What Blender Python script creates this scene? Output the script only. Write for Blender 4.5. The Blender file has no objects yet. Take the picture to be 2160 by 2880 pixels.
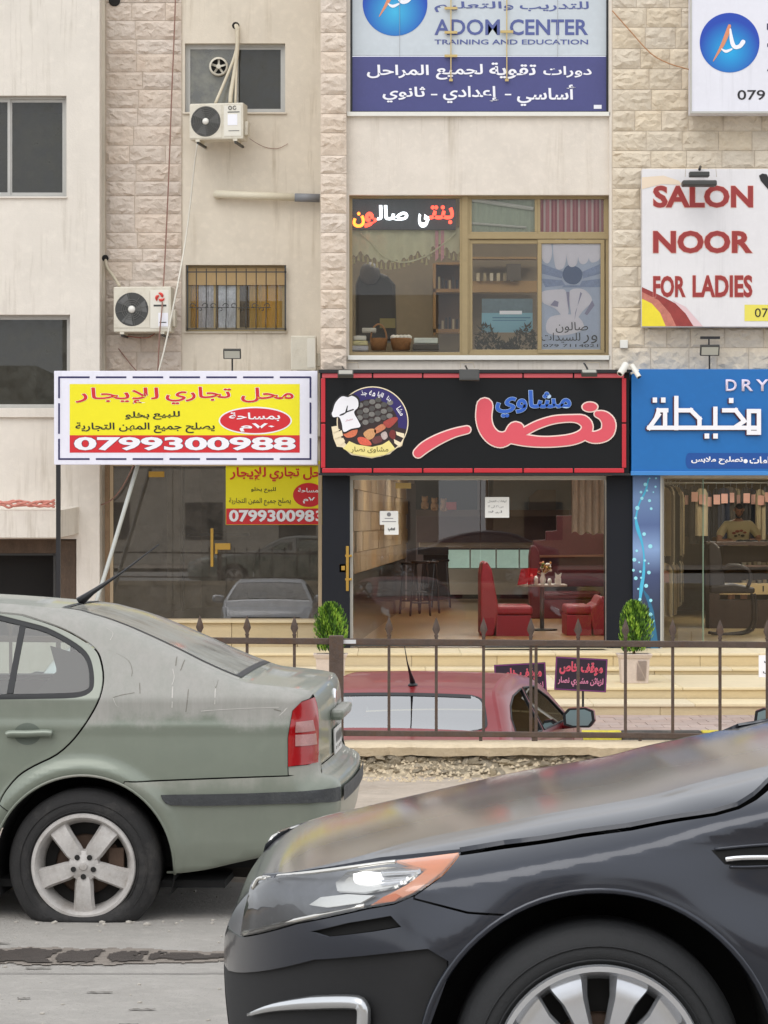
import bpy, bmesh, math, random
import numpy as np
from mathutils import Vector, Matrix
from mathutils.geometry import delaunay_2d_cdt
R = random.Random(7)
PI = math.pi
S = bpy.context.scene
COL = S.collection

# ---------------------------------------------------------------- camera
F = 8000.0; CX = 1080.0; HY = 1470.0; EYE = 1.64; CAMY = -20.0   # focal length in photo pixels; the facade stands at y = 20, 40 m from the camera
cam = bpy.data.cameras.new('camera'); co = bpy.data.objects.new('camera', cam); COL.objects.link(co)
co.location = (0, CAMY, EYE); co.rotation_euler = (PI/2, 0, 0)
cam.sensor_fit = 'VERTICAL'; cam.sensor_height = 24.0; cam.sensor_width = 18.0
cam.lens = F/2880*24; cam.shift_y = 30/2880
cam.clip_start = .05; cam.clip_end = 600
cam.dof.use_dof = False
S.camera = co
# ---------------------------------------------------------------- sky and sun
SUN_EL, SUN_AZ = math.radians(52), math.radians(205)
w = bpy.data.worlds.new('World'); S.world = w; w.use_nodes = True
nt = w.node_tree; nt.nodes.clear()
sk = nt.nodes.new('ShaderNodeTexSky'); sk.sky_type = 'NISHITA'; sk.sun_disc = False
sk.sun_elevation = SUN_EL; sk.sun_rotation = SUN_AZ; sk.air_density = 1.0; sk.dust_density = .6
hs = nt.nodes.new('ShaderNodeHueSaturation'); hs.inputs['Saturation'].default_value = .25
bg = nt.nodes.new('ShaderNodeBackground'); bg.inputs['Strength'].default_value = .15
ou = nt.nodes.new('ShaderNodeOutputWorld')
nt.links.new(sk.outputs[0], hs.inputs['Color']); cl = nt.nodes.new('ShaderNodeMix'); cl.data_type = 'RGBA'; cl.inputs[0].default_value = .8; cl.inputs[7].default_value = (5.6, 5.75, 6.0, 1)   # even cloud cover over the clear sky
nt.links.new(hs.outputs[0], cl.inputs[6]); nt.links.new(cl.outputs[2], bg.inputs[0]); nt.links.new(bg.outputs[0], ou.inputs[0])
sl = bpy.data.lights.new('sun', 'SUN'); sl.energy = .8; sl.angle = math.radians(45); sl.color = (1, .97, .93)
so = bpy.data.objects.new('sun', sl); COL.objects.link(so); so.location = (0, -5, 20)
# sun_rotation is measured clockwise from +Y; direction towards the sun:
sd = Vector((math.sin(SUN_AZ)*math.cos(SUN_EL), math.cos(SUN_AZ)*math.cos(SUN_EL), math.sin(SUN_EL)))
so.rotation_euler = sd.to_track_quat('Z', 'Y').to_euler()
S.view_settings.view_transform = 'Standard'; S.view_settings.look = 'None'
S.view_settings.exposure = 0.62; S.view_settings.gamma = 1; S.view_settings.use_curve_mapping = False
S.cycles.max_bounces = 8; S.cycles.transparent_max_bounces = 12

# ---------------------------------------------------------------- helpers
def X(px, D): return (px-CX)*(D-CAMY)/F
def Z(py, D): return EYE-(py-HY)*(D-CAMY)/F
# depth estimates were first made for a shorter lens (half the distance): near() builds with those, and push() then
# moves every thing built since, whole and unscaled, to its true distance
def near():
    global F, CAMY, _mark
    F, CAMY = 4000.0, 0.0; _mark = set(o.name for o in COL.objects)
def push(stretch=()):
    global F, CAMY
    F, CAMY = 8000.0, -20.0
    for o in list(COL.objects):
        if o.name in _mark or o.parent is not None: continue
        if o.name.split('.')[0] in stretch or (o.type == 'MESH' and o.get('kind') == 'structure'):
            for q in [o]+list(o.children):
                if q.type != 'MESH': continue
                n = len(q.data.vertices); a = np.zeros(n*3); q.data.vertices.foreach_get('co', a); a = a.reshape(-1, 3); a[:, 1] = 2*a[:, 1]-20; q.data.vertices.foreach_set('co', a.ravel()); q.data.update()
            continue
        if o.type == 'MESH':
            y0 = min(v.co.y for v in o.data.vertices)
        else: y0 = o.location.y
        o.location.y += y0-20

def tag(o, label=None, cat=None, group=None, kind=None):
    if label: o['label'] = label
    if cat: o['category'] = cat
    if group: o['group'] = group
    if kind: o['kind'] = kind
    return o
def thing(name, label, cat, loc=(0, 0, 0), group=None):
    o = bpy.data.objects.new(name, None); COL.objects.link(o); o.location = loc; o.empty_display_size = .1
    return tag(o, label, cat, group)
def put(name, me, mat=None, parent=None):
    """link a mesh (given in world coordinates) as one object; under a parent whose own offset is taken off"""
    o = bpy.data.objects.new(name, me); COL.objects.link(o)
    if mat and not me.materials: me.materials.append(mat)
    if parent is not None:
        o.parent = parent
        q = parent; off = Vector((0, 0, 0)); rot = False
        while q is not None: off += Vector(q.location); q = q.parent
        o.location = -off
    return o

def hx(r, g, b):
    f = lambda c: ((c/255+.055)/1.055)**2.4 if c > 10 else c/255/12.92
    return (f(r), f(g), f(b))

def M(name, col, rough=.6, metal=0, var=0.0, vs=4, bump=0, bs=60, coat=0, streak=0, dirt=None, rnd=0, emit=0, spec=.5, alpha=1, zs=1):
    m = bpy.data.materials.new(name); m.use_nodes = True; n = m.node_tree; b = n.nodes['Principled BSDF']
    b.inputs['Base Color'].default_value = (*col, 1); b.inputs['Roughness'].default_value = rough
    b.inputs['Metallic'].default_value = metal; b.inputs['Coat Weight'].default_value = coat; b.inputs['Coat Roughness'].default_value = .05
    b.inputs['Specular IOR Level'].default_value = spec
    if emit: b.inputs['Emission Color'].default_value = (*col, 1); b.inputs['Emission Strength'].default_value = emit
    L = n.links.new
    tc = n.nodes.new('ShaderNodeTexCoord'); mp = n.nodes.new('ShaderNodeMapping'); L(tc.outputs['Object'], mp.inputs[0])
    mp.inputs['Scale'].default_value = (1, 1, zs)
    cur = None
    def mix(fac_out, c2, a, c1=None, mode='MIX'):
        nonlocal cur
        mx = n.nodes.new('ShaderNodeMix'); mx.data_type = 'RGBA'; mx.blend_type = mode
        if cur is None: mx.inputs[6].default_value = (*col, 1)
        else: L(cur, mx.inputs[6])
        mx.inputs[7].default_value = (*c2, 1)
        L(fac_out, mx.inputs[0]); cur = mx.outputs[2]
    def ramp(src, lo, hi, amt=1):
        r = n.nodes.new('ShaderNodeMapRange'); L(src, r.inputs[0]); r.inputs[1].default_value = lo; r.inputs[2].default_value = hi
        r.inputs[3].default_value = 0; r.inputs[4].default_value = amt; return r.outputs[0]
    if var:
        t = n.nodes.new('ShaderNodeTexNoise'); L(mp.outputs[0], t.inputs[0]); t.inputs['Scale'].default_value = vs; t.inputs['Detail'].default_value = 8; t.inputs['Roughness'].default_value = .65
        mix(ramp(t.outputs[0], .35, .75), tuple(c*(1-var) for c in col), var)
        t2 = n.nodes.new('ShaderNodeTexNoise'); L(mp.outputs[0], t2.inputs[0]); t2.inputs['Scale'].default_value = vs*7; t2.inputs['Detail'].default_value = 5
        mix(ramp(t2.outputs[0], .5, .8, .6), tuple(min(1, c*(1+var*.8)) for c in col), var)
    if streak:
        m2 = n.nodes.new('ShaderNodeMapping'); L(tc.outputs['Object'], m2.inputs[0]); m2.inputs['Scale'].default_value = (9, 9, .55)
        t = n.nodes.new('ShaderNodeTexNoise'); L(m2.outputs[0], t.inputs[0]); t.inputs['Scale'].default_value = 1; t.inputs['Detail'].default_value = 6; t.inputs['Roughness'].default_value = .7
        t3 = n.nodes.new('ShaderNodeTexNoise'); L(tc.outputs['Object'], t3.inputs[0]); t3.inputs['Scale'].default_value = .7
        mu = n.nodes.new('ShaderNodeMath'); mu.operation = 'MULTIPLY'; L(ramp(t.outputs[0], .52, .72), mu.inputs[0]); L(ramp(t3.outputs[0], .42, .62, streak), mu.inputs[1])
        mix(mu.outputs[0], dirt or tuple(c*.55 for c in col), streak)
    elif dirt:
        t = n.nodes.new('ShaderNodeTexNoise'); L(tc.outputs['Object'], t.inputs[0]); t.inputs['Scale'].default_value = vs*.6; t.inputs['Detail'].default_value = 9; t.inputs['Roughness'].default_value = .75
        mix(ramp(t.outputs[0], .5, .7, .7), dirt, 1)
    if rnd:
        oi = n.nodes.new('ShaderNodeObjectInfo')
        h = n.nodes.new('ShaderNodeHueSaturation'); r = n.nodes.new('ShaderNodeMapRange'); L(oi.outputs['Random'], r.inputs[0]); r.inputs[3].default_value = 1-rnd; r.inputs[4].default_value = 1+rnd*.7
        L(r.outputs[0], h.inputs['Value'])
        if cur: L(cur, h.inputs['Color'])
        else: h.inputs['Color'].default_value = (*col, 1)
        r2 = n.nodes.new('ShaderNodeMapRange'); mm = n.nodes.new('ShaderNodeMath'); mm.operation = 'FRACT'; m3 = n.nodes.new('ShaderNodeMath'); m3.operation = 'MULTIPLY'; m3.inputs[1].default_value = 7.3
        L(oi.outputs['Random'], m3.inputs[0]); L(m3.outputs[0], mm.inputs[0]); L(mm.outputs[0], r2.inputs[0]); r2.inputs[3].default_value = .88; r2.inputs[4].default_value = 1.12
        L(r2.outputs[0], h.inputs['Saturation']); cur = h.outputs[0]
    if cur: L(cur, b.inputs['Base Color'])
    if bump:
        t = n.nodes.new('ShaderNodeTexNoise'); L(tc.outputs['Object'], t.inputs[0]); t.inputs['Scale'].default_value = bs; t.inputs['Detail'].default_value = 8; t.inputs['Roughness'].default_value = .7
        bp = n.nodes.new('ShaderNodeBump'); bp.inputs['Strength'].default_value = bump; bp.inputs['Distance'].default_value = .02
        L(t.outputs[0], bp.inputs['Height']); L(bp.outputs[0], b.inputs['Normal'])
    return m

def glass(name, tint=(.8, .85, .83), refl=.12, rough=.0, dust=0, opa=0.0, opcol=(.3, .3, .28)):
    """thin pane: see-through tinted + mirror by view angle (+ a film of dust; painted haze on the vacant shop)"""
    m = bpy.data.materials.new(name); m.use_nodes = True; n = m.node_tree; n.nodes.clear(); L = n.links.new
    o = n.nodes.new('ShaderNodeOutputMaterial'); tr = n.nodes.new('ShaderNodeBsdfTransparent'); tr.inputs[0].default_value = (*tint, 1)
    gl = n.nodes.new('ShaderNodeBsdfGlossy'); gl.inputs['Roughness'].default_value = rough; gl.inputs[0].default_value = (1, 1, 1, 1)
    lw = n.nodes.new('ShaderNodeFresnel'); lw.inputs['IOR'].default_value = 1.5
    ad = n.nodes.new('ShaderNodeMath'); ad.operation = 'ADD'; ad.use_clamp = True; L(lw.outputs[0], ad.inputs[0]); ad.inputs[1].default_value = refl
    mx = n.nodes.new('ShaderNodeMixShader'); L(ad.outputs[0], mx.inputs[0]); L(tr.outputs[0], mx.inputs[1]); L(gl.outputs[0], mx.inputs[2])
    out = mx.outputs[0]
    if opa:
        df = n.nodes.new('ShaderNodeBsdfDiffuse'); df.inputs[0].default_value = (*opcol, 1)
        tc = n.nodes.new('ShaderNodeTexCoord'); t = n.nodes.new('ShaderNodeTexNoise'); t.inputs['Scale'].default_value = 6; t.inputs['Detail'].default_value = 7; L(tc.outputs['Object'], t.inputs[0])
        r = n.nodes.new('ShaderNodeMapRange'); L(t.outputs[0], r.inputs[0]); r.inputs[1].default_value = .3; r.inputs[2].default_value = .7; r.inputs[3].default_value = opa*.5; r.inputs[4].default_value = min(1, opa*1.5)
        m2 = n.nodes.new('ShaderNodeMixShader'); L(r.outputs[0], m2.inputs[0]); L(out, m2.inputs[1]); L(df.outputs[0], m2.inputs[2]); out = m2.outputs[0]
    L(out, o.inputs[0]); return m

class MB:
    def __init__(s): s.v = []; s.f = []; s.m = []; s.cur = 0
    def add(s, vs, fs):
        k = len(s.v); s.v += [tuple(p) for p in vs]
        for f in fs: s.f.append([i+k for i in f]); s.m.append(s.cur)
        return s
    def box(s, x0, x1, y0, y1, z0, z1):
        v = [(x, y, z) for x in (x0, x1) for y in (y0, y1) for z in (z0, z1)]
        return s.add(v, [(0, 1, 3, 2), (4, 6, 7, 5), (0, 4, 5, 1), (2, 3, 7, 6), (0, 2, 6, 4), (1, 5, 7, 3)])
    def obox(s, c, ax, ay, az):
        c, ax, ay, az = map(Vector, (c, ax, ay, az))
        v = [c+ax*i+ay*j+az*k for i in (-1, 1) for j in (-1, 1) for k in (-1, 1)]
        return s.add(v, [(0, 1, 3, 2), (4, 6, 7, 5), (0, 4, 5, 1), (2, 3, 7, 6), (0, 2, 6, 4), (1, 5, 7, 3)])
    def quad(s, a, b, c, d): return s.add([a, b, c, d], [(0, 1, 2, 3)])
    def prism(s, poly, y0, y1):
        n = len(poly); v = [(x, y0, z) for x, z in poly]+[(x, y1, z) for x, z in poly]
        return s.add(v, [list(range(n)), list(range(2*n-1, n-1, -1))]+[(i, i+n, (i+1) % n+n, (i+1) % n) for i in range(n)])
    def vprism(s, poly, z0, z1):
        n = len(poly); v = [(x, y, z0) for x, y in poly]+[(x, y, z1) for x, y in poly]
        return s.add(v, [list(range(n-1, -1, -1)), list(range(n, 2*n))]+[(i, (i+1) % n, (i+1) % n+n, i+n) for i in range(n)])
    def tube(s, pts, r, n=8, cap=True, close=False):
        P = [Vector(p) for p in pts]; rr = r if isinstance(r, (list, tuple)) else [r]*len(P)
        k0 = len(s.v); up = None
        for i, p in enumerate(P):
            if close: t = P[(i+1) % len(P)]-P[i-1]
            else: t = (P[min(i+1, len(P)-1)]-P[max(i-1, 0)])
            t = t.normalized() if t.length > 1e-9 else Vector((0, 0, 1))
            if up is None: up = Vector((0, 0, 1)) if abs(t.z) < .9 else Vector((0, 1, 0))
            a = t.cross(up).normalized(); b = a.cross(t).normalized(); up = b
            for j in range(n):
                q = 2*PI*j/n; s.v.append(tuple(p+(a*math.cos(q)+b*math.sin(q))*rr[i]))
        m = len(P)
        for i in range(m if close else m-1):
            for j in range(n):
                s.f.append([k0+i*n+j, k0+i*n+(j+1) % n, k0+((i+1) % m)*n+(j+1) % n, k0+((i+1) % m)*n+j]); s.m.append(s.cur)
        if cap and not close:
            s.f.append([k0+j for j in range(n-1, -1, -1)]); s.m.append(s.cur)
            s.f.append([k0+(m-1)*n+j for j in range(n)]); s.m.append(s.cur)
        return s
    def cyl(s, p0, p1, r, n=16, r1=None): return s.tube([p0, p1], [r, r if r1 is None else r1], n)
    def lathe(s, prof, c=(0, 0, 0), axis='z', n=24, a0=0, a1=2*PI):
        full = abs(a1-a0-2*PI) < 1e-6; m = n if full else n+1; k0 = len(s.v)
        for i in range(m):
            a = a0+(a1-a0)*i/n
            for (r, h) in prof:
                p = (r*math.cos(a), r*math.sin(a), h) if axis == 'z' else (r*math.cos(a), h, r*math.sin(a))
                s.v.append((c[0]+p[0], c[1]+p[1], c[2]+p[2]))
        q = len(prof)
        for i in range(n):
            for j in range(q-1):
                i2 = (i+1) % m; f = [k0+i*q+j, k0+i2*q+j, k0+i2*q+j+1, k0+i*q+j+1]
                s.f.append(f if axis == 'z' else f[::-1]); s.m.append(s.cur)
        return s
    def ball(s, c, rx, ry=None, rz=None, n=12, m=8):
        ry = ry or rx; rz = rz or rx; k0 = len(s.v)
        for i in range(m+1):
            t = PI*i/m
            for j in range(n):
                a = 2*PI*j/n; s.v.append((c[0]+rx*math.sin(t)*math.cos(a), c[1]+ry*math.sin(t)*math.sin(a), c[2]+rz*math.cos(t)))
        for i in range(m):
            for j in range(n): s.f.append([k0+i*n+j, k0+(i+1)*n+j, k0+(i+1)*n+(j+1) % n, k0+i*n+(j+1) % n]); s.m.append(s.cur)
        return s
    def mesh(s, name, smooth=False):
        me = bpy.data.meshes.new(name); me.from_pydata(s.v, [], s.f)
        if any(s.m): me.polygons.foreach_set('material_index', s.m)
        if smooth: me.polygons.foreach_set('use_smooth', [True]*len(me.polygons))
        me.update(); return me
    def build(s, name, mat=None, parent=None, smooth=False, bevel=0, auto=None):
        me = s.mesh(name, smooth)
        for mm in (mat if isinstance(mat, (list, tuple)) else [mat]): me.materials.append(mm)
        if auto: me.polygons.foreach_set('use_smooth', [True]*len(me.polygons)); me.set_sharp_from_angle(angle=math.radians(auto))
        o = put(name, me, None, parent)
        if bevel:
            b = o.modifiers.new('b', 'BEVEL'); b.width = bevel; b.segments = 2; b.limit_method = 'ANGLE'; b.angle_limit = math.radians(40)
        return o

def inside(poly, pts):
    P = np.asarray(poly, float); q = np.asarray(pts, float); x, y = q[:, 0], q[:, 1]; c = np.zeros(len(q), bool)
    for i in range(len(P)):
        x0, y0 = P[i-1]; x1, y1 = P[i]
        if y0 == y1: continue
        t = ((y0 > y) != (y1 > y)) & (x < (x1-x0)*(y-y0)/(y1-y0)+x0); c ^= t
    return c
def cdt(polys, holes=(), extra=None):
    vs = []; es = []
    for p in list(polys)+list(holes):
        k = len(vs); vs += [Vector((float(a), float(b))) for a, b in p]; es += [(k+i, k+(i+1) % len(p)) for i in range(len(p))]
    if extra is not None: vs += [Vector((float(a), float(b))) for a, b in extra]
    v, e, f, *_ = delaunay_2d_cdt(vs, es, [], 0, 1e-5)
    v = np.array([tuple(a) for a in v]); f = np.array([t for t in f if len(t) == 3])
    if len(f) == 0: return v, f
    c = v[f].mean(axis=1); ok = np.zeros(len(f), bool)
    for p in polys: ok |= inside(p, c)
    for p in holes: ok &= ~inside(p, c)
    return v, f[ok]
def flat(name, polys, mat, D, parent=None, holes=()):
    """flat print: union of polygons traced in photograph pixels, laid as one sheet at its wall's distance"""
    P = [[(X(a, D), Z(b, D)) for a, b in p] for p in polys]; H = [[(X(a, D), Z(b, D)) for a, b in p] for p in holes]
    v, f = cdt(P, H); me = bpy.data.meshes.new(name)
    fl = []
    for t in f:
        a, b, c = v[t[0]], v[t[1]], v[t[2]]
        s = (b[0]-a[0])*(c[1]-a[1])-(b[1]-a[1])*(c[0]-a[0]); fl.append(tuple(int(i) for i in (t if s > 0 else t[::-1])))
    me.from_pydata([(a, D, b) for a, b in v], [], fl); me.materials.append(mat)
    return put(name, me, None, parent)
def ell(cx, cy, rx, ry, n=28, a0=0, a1=2*PI):
    return [(cx+rx*math.cos(a0+(a1-a0)*i/n), cy+ry*math.sin(a0+(a1-a0)*i/n)) for i in range(n+(0 if abs(a1-a0-2*PI) < 1e-6 else 1))]
def spl(pts, k=6, closed=False):
    P = np.array(pts, float); n = len(P); out = []
    for i in range(n if closed else n-1):
        g = (lambda j: P[j % n]) if closed else (lambda j: P[min(max(j, 0), n-1)])
        a, b, c, d = g(i-1), g(i), g(i+1), g(i+2)
        for t in np.arange(k)/k:
            out.append(tuple(.5*((2*b)+(-a+c)*t+(2*a-5*b+4*c-d)*t*t+(-a+3*b-3*c+d)*t**3)))
    if not closed: out.append(tuple(P[-1]))
    return out
def brush(pts, k=5, grow=0, sm=True):
    """variable-width stroke (x, y, r) -> list of polygons"""
    P = spl(pts, k) if sm else pts; out = []
    for i, (x, y, r) in enumerate(P):
        r += grow; out.append(ell(x, y, r, r, 12))
        if i:
            x0, y0, r0 = P[i-1]; r0 += grow; dx, dy = x-x0, y-y0; l = math.hypot(dx, dy) or 1; nx, ny = -dy/l, dx/l
            out.append([(x0+nx*r0, y0+ny*r0), (x+nx*r, y+ny*r), (x-nx*r, y-ny*r), (x0-nx*r0, y0-ny*r0)])
    return out
def bar(pts, w, grow=0):
    """square-ended stroke of constant width"""
    out = []
    for i in range(len(pts)-1):
        (x0, y0), (x1, y1) = pts[i], pts[i+1]; dx, dy = x1-x0, y1-y0; l = math.hypot(dx, dy) or 1; ux, uy = dx/l, dy/l; h = w/2+grow
        e = h if True else 0
        out.append([(x0-ux*e-uy*h, y0-uy*e+ux*h), (x1+ux*e-uy*h, y1+uy*e+ux*h), (x1+ux*e+uy*h, y1+uy*e-ux*h), (x0-ux*e+uy*h, y0-uy*e-ux*h)])
    return out

# ---- lettering; Arabic is shaped here into its joined forms
_F = {}
for ch, code, n in [('ا', 0xFE8D, 2), ('ب', 0xFE8F, 4), ('ة', 0xFE93, 2), ('ت', 0xFE95, 4), ('ث', 0xFE99, 4), ('ج', 0xFE9D, 4), ('ح', 0xFEA1, 4), ('خ', 0xFEA5, 4), ('د', 0xFEA9, 2), ('ذ', 0xFEAB, 2), ('ر', 0xFEAD, 2), ('ز', 0xFEAF, 2), ('س', 0xFEB1, 4), ('ش', 0xFEB5, 4), ('ص', 0xFEB9, 4), ('ض', 0xFEBD, 4), ('ط', 0xFEC1, 4), ('ع', 0xFEC9, 4), ('ف', 0xFED1, 4), ('ق', 0xFED5, 4), ('ك', 0xFED9, 4), ('ل', 0xFEDD, 4), ('م', 0xFEE1, 4), ('ن', 0xFEE5, 4), ('ه', 0xFEE9, 4), ('و', 0xFEED, 2), ('ى', 0xFEEF, 2), ('ي', 0xFEF1, 4), ('أ', 0xFE83, 2), ('إ', 0xFE87, 2), ('ئ', 0xFE89, 4)]: _F[ch] = (code, n)
_LA = {'ا': 0xFEFB, 'أ': 0xFEF7, 'إ': 0xFEF9}
def shape(t):
    out = []; i = 0; prev = False
    while i < len(t):
        c = t[i]
        if c not in _F: out.append(c); prev = False; i += 1; continue
        if c == 'ل' and i+1 < len(t) and t[i+1] in _LA:
            out.append(chr(_LA[t[i+1]]+(1 if prev else 0))); prev = False; i += 2; continue
        code, n = _F[c]; nxt = i+1 < len(t) and t[i+1] in _F and n == 4
        k = (3 if nxt else 1) if prev else (2 if nxt else 0)
        out.append(chr(code+k)); prev = nxt; i += 1
    return ''.join(reversed(out))
def text_mesh(body, bold=0, arabic=False, shear=0):
    cu = bpy.data.curves.new('t', 'FONT'); cu.body = shape(body) if arabic else body; cu.size = 1; cu.offset = bold; cu.resolution_u = 3; cu.shear = shear
    o = bpy.data.objects.new('t', cu); COL.objects.link(o); bpy.context.view_layer.update()
    me = bpy.data.meshes.new_from_object(o.evaluated_get(bpy.context.evaluated_depsgraph_get())); bpy.data.objects.remove(o); bpy.data.curves.remove(cu)
    return me
def text(name, body, x0, y0, x1, y1, D, mat, parent=None, bold=.01, arabic=False, depth=0, halo=None, hw=.03, shear=0, tilt=0, ref=None):
    """lettering fitted into the pixel box x0..x1 / y0..y1 on the plane at distance D"""
    def fit(b, d, m, box=None):
        me = text_mesh(body, b, arabic, shear); n = len(me.vertices); a = np.zeros(n*3); me.vertices.foreach_get('co', a); a = a.reshape(-1, 3)
        if n == 0: return None, None
        lo, hi = a.min(0), a.max(0)
        if box is None: box = (lo, hi)
        lo, hi = box; sx = (X(x1, D)-X(x0, D))/(hi[0]-lo[0]); sz = (Z(y0, D)-Z(y1, D))/(hi[1]-lo[1])
        o = np.zeros_like(a); o[:, 1] = d; o[:, 0] = X(x0, D)+(a[:, 0]-lo[0])*sx; o[:, 2] = Z(y1, D)+(a[:, 1]-lo[1])*sz
        if tilt:
            c, s = math.cos(tilt), math.sin(tilt); mx, mz = (X(x0, D)+X(x1, D))/2, (Z(y0, D)+Z(y1, D))/2; dx, dz = o[:, 0]-mx, o[:, 2]-mz
            o[:, 0] = mx+dx*c-dz*s; o[:, 2] = mz+dx*s+dz*c
        # neighbouring joined letters overlap a little: set each island on its own hair-thin level
        par_ = list(range(n))
        def find(q):
            while par_[q] != q: par_[q] = par_[par_[q]]; q = par_[q]
            return q
        for ed in me.edges: par_[find(ed.vertices[0])] = find(ed.vertices[1])
        roots = {}
        for q in range(n): roots.setdefault(find(q), len(roots)); o[q, 1] -= (roots[find(q)] % 4)*.0007
        me.vertices.foreach_set('co', o.ravel()); me.materials.clear(); me.materials.append(m)
        if depth and m is mat:
            bm = bmesh.new(); bm.from_mesh(me); r = bmesh.ops.extrude_face_region(bm, geom=bm.faces[:]); bmesh.ops.translate(bm, vec=(0, -depth, 0), verts=[v for v in r['geom'] if isinstance(v, bmesh.types.BMVert)]); bm.to_mesh(me); bm.free()
        me.update(); return me, box
    me, box = fit(bold, D, mat)
    if me is None: return None
    if halo:
        h, _ = fit(bold+hw, D+.003, halo, box); put('lettering_outline', h, None, parent)
    return put(name, me, None, parent)
def struct(o): return tag(o, kind='structure')
# ================================================================ materials
m_plA = M('plaster_cream', hx(222, 215, 204), .9, var=.10, vs=1.2, bump=.25, bs=45, streak=.5, dirt=hx(150, 138, 118))
m_plC = M('plaster_tan', hx(219, 209, 192), .9, var=.12, vs=1.5, bump=.25, bs=45, streak=.7, dirt=hx(158, 142, 116))
m_plE = M('plaster_bay', hx(221, 212, 200), .9, var=.12, vs=2, bump=.25, bs=55, streak=.55, dirt=hx(160, 145, 122))
m_st1 = M('stone_pinkish', hx(216, 202, 188), .9, var=.08, vs=6, bump=.9, bs=26, rnd=.06, dirt=hx(204, 186, 170))
m_st2 = M('stone_pale', hx(219, 204, 188), .9, var=.16, vs=7, bump=.9, bs=25, rnd=.05)
m_st3 = M('stone_yellowish', hx(218, 205, 184), .9, var=.12, vs=6, bump=.9, bs=26, rnd=.06, dirt=hx(208, 192, 168))
m_mort = M('mortar', hx(200, 186, 168), .95, var=.2, vs=8, bump=.4, bs=60)
m_road = M('asphalt_dusty', hx(180, 175, 168), .93, var=.22, vs=2.2, bump=1, bs=38, dirt=hx(160, 154, 147))
m_sand = M('sandy_ground', hx(186, 172, 156), .95, var=.25, vs=3, bump=.8, bs=40, dirt=hx(160, 142, 122))
m_conc = M('concrete_cream', hx(214, 196, 166), .9, var=.2, vs=5, bump=.5, bs=40, dirt=hx(180, 158, 124))
m_rub = M('broken_rubble', hx(214, 198, 170), .95, var=.25, vs=9, bump=1, bs=30, rnd=.2, dirt=hx(176, 150, 120))
m_step = M('step_limestone', hx(206, 186, 146), .7, var=.14, vs=3, bump=.2, bs=30, zs=6, rnd=.05)
m_stepn = M('step_nosing', hx(220, 204, 170), .6, var=.1, vs=4, rnd=.04)
m_pave = M('pink_paving', hx(178, 158, 148), .9, var=.2, vs=5, bump=.3, rnd=.12)
m_blk = M('black_satin', (.012, .012, .014), .45)
m_dark = M('dark_void', (.015, .014, .013), .9)
m_alu = M('aluminium_frame', hx(186, 184, 178), .45, .3, var=.1, vs=10)
m_brz = M('bronze_frame', hx(160, 142, 106), .45, .35, var=.12, vs=8)
m_wht = M('white_paint', hx(226, 224, 216), .5, var=.06, vs=8)
m_acw = M('ac_casing', hx(214, 208, 192), .5, var=.12, vs=6, dirt=hx(180, 168, 146))
m_gdark = M('grille_dark', hx(62, 62, 60), .5)
m_steel = M('rusty_painted_steel', hx(92, 78, 70), .6, .3, var=.35, vs=14, bump=.3, bs=80, dirt=hx(96, 66, 38))
m_gl_room = glass('room_glass', (.40, .41, .39), .02, opa=.42, opcol=hx(88, 88, 82))
m_gl_shop = glass('shop_glass', (.86, .88, .86), .03)
m_gl_vac = glass('vacant_glass', (.84, .82, .78), .10, opa=.20, opcol=hx(132, 126, 118))  # diffuse film paints a pale haze over these panes
m_gl_dirty = glass('dirty_glass', (.5, .52, .5), .06, opa=.5, opcol=hx(150, 150, 140))

def wall_holes(name, rect, D, th, holes, mat, parent, kids=None):
    """wall slab (pixel rect) with rectangular openings"""
    x0, y0, x1, y1 = rect; xs = sorted({x0, x1, *[h[0] for h in holes], *[h[2] for h in holes]}); ys = sorted({y0, y1, *[h[1] for h in holes], *[h[3] for h in holes]})
    xs = [x for x in xs if x0 <= x <= x1]; ys = [y for y in ys if y0 <= y <= y1]
    bm = bmesh.new(); VV = {}
    def vtx(a, b, k):
        if (a, b, k) not in VV: VV[(a, b, k)] = bm.verts.new((X(a, D), D+k*th, Z(b, D)))
        return VV[(a, b, k)]
    solid = lambda a, b: not any(h[0] <= a < h[2] and h[1] <= b < h[3] for h in holes)
    for i in range(len(xs)-1):
        for j in range(len(ys)-1):
            if not solid(xs[i], ys[j]): continue
            a, b, c, d = xs[i], xs[i+1], ys[j], ys[j+1]
            bm.faces.new([vtx(a, d, 0), vtx(b, d, 0), vtx(b, c, 0), vtx(a, c, 0)])
            bm.faces.new([vtx(a, c, 1), vtx(b, c, 1), vtx(b, d, 1), vtx(a, d, 1)])
            if i == 0 or not solid(xs[i-1], ys[j]): bm.faces.new([vtx(a, c, 0), vtx(a, c, 1), vtx(a, d, 1), vtx(a, d, 0)])
            if i == len(xs)-2 or not solid(xs[i+1], ys[j]): bm.faces.new([vtx(b, d, 0), vtx(b, d, 1), vtx(b, c, 1), vtx(b, c, 0)])
            if j == 0 or not solid(xs[i], ys[j-1]): bm.faces.new([vtx(b, c, 0), vtx(b, c, 1), vtx(a, c, 1), vtx(a, c, 0)])
            if j == len(ys)-2 or not solid(xs[i], ys[j+1]): bm.faces.new([vtx(a, d, 0), vtx(a, d, 1), vtx(b, d, 1), vtx(b, d, 0)])
    me = bpy.data.meshes.new(name); bm.to_mesh(me); bm.free(); me.materials.append(mat); return put(name, me, None, parent)

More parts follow.
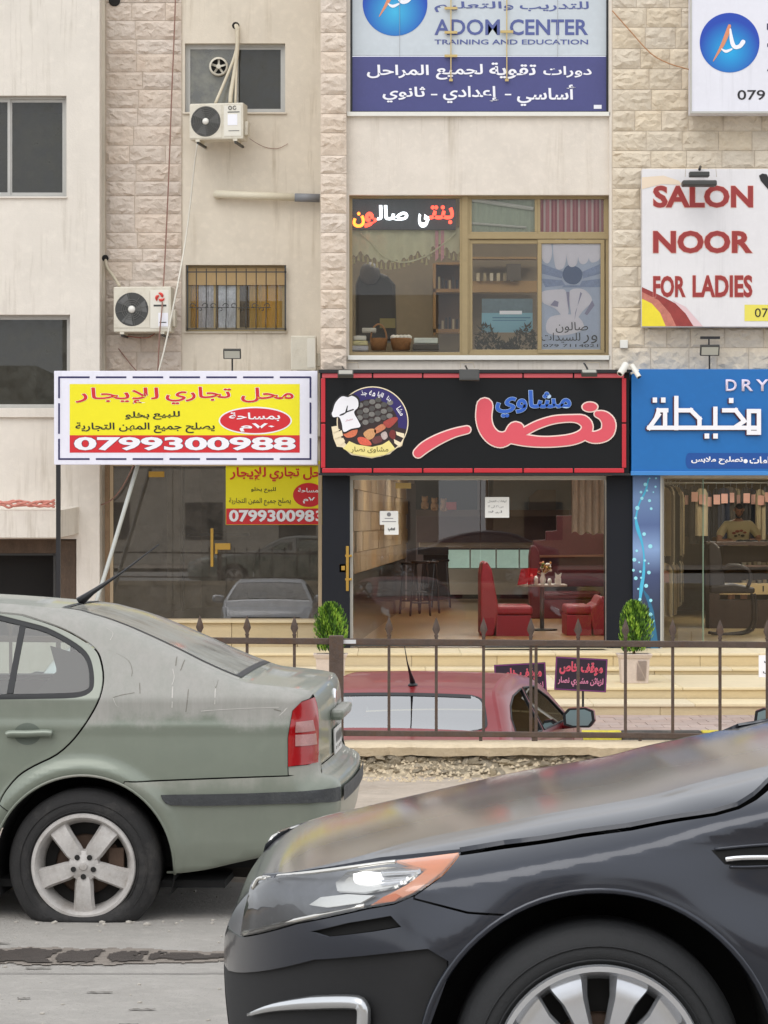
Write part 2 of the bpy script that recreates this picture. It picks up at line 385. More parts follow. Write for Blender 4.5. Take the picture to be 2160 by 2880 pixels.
def stone(x0, x1, z0, z1, y, rng, mat, parent, proud=.034):
    """one split-faced block: flat margins, broken proud face"""
    w_, h_ = x1-x0, z1-z0; nx = max(4, int(w_/.055)); nz = 6; g = .004; v = []; f = []
    ox, oz = rng.uniform(0, 50), rng.uniform(0, 50); ridge = rng.uniform(-1.2, 1.2); base = rng.uniform(.35, .8)
    from mathutils import noise as NZ
    for j in range(nz+1):
        for i in range(nx+1):
            u, t = i/nx, j/nz
            e = min(u*w_, (1-u)*w_, t*h_, (1-t)*h_)
            jx = 0 if i in (0, nx) else rng.uniform(-.3, .3)*w_/nx; jz = 0 if j in (0, nz) else rng.uniform(-.3, .3)*h_/nz
            px_, pz_ = x0+g+u*(w_-2*g)+jx, z0+g+t*(h_-2*g)+jz
            n1 = NZ.noise(Vector((px_*5+ox, pz_*7+oz, 0))); n2 = NZ.noise(Vector((px_*13+ox, pz_*15+oz, 3)))
            d = 0 if e < 1e-6 else proud*min(1, e/.022)*max(.05, base+.8*n1+.75*n2+.30*(1 if (u-.5)*ridge+(t-.5) > n1*.6 else -.3))
            v.append((px_, y-.008-d, pz_))
    W1 = nx+1
    for j in range(nz):
        for i in range(nx):
            a = j*W1+i
            if rng.random() < .5: f += [(a, a+1, a+W1+1), (a, a+W1+1, a+W1)]
            else: f += [(a, a+1, a+W1), (a+1, a+W1+1, a+W1)]
    k = len(v); v += [(x0+g, y+.05, z0+g), (x1-g, y+.05, z0+g), (x1-g, y+.05, z1-g), (x0+g, y+.05, z1-g)]
    bot = list(range(nx+1)); top = [nz*W1+i for i in range(nx+1)]
    f += [tuple([k, k+1]+bot[::-1]), tuple(top+[k+2, k+3])]
    f += [tuple([k]+[j*W1 for j in range(nz+1)]+[k+3]), tuple([j*W1+nx for j in range(nz, -1, -1)]+[k+1, k+2])]
    me = bpy.data.meshes.new('stone_block'); me.from_pydata(v, [], f); me.materials.append(mat)
    return put('stone_block', me, None, parent)
def stones(x0, x1, rows, D, mat, parent, wmin=62, wmax=118, skip=None, seed=1):
    rng = random.Random(seed)
    for a, b in zip(rows, rows[1:]):
        x = x0; cuts = [x0]
        while x1-x > wmax*1.25: x += rng.uniform(wmin, wmax); cuts.append(x)
        if cuts[-1] < x1-1: cuts.append(x1)
        if len(cuts) > 2 and cuts[-1]-cuts[-2] < 28: cuts.pop(-2)
        for c, d in zip(cuts, cuts[1:]):
            if skip and skip(c, a, d, b): continue
            stone(X(c, D), X(d, D), Z(b, D), Z(a, D), D, rng, mat, parent)

# ================================================================ ground
LOT = -.82
g = MB(); g.quad((-60, -70, 0), (60, -70, 0), (60, -2.8, 0), (-60, -2.8, 0)); struct(g.build('road', m_road))
# kerb, pavement strip behind the road, and drop into the parking lot
def rough_sheet(name, x0, x1, y0, y1, nx, ny, zf, mat):
    v = []; f = []
    for j in range(ny+1):
        for i in range(nx+1):
            x = x0+(x1-x0)*i/nx; y = y0+(y1-y0)*j/ny; v.append((x, y, zf(x, y)))
    for j in range(ny):
        for i in range(nx): a = j*(nx+1)+i; f.append((a, a+1, a+nx+2, a+nx+1))
    me = bpy.data.meshes.new(name); me.from_pydata(v, [], f); me.polygons.foreach_set('use_smooth', [True]*len(f)); me.materials.append(mat)
    return struct(put(name, me))
from mathutils import noise as NZ
rough_sheet('pavement', -14, 14, -7.4, -2.78, 500, 110, lambda x, y: -.03+.15*min(1, max(0, (y+7.4+.5*NZ.noise(Vector((x*.8, 3, 1))))/1.6))+.012*NZ.noise(Vector((x*3, y*5, 1)))+.006*NZ.noise(Vector((x*14, y*16, 4))), m_sand)
g = MB(); g.quad((-60, -2.8, LOT), (60, -2.8, LOT), (60, 60, LOT), (-60, 60, LOT)); struct(g.build('parking_lot', M('lot_asphalt', hx(120, 116, 110), .92, var=.25, vs=1, bump=.6, bs=50)))
# worn wheel rut with old brown paving showing in the road (in front of the flat tyre)
m_crk = M('crack_dark', hx(112, 107, 100), .95)
def rut():
    OFF = -14.6
    m1 = M('rut_brown', hx(80, 70, 64), .45, var=.4, vs=14, bump=1, bs=60); m2 = M('rut_rim', hx(150, 140, 130), .95, var=.35, vs=20, bump=.8, bs=60)
    def blot(name, mat, z, wf):
        g = MB(); dx, dy = .012, .022
        for i in range(int(2.3/dx)):
            x = -2.6+i*dx
            for j in range(34):
                y = -9.66+j*dy; n = NZ.noise(Vector((x*9, y*5, 1)))*.6+NZ.noise(Vector((x*26, y*14, 2)))*.4
                if wf(x, y, n): g.quad((x, y, z), (x+dx, y, z), (x+dx, y+dy, z), (x, y+dy, z))
        struct(g.build(name, mat))
    hw = lambda x: .17*max(0, min(1, (-.55-x)/.55))**.6
    bars = lambda x, y: any(abs(x-c+.02*math.sin(y*14)) < w_*(1+.3*math.sin(y*30)) for c, w_ in ((-1.235, .014), (-1.05, .026), (-.885, .012)))
    blot('road_rut_rim', m2, .004, lambda x, y, n: abs(y+9.28) < hw(x-.15)*(1.12+.5*n)+.01)
    blot('road_rut', m1, .008, lambda x, y, n: abs(y+9.29) < hw(x)*(.86+.55*n) and not bars(x, y) and (x < -.95 or n > -.15+.5*(x+.95)))
    rr = random.Random(12)
    for k in range(16):
        x0, y0 = rr.uniform(-1.7, -.3), rr.uniform(-12.4, -8.9); L = rr.uniform(.03, .12); P = [(x0+L*i/6, y0+.02*NZ.noise(Vector((x0*9+i, k, 0)))) for i in range(7)]
        g = MB(); g.add([(x, y, .005) for x, y in P]+[(x, y+.012+.012*math.sin(i*2.1+k)**2, .005) for i, (x, y) in enumerate(P)], [(i, i+1, 8+i, 7+i) for i in range(6)]); struct(g.build('road_crack', m_crk))
    # thin crack along the carriageway
    P = [(-2.4+i*.05, 5.13+.012*NZ.noise(Vector((i*.35, 2, 0)))-.012*i/60) for i in range(66)]
    g = MB(); n = len(P); g.add([(x, y, .004) for x, y in P]+[(x, y+.009, .004) for x, y in P], [(i, i+1, n+i+1, n+i) for i in range(n-1)])
    rc = struct(g.build('road_crack', M('crack_dark', hx(88, 84, 80), .95))); rc.location.y = OFF-.2
rut()
# ---- retaining wall carrying the railing: concrete coping over broken rubble
wall_t = thing('retaining_wall', 'low retaining wall with cream coping and crumbling rubble face under the railing', 'wall', (0, 8.6, 0))
g = MB(); g.box(-14, 14, 8.615, 8.86, LOT, .26); g.build('core', m_rub, wall_t)
def ledge():
    nx = 420; v = []; f = []
    for i in range(nx+1):
        x = -7+14*i/nx; e = .012*NZ.noise(Vector((x*4, 3, 0)))+.008*NZ.noise(Vector((x*15, 1, 0)))
        for (y, z) in ((8.545+e*2, .235+e), (8.53+e*2, .285+e*.6), (8.56+e, .302), (8.87, .305), (8.875, .2)): v.append((x, y, z))
    for i in range(nx):
        for j in range(4): a = i*5+j; f.append((a, a+5, a+6, a+1))
    me = bpy.data.meshes.new('coping'); me.from_pydata(v, [], f); me.materials.append(m_conc); put('coping', me, None, wall_t)
ledge()
def rubble():
    rng = random.Random(5); pool = []
    for k in range(14):
        bm = bmesh.new(); bmesh.ops.create_icosphere(bm, subdivisions=1, radius=1)
        for v in bm.verts: v.co *= rng.uniform(.6, 1.25)
        me = bpy.data.meshes.new('rubble_stone'); bm.to_mesh(me); bm.free(); me.materials.append(m_rub); pool.append(me)
    N = 0
    def one(x, y, z, s, par):
        o = bpy.data.objects.new('rubble_stone', rng.choice(pool)); COL.objects.link(o); o.parent = par
        o.location = Vector((x, y, z))-Vector(par.location); o.scale = (s*rng.uniform(1, 2), s*rng.uniform(.7, 1.1), s*rng.uniform(.5, .9)); o.rotation_euler = (rng.uniform(-.5, .5), rng.uniform(-.5, .5), rng.uniform(0, 6))
    for i in range(230):
        x = rng.uniform(-1.05, 1.9); t = rng.random(); one(x, 8.60-.20*t*t, .235-.11*t, rng.uniform(.018, .045), wall_t)
    # fine debris: joined
    v = []; f = []
    for i in range(2600):
        x = rng.uniform(-3, 2.6); t = rng.random()**.7; y = 8.58-.5*t*t; z = .225-.10*min(1, t*1.3); s = rng.uniform(.004, .014); k = len(v)
        if t > .8: z = .124
        for q in ((-1, -.6, -.5), (1, -.7, -.4), (.1, 1, -.3), (0, 0, .9)): v.append((x+q[0]*s*rng.uniform(.6, 1.5), y+q[1]*s, z+q[2]*s))
        f += [(k, k+1, k+3), (k+1, k+2, k+3), (k+2, k, k+3)]
    me = bpy.data.meshes.new('debris'); me.from_pydata(v, [], f); me.materials.append(m_rub); tag(put('debris', me, None, wall_t), kind='stuff')
    # sloping bed behind the stones
    nx = 300; v = []; f = []
    for i in range(nx+1):
        x = -7+14*i/nx
        for j in range(7):
            t = j/6; n = NZ.noise(Vector((x*7, t*3, 0)))*.025+NZ.noise(Vector((x*22, t*7, 2)))*.014
            v.append((x, 8.615-.24*t**1.6+n, .25-.135*t**.8+n*.6))
    for i in range(nx):
        for j in range(6): a = i*7+j; f.append((a, a+1, a+8, a+7))
    me = bpy.data.meshes.new('broken_face'); me.from_pydata(v, [], f); me.materials.append(m_rub); put('broken_face', me, None, wall_t)
rubble()
wall_t.location.y -= 11.4
# stray pebbles on the road by the flat tyre
rng = random.Random(9)
g = MB(); v = []
for i in range(420):
    x, y = rng.uniform(-3, 1), rng.uniform(-12.2, -5); s = rng.uniform(.003, .009)
    if i < 9: x, y, s = X([50, 155, 300, 365, 160, 290, 110, 420, 600][i], -8.3), -8.38+rng.uniform(-.05, .05), rng.uniform(.009, .016)
    g.ball((x, y, s*.4), s*rng.uniform(.8, 1.6), s, s*.6, 5, 3)
tag(g.build('loose_gravel', M('pebble', hx(188, 182, 172), .9, var=.3, vs=30), None), kind='stuff')

# ---- stepped terrace in front of the shops
FL = -.12
def sgroup(name, loc):
    o = bpy.data.objects.new(name, None); COL.objects.link(o); o.location = loc; o.empty_display_size = .1; return struct(o)
def steps():
    stp = sgroup('terrace_steps', (0, 17, -.66))
    def seg(name, y0, y1, z0, z1, mat, x0=-3.1, x1=9.0, n=9, group=None, rag=True):
        xs = [x0]
        r = random.Random(int(y0*100))
        while xs[-1] < x1-1.6: xs.append(xs[-1]+r.uniform(1.1, 1.6))
        xs.append(x1)
        for a, b in zip(xs, xs[1:]):
            g = MB(); g.box(a+.002, b-.002, y0, y1, z0, z1); g.build(name, mat, stp, bevel=.006)
    # (front y, back y, top z, bottom z)
    for (yf, yb, zt, zb) in ((18.36, 24.0, FL, -.31), (17.86, 18.36, -.30, -.39), (15.0, 17.86, -.385, -.53), (14.0, 15.0, -.526, -.68)):
        seg('step', yf+.025, yb, zb, zt-.035, m_step)
        seg('step_tread', yf, min(yb, 20.3), zt-.035, zt, m_stepn)
steps()
# paving sidewalk and black-yellow kerb
r = random.Random(3)
g = MB(); g.box(-14, 14, 11.5, 21.4, LOT-.1, -.665); swk = struct(g.build('sidewalk', m_pave)); krb = sgroup('painted_kerb', (0, 11.3, LOT))
pv = []
for j in range(6):
    for i in range(-9, 19):
        a = i*.30+(.15 if j % 2 else 0); y = 11.52+j*.41
        g = MB(); g.box(a+.004, a+.296, y+.004, y+.405, -.668, -.655-r.uniform(0, .006)); g.build('paving_stone', m_pave, swk)
ky = M('kerb_yellow', hx(212, 196, 60), .7, var=.35, vs=9, dirt=hx(150, 140, 90)); kb = M('kerb_black', hx(72, 68, 64), .8, var=.3, vs=9, dirt=hx(120, 112, 100))
# boundaries in x chosen from the painted kerb in view
kx = [-6.3, -5.3, -4.3, -3.3, -2.3, -1.4, -.4, .55, 1.12, 1.92, 2.62, 3.5, 4.4, 5.3, 6.2, 7.1]
for i, (a, b) in enumerate(zip(kx, kx[1:])):
    g = MB(); g.box(a+.004, b-.004, 11.3, 11.5, LOT, -.655); g.build('kerbstone', kb if i % 2 == 0 else ky, krb, bevel=.015)

# ================================================================ buildings
DA, DB, DM, DE, DR = 20.9, 21.5, 19.9, 20.05, 19.95
bl = thing('apartment_building', 'cream plastered building at the left with two dark sliding windows', 'building', (X(120, DA), DA, LOT))
wall_holes('wall', (-700, -900, 280, 1990), DA, .3, [(-200, 269, 187, 553), (-200, 885, 197, 1170), (-260, 1516, 215, 1800)], m_plA, bl)
bm_ = thing('shop_building', 'stone and plaster shop building with recessed bay above the shops', 'building', (X(1300, DE), DE, FL))
wall_holes('recess_wall', (281, -900, 905, 1312), DB, .3, [(520, 122, 802, 316), (522, 745, 805, 932)], m_plC, bm_)
wall_holes('bay_wall', (972, -900, 1722, 1060), DE, .3, [(985, -60, 1712, 316), (982, 548, 1714, 1000)], m_plE, bm_)
# narrow plaster reveal at the left pilaster, side walls of the projecting bay
g = MB(); g.box(X(268, DB), X(296, DB), DB-.05, DB+.35, -.8, 12.5); g.build('reveal', m_plC, bm_)
g = MB(); g.box(X(902, DM), X(972, DM), DM+.02, DB+.1, Z(1050, DM), 12.2); g.box(X(1722, DR), X(1722, DR)+4.6, DR+.03, DR+1.2, Z(1345, DR), 12.2); g.build('pilaster_core', m_mort, bm_)
g = MB(); g.box(X(296, DB), X(512, DB), DB-.012, DB-.001, Z(1312, DB), 9.2); g.build('pilaster_backing', m_mort, bm_)
rl = [-92, -44, 8, 58, 111, 152, 203, 252, 304, 355, 409, 461, 510, 551, 602, 654, 699, 737, 788, 838, 890, 941, 990, 1045, 1100]
stones(298, 511, rl, DB-.012, m_st1, bm_, 66, 112, seed=2)
rm = [-76, -20, 35, 92, 146, 206, 266, 320, 374, 437, 488, 544, 600, 654, 711, 760, 814, 868, 922, 980, 1040]
stones(901, 975, rm, DM+.02, m_st2, bm_, 60, 90, seed=3)
rr = [-94, -36, 22, 77, 137, 194, 252, 311, 369, 424, 472, 530, 588, 645, 695, 750, 807, 865, 920, 978, 1048]
stones(1722, 2345, rr, DR+.03, m_st3, bm_, 62, 110, seed=4)
# thin plaster trim between the right stones and the bay, sills
g = MB(); g.box(X(1713, DE), X(1724, DE), DE-.06, DE+.05, Z(1060, DE), 12); g.build('trim', m_plE, bm_)
def sill(x0, x1, y, D, h=12, par=bm_, m=m_wht, out=.06):
    g = MB(); g.box(X(x0, D), X(x1, D), D-out, D+.12, Z(y+h, D), Z(y, D)); g.build('sill', m, par, bevel=.004)
sill(976, 1716, 316, DE, 12); sill(978, 1716, 1000, DE, 13); sill(514, 806, 316, DB, 5, m=m_plC, out=.03); sill(517, 806, 932, DB, 5, m=m_plC, out=.03)
sill(-200, 189, 553, DA, 5, bl, m_plA, .03); sill(-200, 200, 1148, DA, 26, bl, m_plA, .05)
# dark rooms behind windows
def room(x0, y0, x1, y1, D, depth, par, wallm, name='room', floor=None, back=None, ceil=None):
    a, b, c, d = X(x0, D), X(x1, D), Z(y1, D), Z(y0, D); y = D+.3; e = y+depth
    g = MB(); g.quad((a, e, c), (b, e, c), (b, e, d), (a, e, d)); g.build('back_wall', back or wallm, par)
    g = MB(); g.quad((a, y, c), (a, e, c), (a, e, d), (a, y, d)); g.quad((b, e, c), (b, y, c), (b, y, d), (b, e, d)); g.build('side_wall', wallm, par)
    g = MB(); g.quad((a, y, c), (b, y, c), (b, e, c), (a, e, c)); g.build('room_floor', floor or wallm, par)
    g = MB(); g.quad((a, e, d), (b, e, d), (b, y, d), (a, y, d)); g.build('room_ceiling', ceil or wallm, par)
m_room = M('dim_room', hx(120, 116, 108), .9, var=.1, vs=2)
m_curt = M('grey_curtain', hx(92, 90, 84), .9, var=.2, vs=3, zs=.2)
def frame_rect(mb, x0, y0, x1, y1, D, t, dep=.05, off=0):
    """four rails round a pixel rect; t in px"""
    a, b, c, d = X(x0, D), X(x1, D), Z(y1, D), Z(y0, D); k = t*(D-CAMY)/F; y = D+off
    mb.box(a, b, y, y+dep, d-k, d); mb.box(a, b, y, y+dep, c, c+k); mb.box(a, a+k, y, y+dep, c+k, d-k); mb.box(b-k, b, y, y+dep, c+k, d-k)
def window(par, x0, y0, x1, y1, D, fm, gm, splits=(), t=10, off=.08, label=None, gl2=None):
    """sliding window: outer frame, sashes, panes"""
    wn = bpy.data.objects.new('window', None); COL.objects.link(wn); wn.parent = par; wn.location = Vector((X((x0+x1)/2, D), D, Z(y1, D)))-Vector(par.location)
    if label: wn['label'] = label
    g = MB(); frame_rect(g, x0, y0, x1, y1, D, t*.6, .07, off); g.build('frame', fm, wn)
    xs = [x0+t*.6]+list(splits)+[x1-t*.6]
    for i, (a, b) in enumerate(zip(xs, xs[1:])):
        o = off+.012+(.022 if i % 2 else 0)
        g = MB(); frame_rect(g, a-(2 if i else 0), y0+t*.6, b+(2 if i < len(xs)-2 else 0), y1-t*.6, D, t*.75, .03, o); g.build('sash', fm, wn)
        g = MB(); g.quad((X(a, D), D+o+.015, Z(y1, D)), (X(b, D), D+o+.015, Z(y1, D)), (X(b, D), D+o+.015, Z(y0, D)), (X(a, D), D+o+.015, Z(y0, D)))
        g.build('pane', (gl2 or gm) if i % 2 else gm, wn)
    return wn
window(bl, -200, 269, 187, 553, DA, m_alu, m_gl_room, (24,), 11, .12); room(-220, 240, 220, 580, DA, 2.5, bl, m_room)
window(bl, -200, 885, 197, 1148, DA, m_alu, m_gl_room, (), 9, .14); room(-220, 860, 230, 1180, DA, 2.5, bl, m_room)
wu = window(bm_, 520, 122, 802, 316, DB, m_alu, m_gl_dirty, (664,), 10, .10, gl2=m_gl_room)
g = MB(); g.quad((X(640, DB), DB+.34, Z(316, DB)), (X(812, DB), DB+.34, Z(316, DB)), (X(812, DB), DB+.34, Z(118, DB)), (X(640, DB), DB+.34, Z(118, DB))); g.build('curtain', M('brown_curtain', hx(96, 88, 80), .9, var=.25, vs=6, zs=.2), wu)
room(505, 100, 830, 330, DB, 2.2, bm_, m_room)
# ventilator in the left sash
g = MB(); c = (X(614, DB), DB+.08, Z(185, DB)); rI = 27*(DB-CAMY)/F
g.lathe([(rI*.78, -.03), (rI*.98, -.03), (rI, 0), (rI*.96, .05)], c, 'y', 28); g.build('fan_ring', m_acw, wu, smooth=True)
g = MB(); g.lathe([(0, -.03), (rI*.25, -.03), (rI*.25, .02)], c, 'y', 16)
for k in range(5):
    a = k*2*PI/5+.3; g.obox((c[0]+math.cos(a)*rI*.5, c[1]+.01, c[2]+math.sin(a)*rI*.5), (math.cos(a)*rI*.32, 0, math.sin(a)*rI*.32), (0, .004, 0), (-math.sin(a)*rI*.11, .01, math.cos(a)*rI*.11))
g.build('fan_blades', m_acw, wu)
g = MB(); g.lathe([(0, .03), (rI*.9, .03)], c, 'y', 24); g.build('fan_duct', m_dark, wu)
# barred window
wg = window(bm_, 522, 745, 805, 932, DB, m_brz, m_gl_shop, (604, 668), 9, .12)
room(505, 730, 830, 945, DB, 2, bm_, m_room)
g = MB(); g.box(X(526, DB), X(802, DB), DB+.1, DB+.14, Z(800, DB), Z(752, DB)); g.build('roller_blind', M('tan_blind', hx(188, 160, 116), .8, var=.1, vs=10), wg)
cols = [(532, 556, hx(224, 176, 70)), (556, 600, hx(232, 226, 230)), (600, 612, hx(150, 120, 90)), (612, 664, hx(236, 234, 238)), (664, 700, hx(130, 112, 92)), (700, 735, hx(216, 176, 80)), (735, 800, hx(230, 180, 60))]
for i, (a, b, cc) in enumerate(cols):
    g = MB(); n = 8
    for k in range(n):
        u0, u1 = a+(b-a)*k/n, a+(b-a)*(k+1)/n; y0 = DB+.17+.015*(k % 2); y1 = DB+.17+.015*((k+1) % 2)
        g.quad((X(u0, DB), y0, Z(925, DB)), (X(u1, DB), y1, Z(925, DB)), (X(u1, DB), y1, Z(760, DB)), (X(u0, DB), y0, Z(760, DB)))
    g.build('curtain', M('curtain_cloth', cc, .9, var=.45 if i in (1, 3, 4) else .1, vs=14), wg)
def scroll(g, cx, cy, s, fl=1):
    P = []
    for k in range(15):
        a = k/14*1.6*PI; r_ = s*(1-.055*k); P.append((X(cx+fl*(s*.9-math.cos(a)*r_), DB), DB-.06, Z(cy-math.sin(a)*r_, DB)))
    g.tube(P, .006, 5)
gr = thing('window_grille', 'black wrought iron grille with scrolls over the curtained window', 'window grille', (X(665, DB), DB, Z(932, DB)))
g = MB(); zt, zb = Z(766, DB), Z(926, DB)
for z_ in (zt, zb): g.box(X(526, DB), X(806, DB), DB-.075, DB-.05, z_-.008, z_+.008)
for a in (528, 803): g.box(X(a, DB)-.012, X(a, DB)+.012, DB-.075, DB-.05, Z(930, DB), Z(748, DB))
for a in (528, 803):
    for z_ in (zt, zb): g.box(X(a, DB)-.008, X(a, DB)+.008, DB-.06, DB, z_-.008, z_+.008)
g.build('grille_frame', m_gdark, gr)
for i in range(9):
    a = 553+i*28; g = MB(); bl_ = .10 if i % 2 else .06
    P = [(X(a, DB), DB-.062, zt+.05), (X(a, DB), DB-.062, Z(880, DB)), (X(a, DB), DB-.062-bl_*.6, Z(898, DB)), (X(a, DB), DB-.062-bl_, Z(912, DB)), (X(a, DB), DB-.062-bl_*.7, Z(922, DB)), (X(a, DB), DB-.062, zb)]
    g.tube(spl(P, 3), .0075, 6); g.build('bar', m_gdark, gr)
for a in (560, 618, 676, 734):
    g = MB(); scroll(g, a-10, 862, 10, -1); scroll(g, a+10, 862, 10, 1); scroll(g, a-4, 872, 8, 1); g.tube([(X(a-28, DB), DB-.06, Z(866, DB)), (X(a+28, DB), DB-.06, Z(866, DB))], .005, 5); g.build('scroll', m_gdark, gr)

# ---- salon window (bay, first floor)
DS = DE+.14
ws = bpy.data.objects.new('window', None); COL.objects.link(ws); ws.parent = bm_; ws.location = Vector((X(1345, DE), DS, Z(1000, DE)))-Vector(bm_.location)
def fr(x0, y0, x1, y1, t, dep=.05, off=0, nm='frame'):
    g = MB(); frame_rect(g, x0, y0, x1, y1, DS, t, dep, off); g.build(nm, m_brz, ws, bevel=.004)
def pn(x0, y0, x1, y1, gm=m_gl_shop, off=.03):
    g = MB(); y = DS+off; g.quad((X(x0, DS), y, Z(y1, DS)), (X(x1, DS), y, Z(y1, DS)), (X(x1, DS), y, Z(y0, DS)), (X(x0, DS), y, Z(y0, DS))); g.build('pane', gm, ws)
m_gl_sal = glass('salon_glass', (.93, .93, .9), .0)
fr(982, 549, 1302, 1000, 9); pn(988, 552, 1298, 996, m_gl_sal)
g = MB(); g.box(X(1299, DS), X(1316, DS), DS-.02, DS+.06, Z(1000, DS), Z(548, DS)); g.build('mullion', m_brz, ws, bevel=.004)
fr(1313, 549, 1712, 1000, 8)
fr(1319, 552, 1512, 660, 8, .04, .01, 'sash'); fr(1512, 552, 1706, 660, 8, .04, .01, 'sash'); g = MB(); g.box(X(1313, DS), X(1712, DS), DS-.015, DS+.06, Z(672, DS), Z(660, DS)); g.build('transom', m_brz, ws, bevel=.003)
fr(1318, 674, 1524, 994, 11, .03, .02, 'sash'); fr(1512, 674, 1700, 994, 11, .03, -.01, 'sash')
pn(1325, 558, 1506, 655, m_gl_sal); pn(1518, 558, 1700, 655, m_gl_sal); pn(1326, 682, 1516, 988, m_gl_sal); pn(1520, 682, 1692, 988, m_gl_sal, .02)
# ================================================================ signs
def col(n, *c, rough=.45, **k): return M(n, hx(*c), rough, **k)
p_wht = col('print_white', 236, 236, 242, rough=.35); p_red = col('print_red', 205, 34, 44); p_dred = col('print_dark_red', 150, 48, 46); p_yel = col('print_yellow', 236, 226, 20, var=.04, vs=3)
p_nav = col('print_navy', 34, 30, 84); p_blk = col('print_black', 26, 24, 28); p_blu = col('print_blue', 16, 104, 176, var=.08, vs=1.5); p_cream = col('print_cream', 236, 222, 190)
p_pur = col('print_purple_blue', 72, 74, 128, var=.1, vs=3); p_pale = col('print_pale_blue', 196, 204, 210, var=.08, vs=2); p_ltxt = col('print_letter_blue', 82, 92, 148)
def board(name, x0, y0, x1, y1, D, th, mat, par, bev=.004):
    g = MB(); g.box(X(x0, D), X(x1, D), D, D+th, Z(y1, D), Z(y0, D)); return g.build(name, mat, par, bevel=bev)
def rect(x0, y0, x1, y1): return [(x0, y0), (x1, y0), (x1, y1), (x0, y1)]
# ---- yellow rental sign on black post
DY = 19.95
t = thing('rental_sign', 'white and yellow shop-for-rent banner sign with phone number on a black post', 'sign', (X(520, DY), DY, Z(1308, DY)))
g = MB(); g.box(X(152, DY), X(893, DY), DY, DY+.12, Z(1307, DY), Z(1043, DY)); g.build('panel', M('banner_white', hx(230, 230, 242), .35, var=.05, vs=2, streak=.25), t, bevel=.006)
g = MB(); g.box(X(157, DY), X(169, DY), DY+.02, DY+.08, LOT, Z(1306, DY)); g.box(X(157, DY)-.05, X(169, DY)+.05, DY-.03, DY+.13, -.40, -.38); g.build('post', m_blk, t)
g = MB(); g.box(X(860, DY), X(868, DY), DY+.12, DB-.005, Z(1080, DY), Z(1072, DY)); g.box(X(300, DY), X(308, DY), DY+.12, DB-.04, Z(1080, DY), Z(1072, DY)); g.build('bracket', m_blk, t)
d = DY-.003
for i in range(7):
    a = 166+i*103.5; b = a+86
    for y in (1061, 1291): flat('dash', [rect(a if i else 164, y-2.5, b if i < 6 else 874, y+2.5)], p_nav, d, t)
for (x_, segs) in ((166, [(1061, 1120), (1134, 1220), (1234, 1293)]), (873, [(1061, 1119), (1132, 1220), (1232, 1293)])):
    for a, b in segs: flat('dash', [rect(x_-2.5, a, x_+2.5, b)], p_nav, d-.002, t)
flat('yellow_field', [rect(196, 1080, 843, 1224)], p_yel, d, t); flat('red_band', [rect(196, 1224, 843, 1273)], p_red, d, t)
p_lil = col('print_lilac_edge', 216, 204, 224)
def arabic_line(s, x0, y0, x1, y1, D, m, par, **k): return text('lettering', s, x0, y0, x1, y1, D, m, par, arabic=True, **k)
d2 = d-.004
arabic_line('محل', 678, 1090, 826, 1132, d2, p_red, t, bold=.018, halo=p_wht, hw=.018)
arabic_line('تجاري', 466, 1088, 650, 1137, d2, p_red, t, bold=.018, halo=p_wht, hw=.018)
arabic_line('للإيجار', 212, 1090, 446, 1136, d2, p_red, t, bold=.012, halo=p_wht, hw=.012)
arabic_line('للبيع', 430, 1156, 506, 1180, d2, p_blk, t, bold=.02); arabic_line('بخلو', 352, 1157, 420, 1180, d2, p_blk, t, bold=.02)
arabic_line('يصلح جميع المهن التجارية', 212, 1188, 604, 1218, d2, p_blk, t, bold=.018)
flat('oval_rim', [ell(718, 1183, 103, 39, 48)], p_wht, d2+.001, t); flat('oval', [ell(718, 1183, 99, 35, 48)], p_red, d2-.001, t)
arabic_line('بمساحة', 644, 1160, 788, 1184, d2-.004, p_wht, t, bold=.02); text('lettering', chr(0xFEE1)+'\u0667\u0660', 674, 1190, 772, 1214, d2-.004, p_wht, t, bold=.03)
text('phone_number', '0799300988', 208, 1229, 832, 1267, d2, p_wht, t, bold=.035, halo=p_nav, hw=.012)

# ---- grill restaurant sign
DK = 19.62
t = thing('restaurant_sign', 'black grill restaurant sign with pink lettering, red tube border and round emblem', 'sign', (X(1335, DK), DK, Z(1340, DK)))
g = MB(); g.box(X(900, DK), X(1770, DK), DK, DM+.1, Z(1336, DK), Z(1041, DK)); g.build('panel', M('sign_black', hx(17, 19, 22), .6, var=.08, vs=2, spec=.25), t, bevel=.01)
m_tube = col('red_border', 188, 40, 52, rough=.3); m_tubet = col('red_border_faded', 196, 84, 92, rough=.35)
g = MB(); g.box(X(896, DK), X(1776, DK), DK-.05, DK+.01, Z(1049, DK), Z(1040, DK)); g.box(X(896, DK), X(1776, DK), DK-.03, DK+.01, Z(1337, DK), Z(1331, DK)); g.build('edge_trim', m_blk, t)
xs = [904, 1048, 1189, 1331, 1471, 1613, 1757]
for i, (a, b) in enumerate(zip(xs, xs[1:])):
    for y0, y1, mm in ((1050, 1063, m_tubet), (1317, 1330, m_tube)):
        g = MB(); g.box(X(a+2, DK), X(b-2, DK), DK-.022, DK-.001, Z(y1, DK), Z(y0, DK)); g.build('border_bar', mm, t, bevel=.008)
for xa in (903, 1749):
    for a, b in ((1064, 1188), (1192, 1316)):
        g = MB(); g.box(X(xa, DK), X(xa+12, DK), DK-.022, DK-.001, Z(b, DK), Z(a, DK)); g.build('border_bar', m_tube, t, bevel=.008)
p_pink = col('letter_pink', 214, 82, 96, rough=.4); p_rim = col('letter_rim', 236, 214, 204, rough=.4)
S5 = lambda P: [(880+x/1.765, 1000+y/1.765, r/1.765) for x, y, r in P]
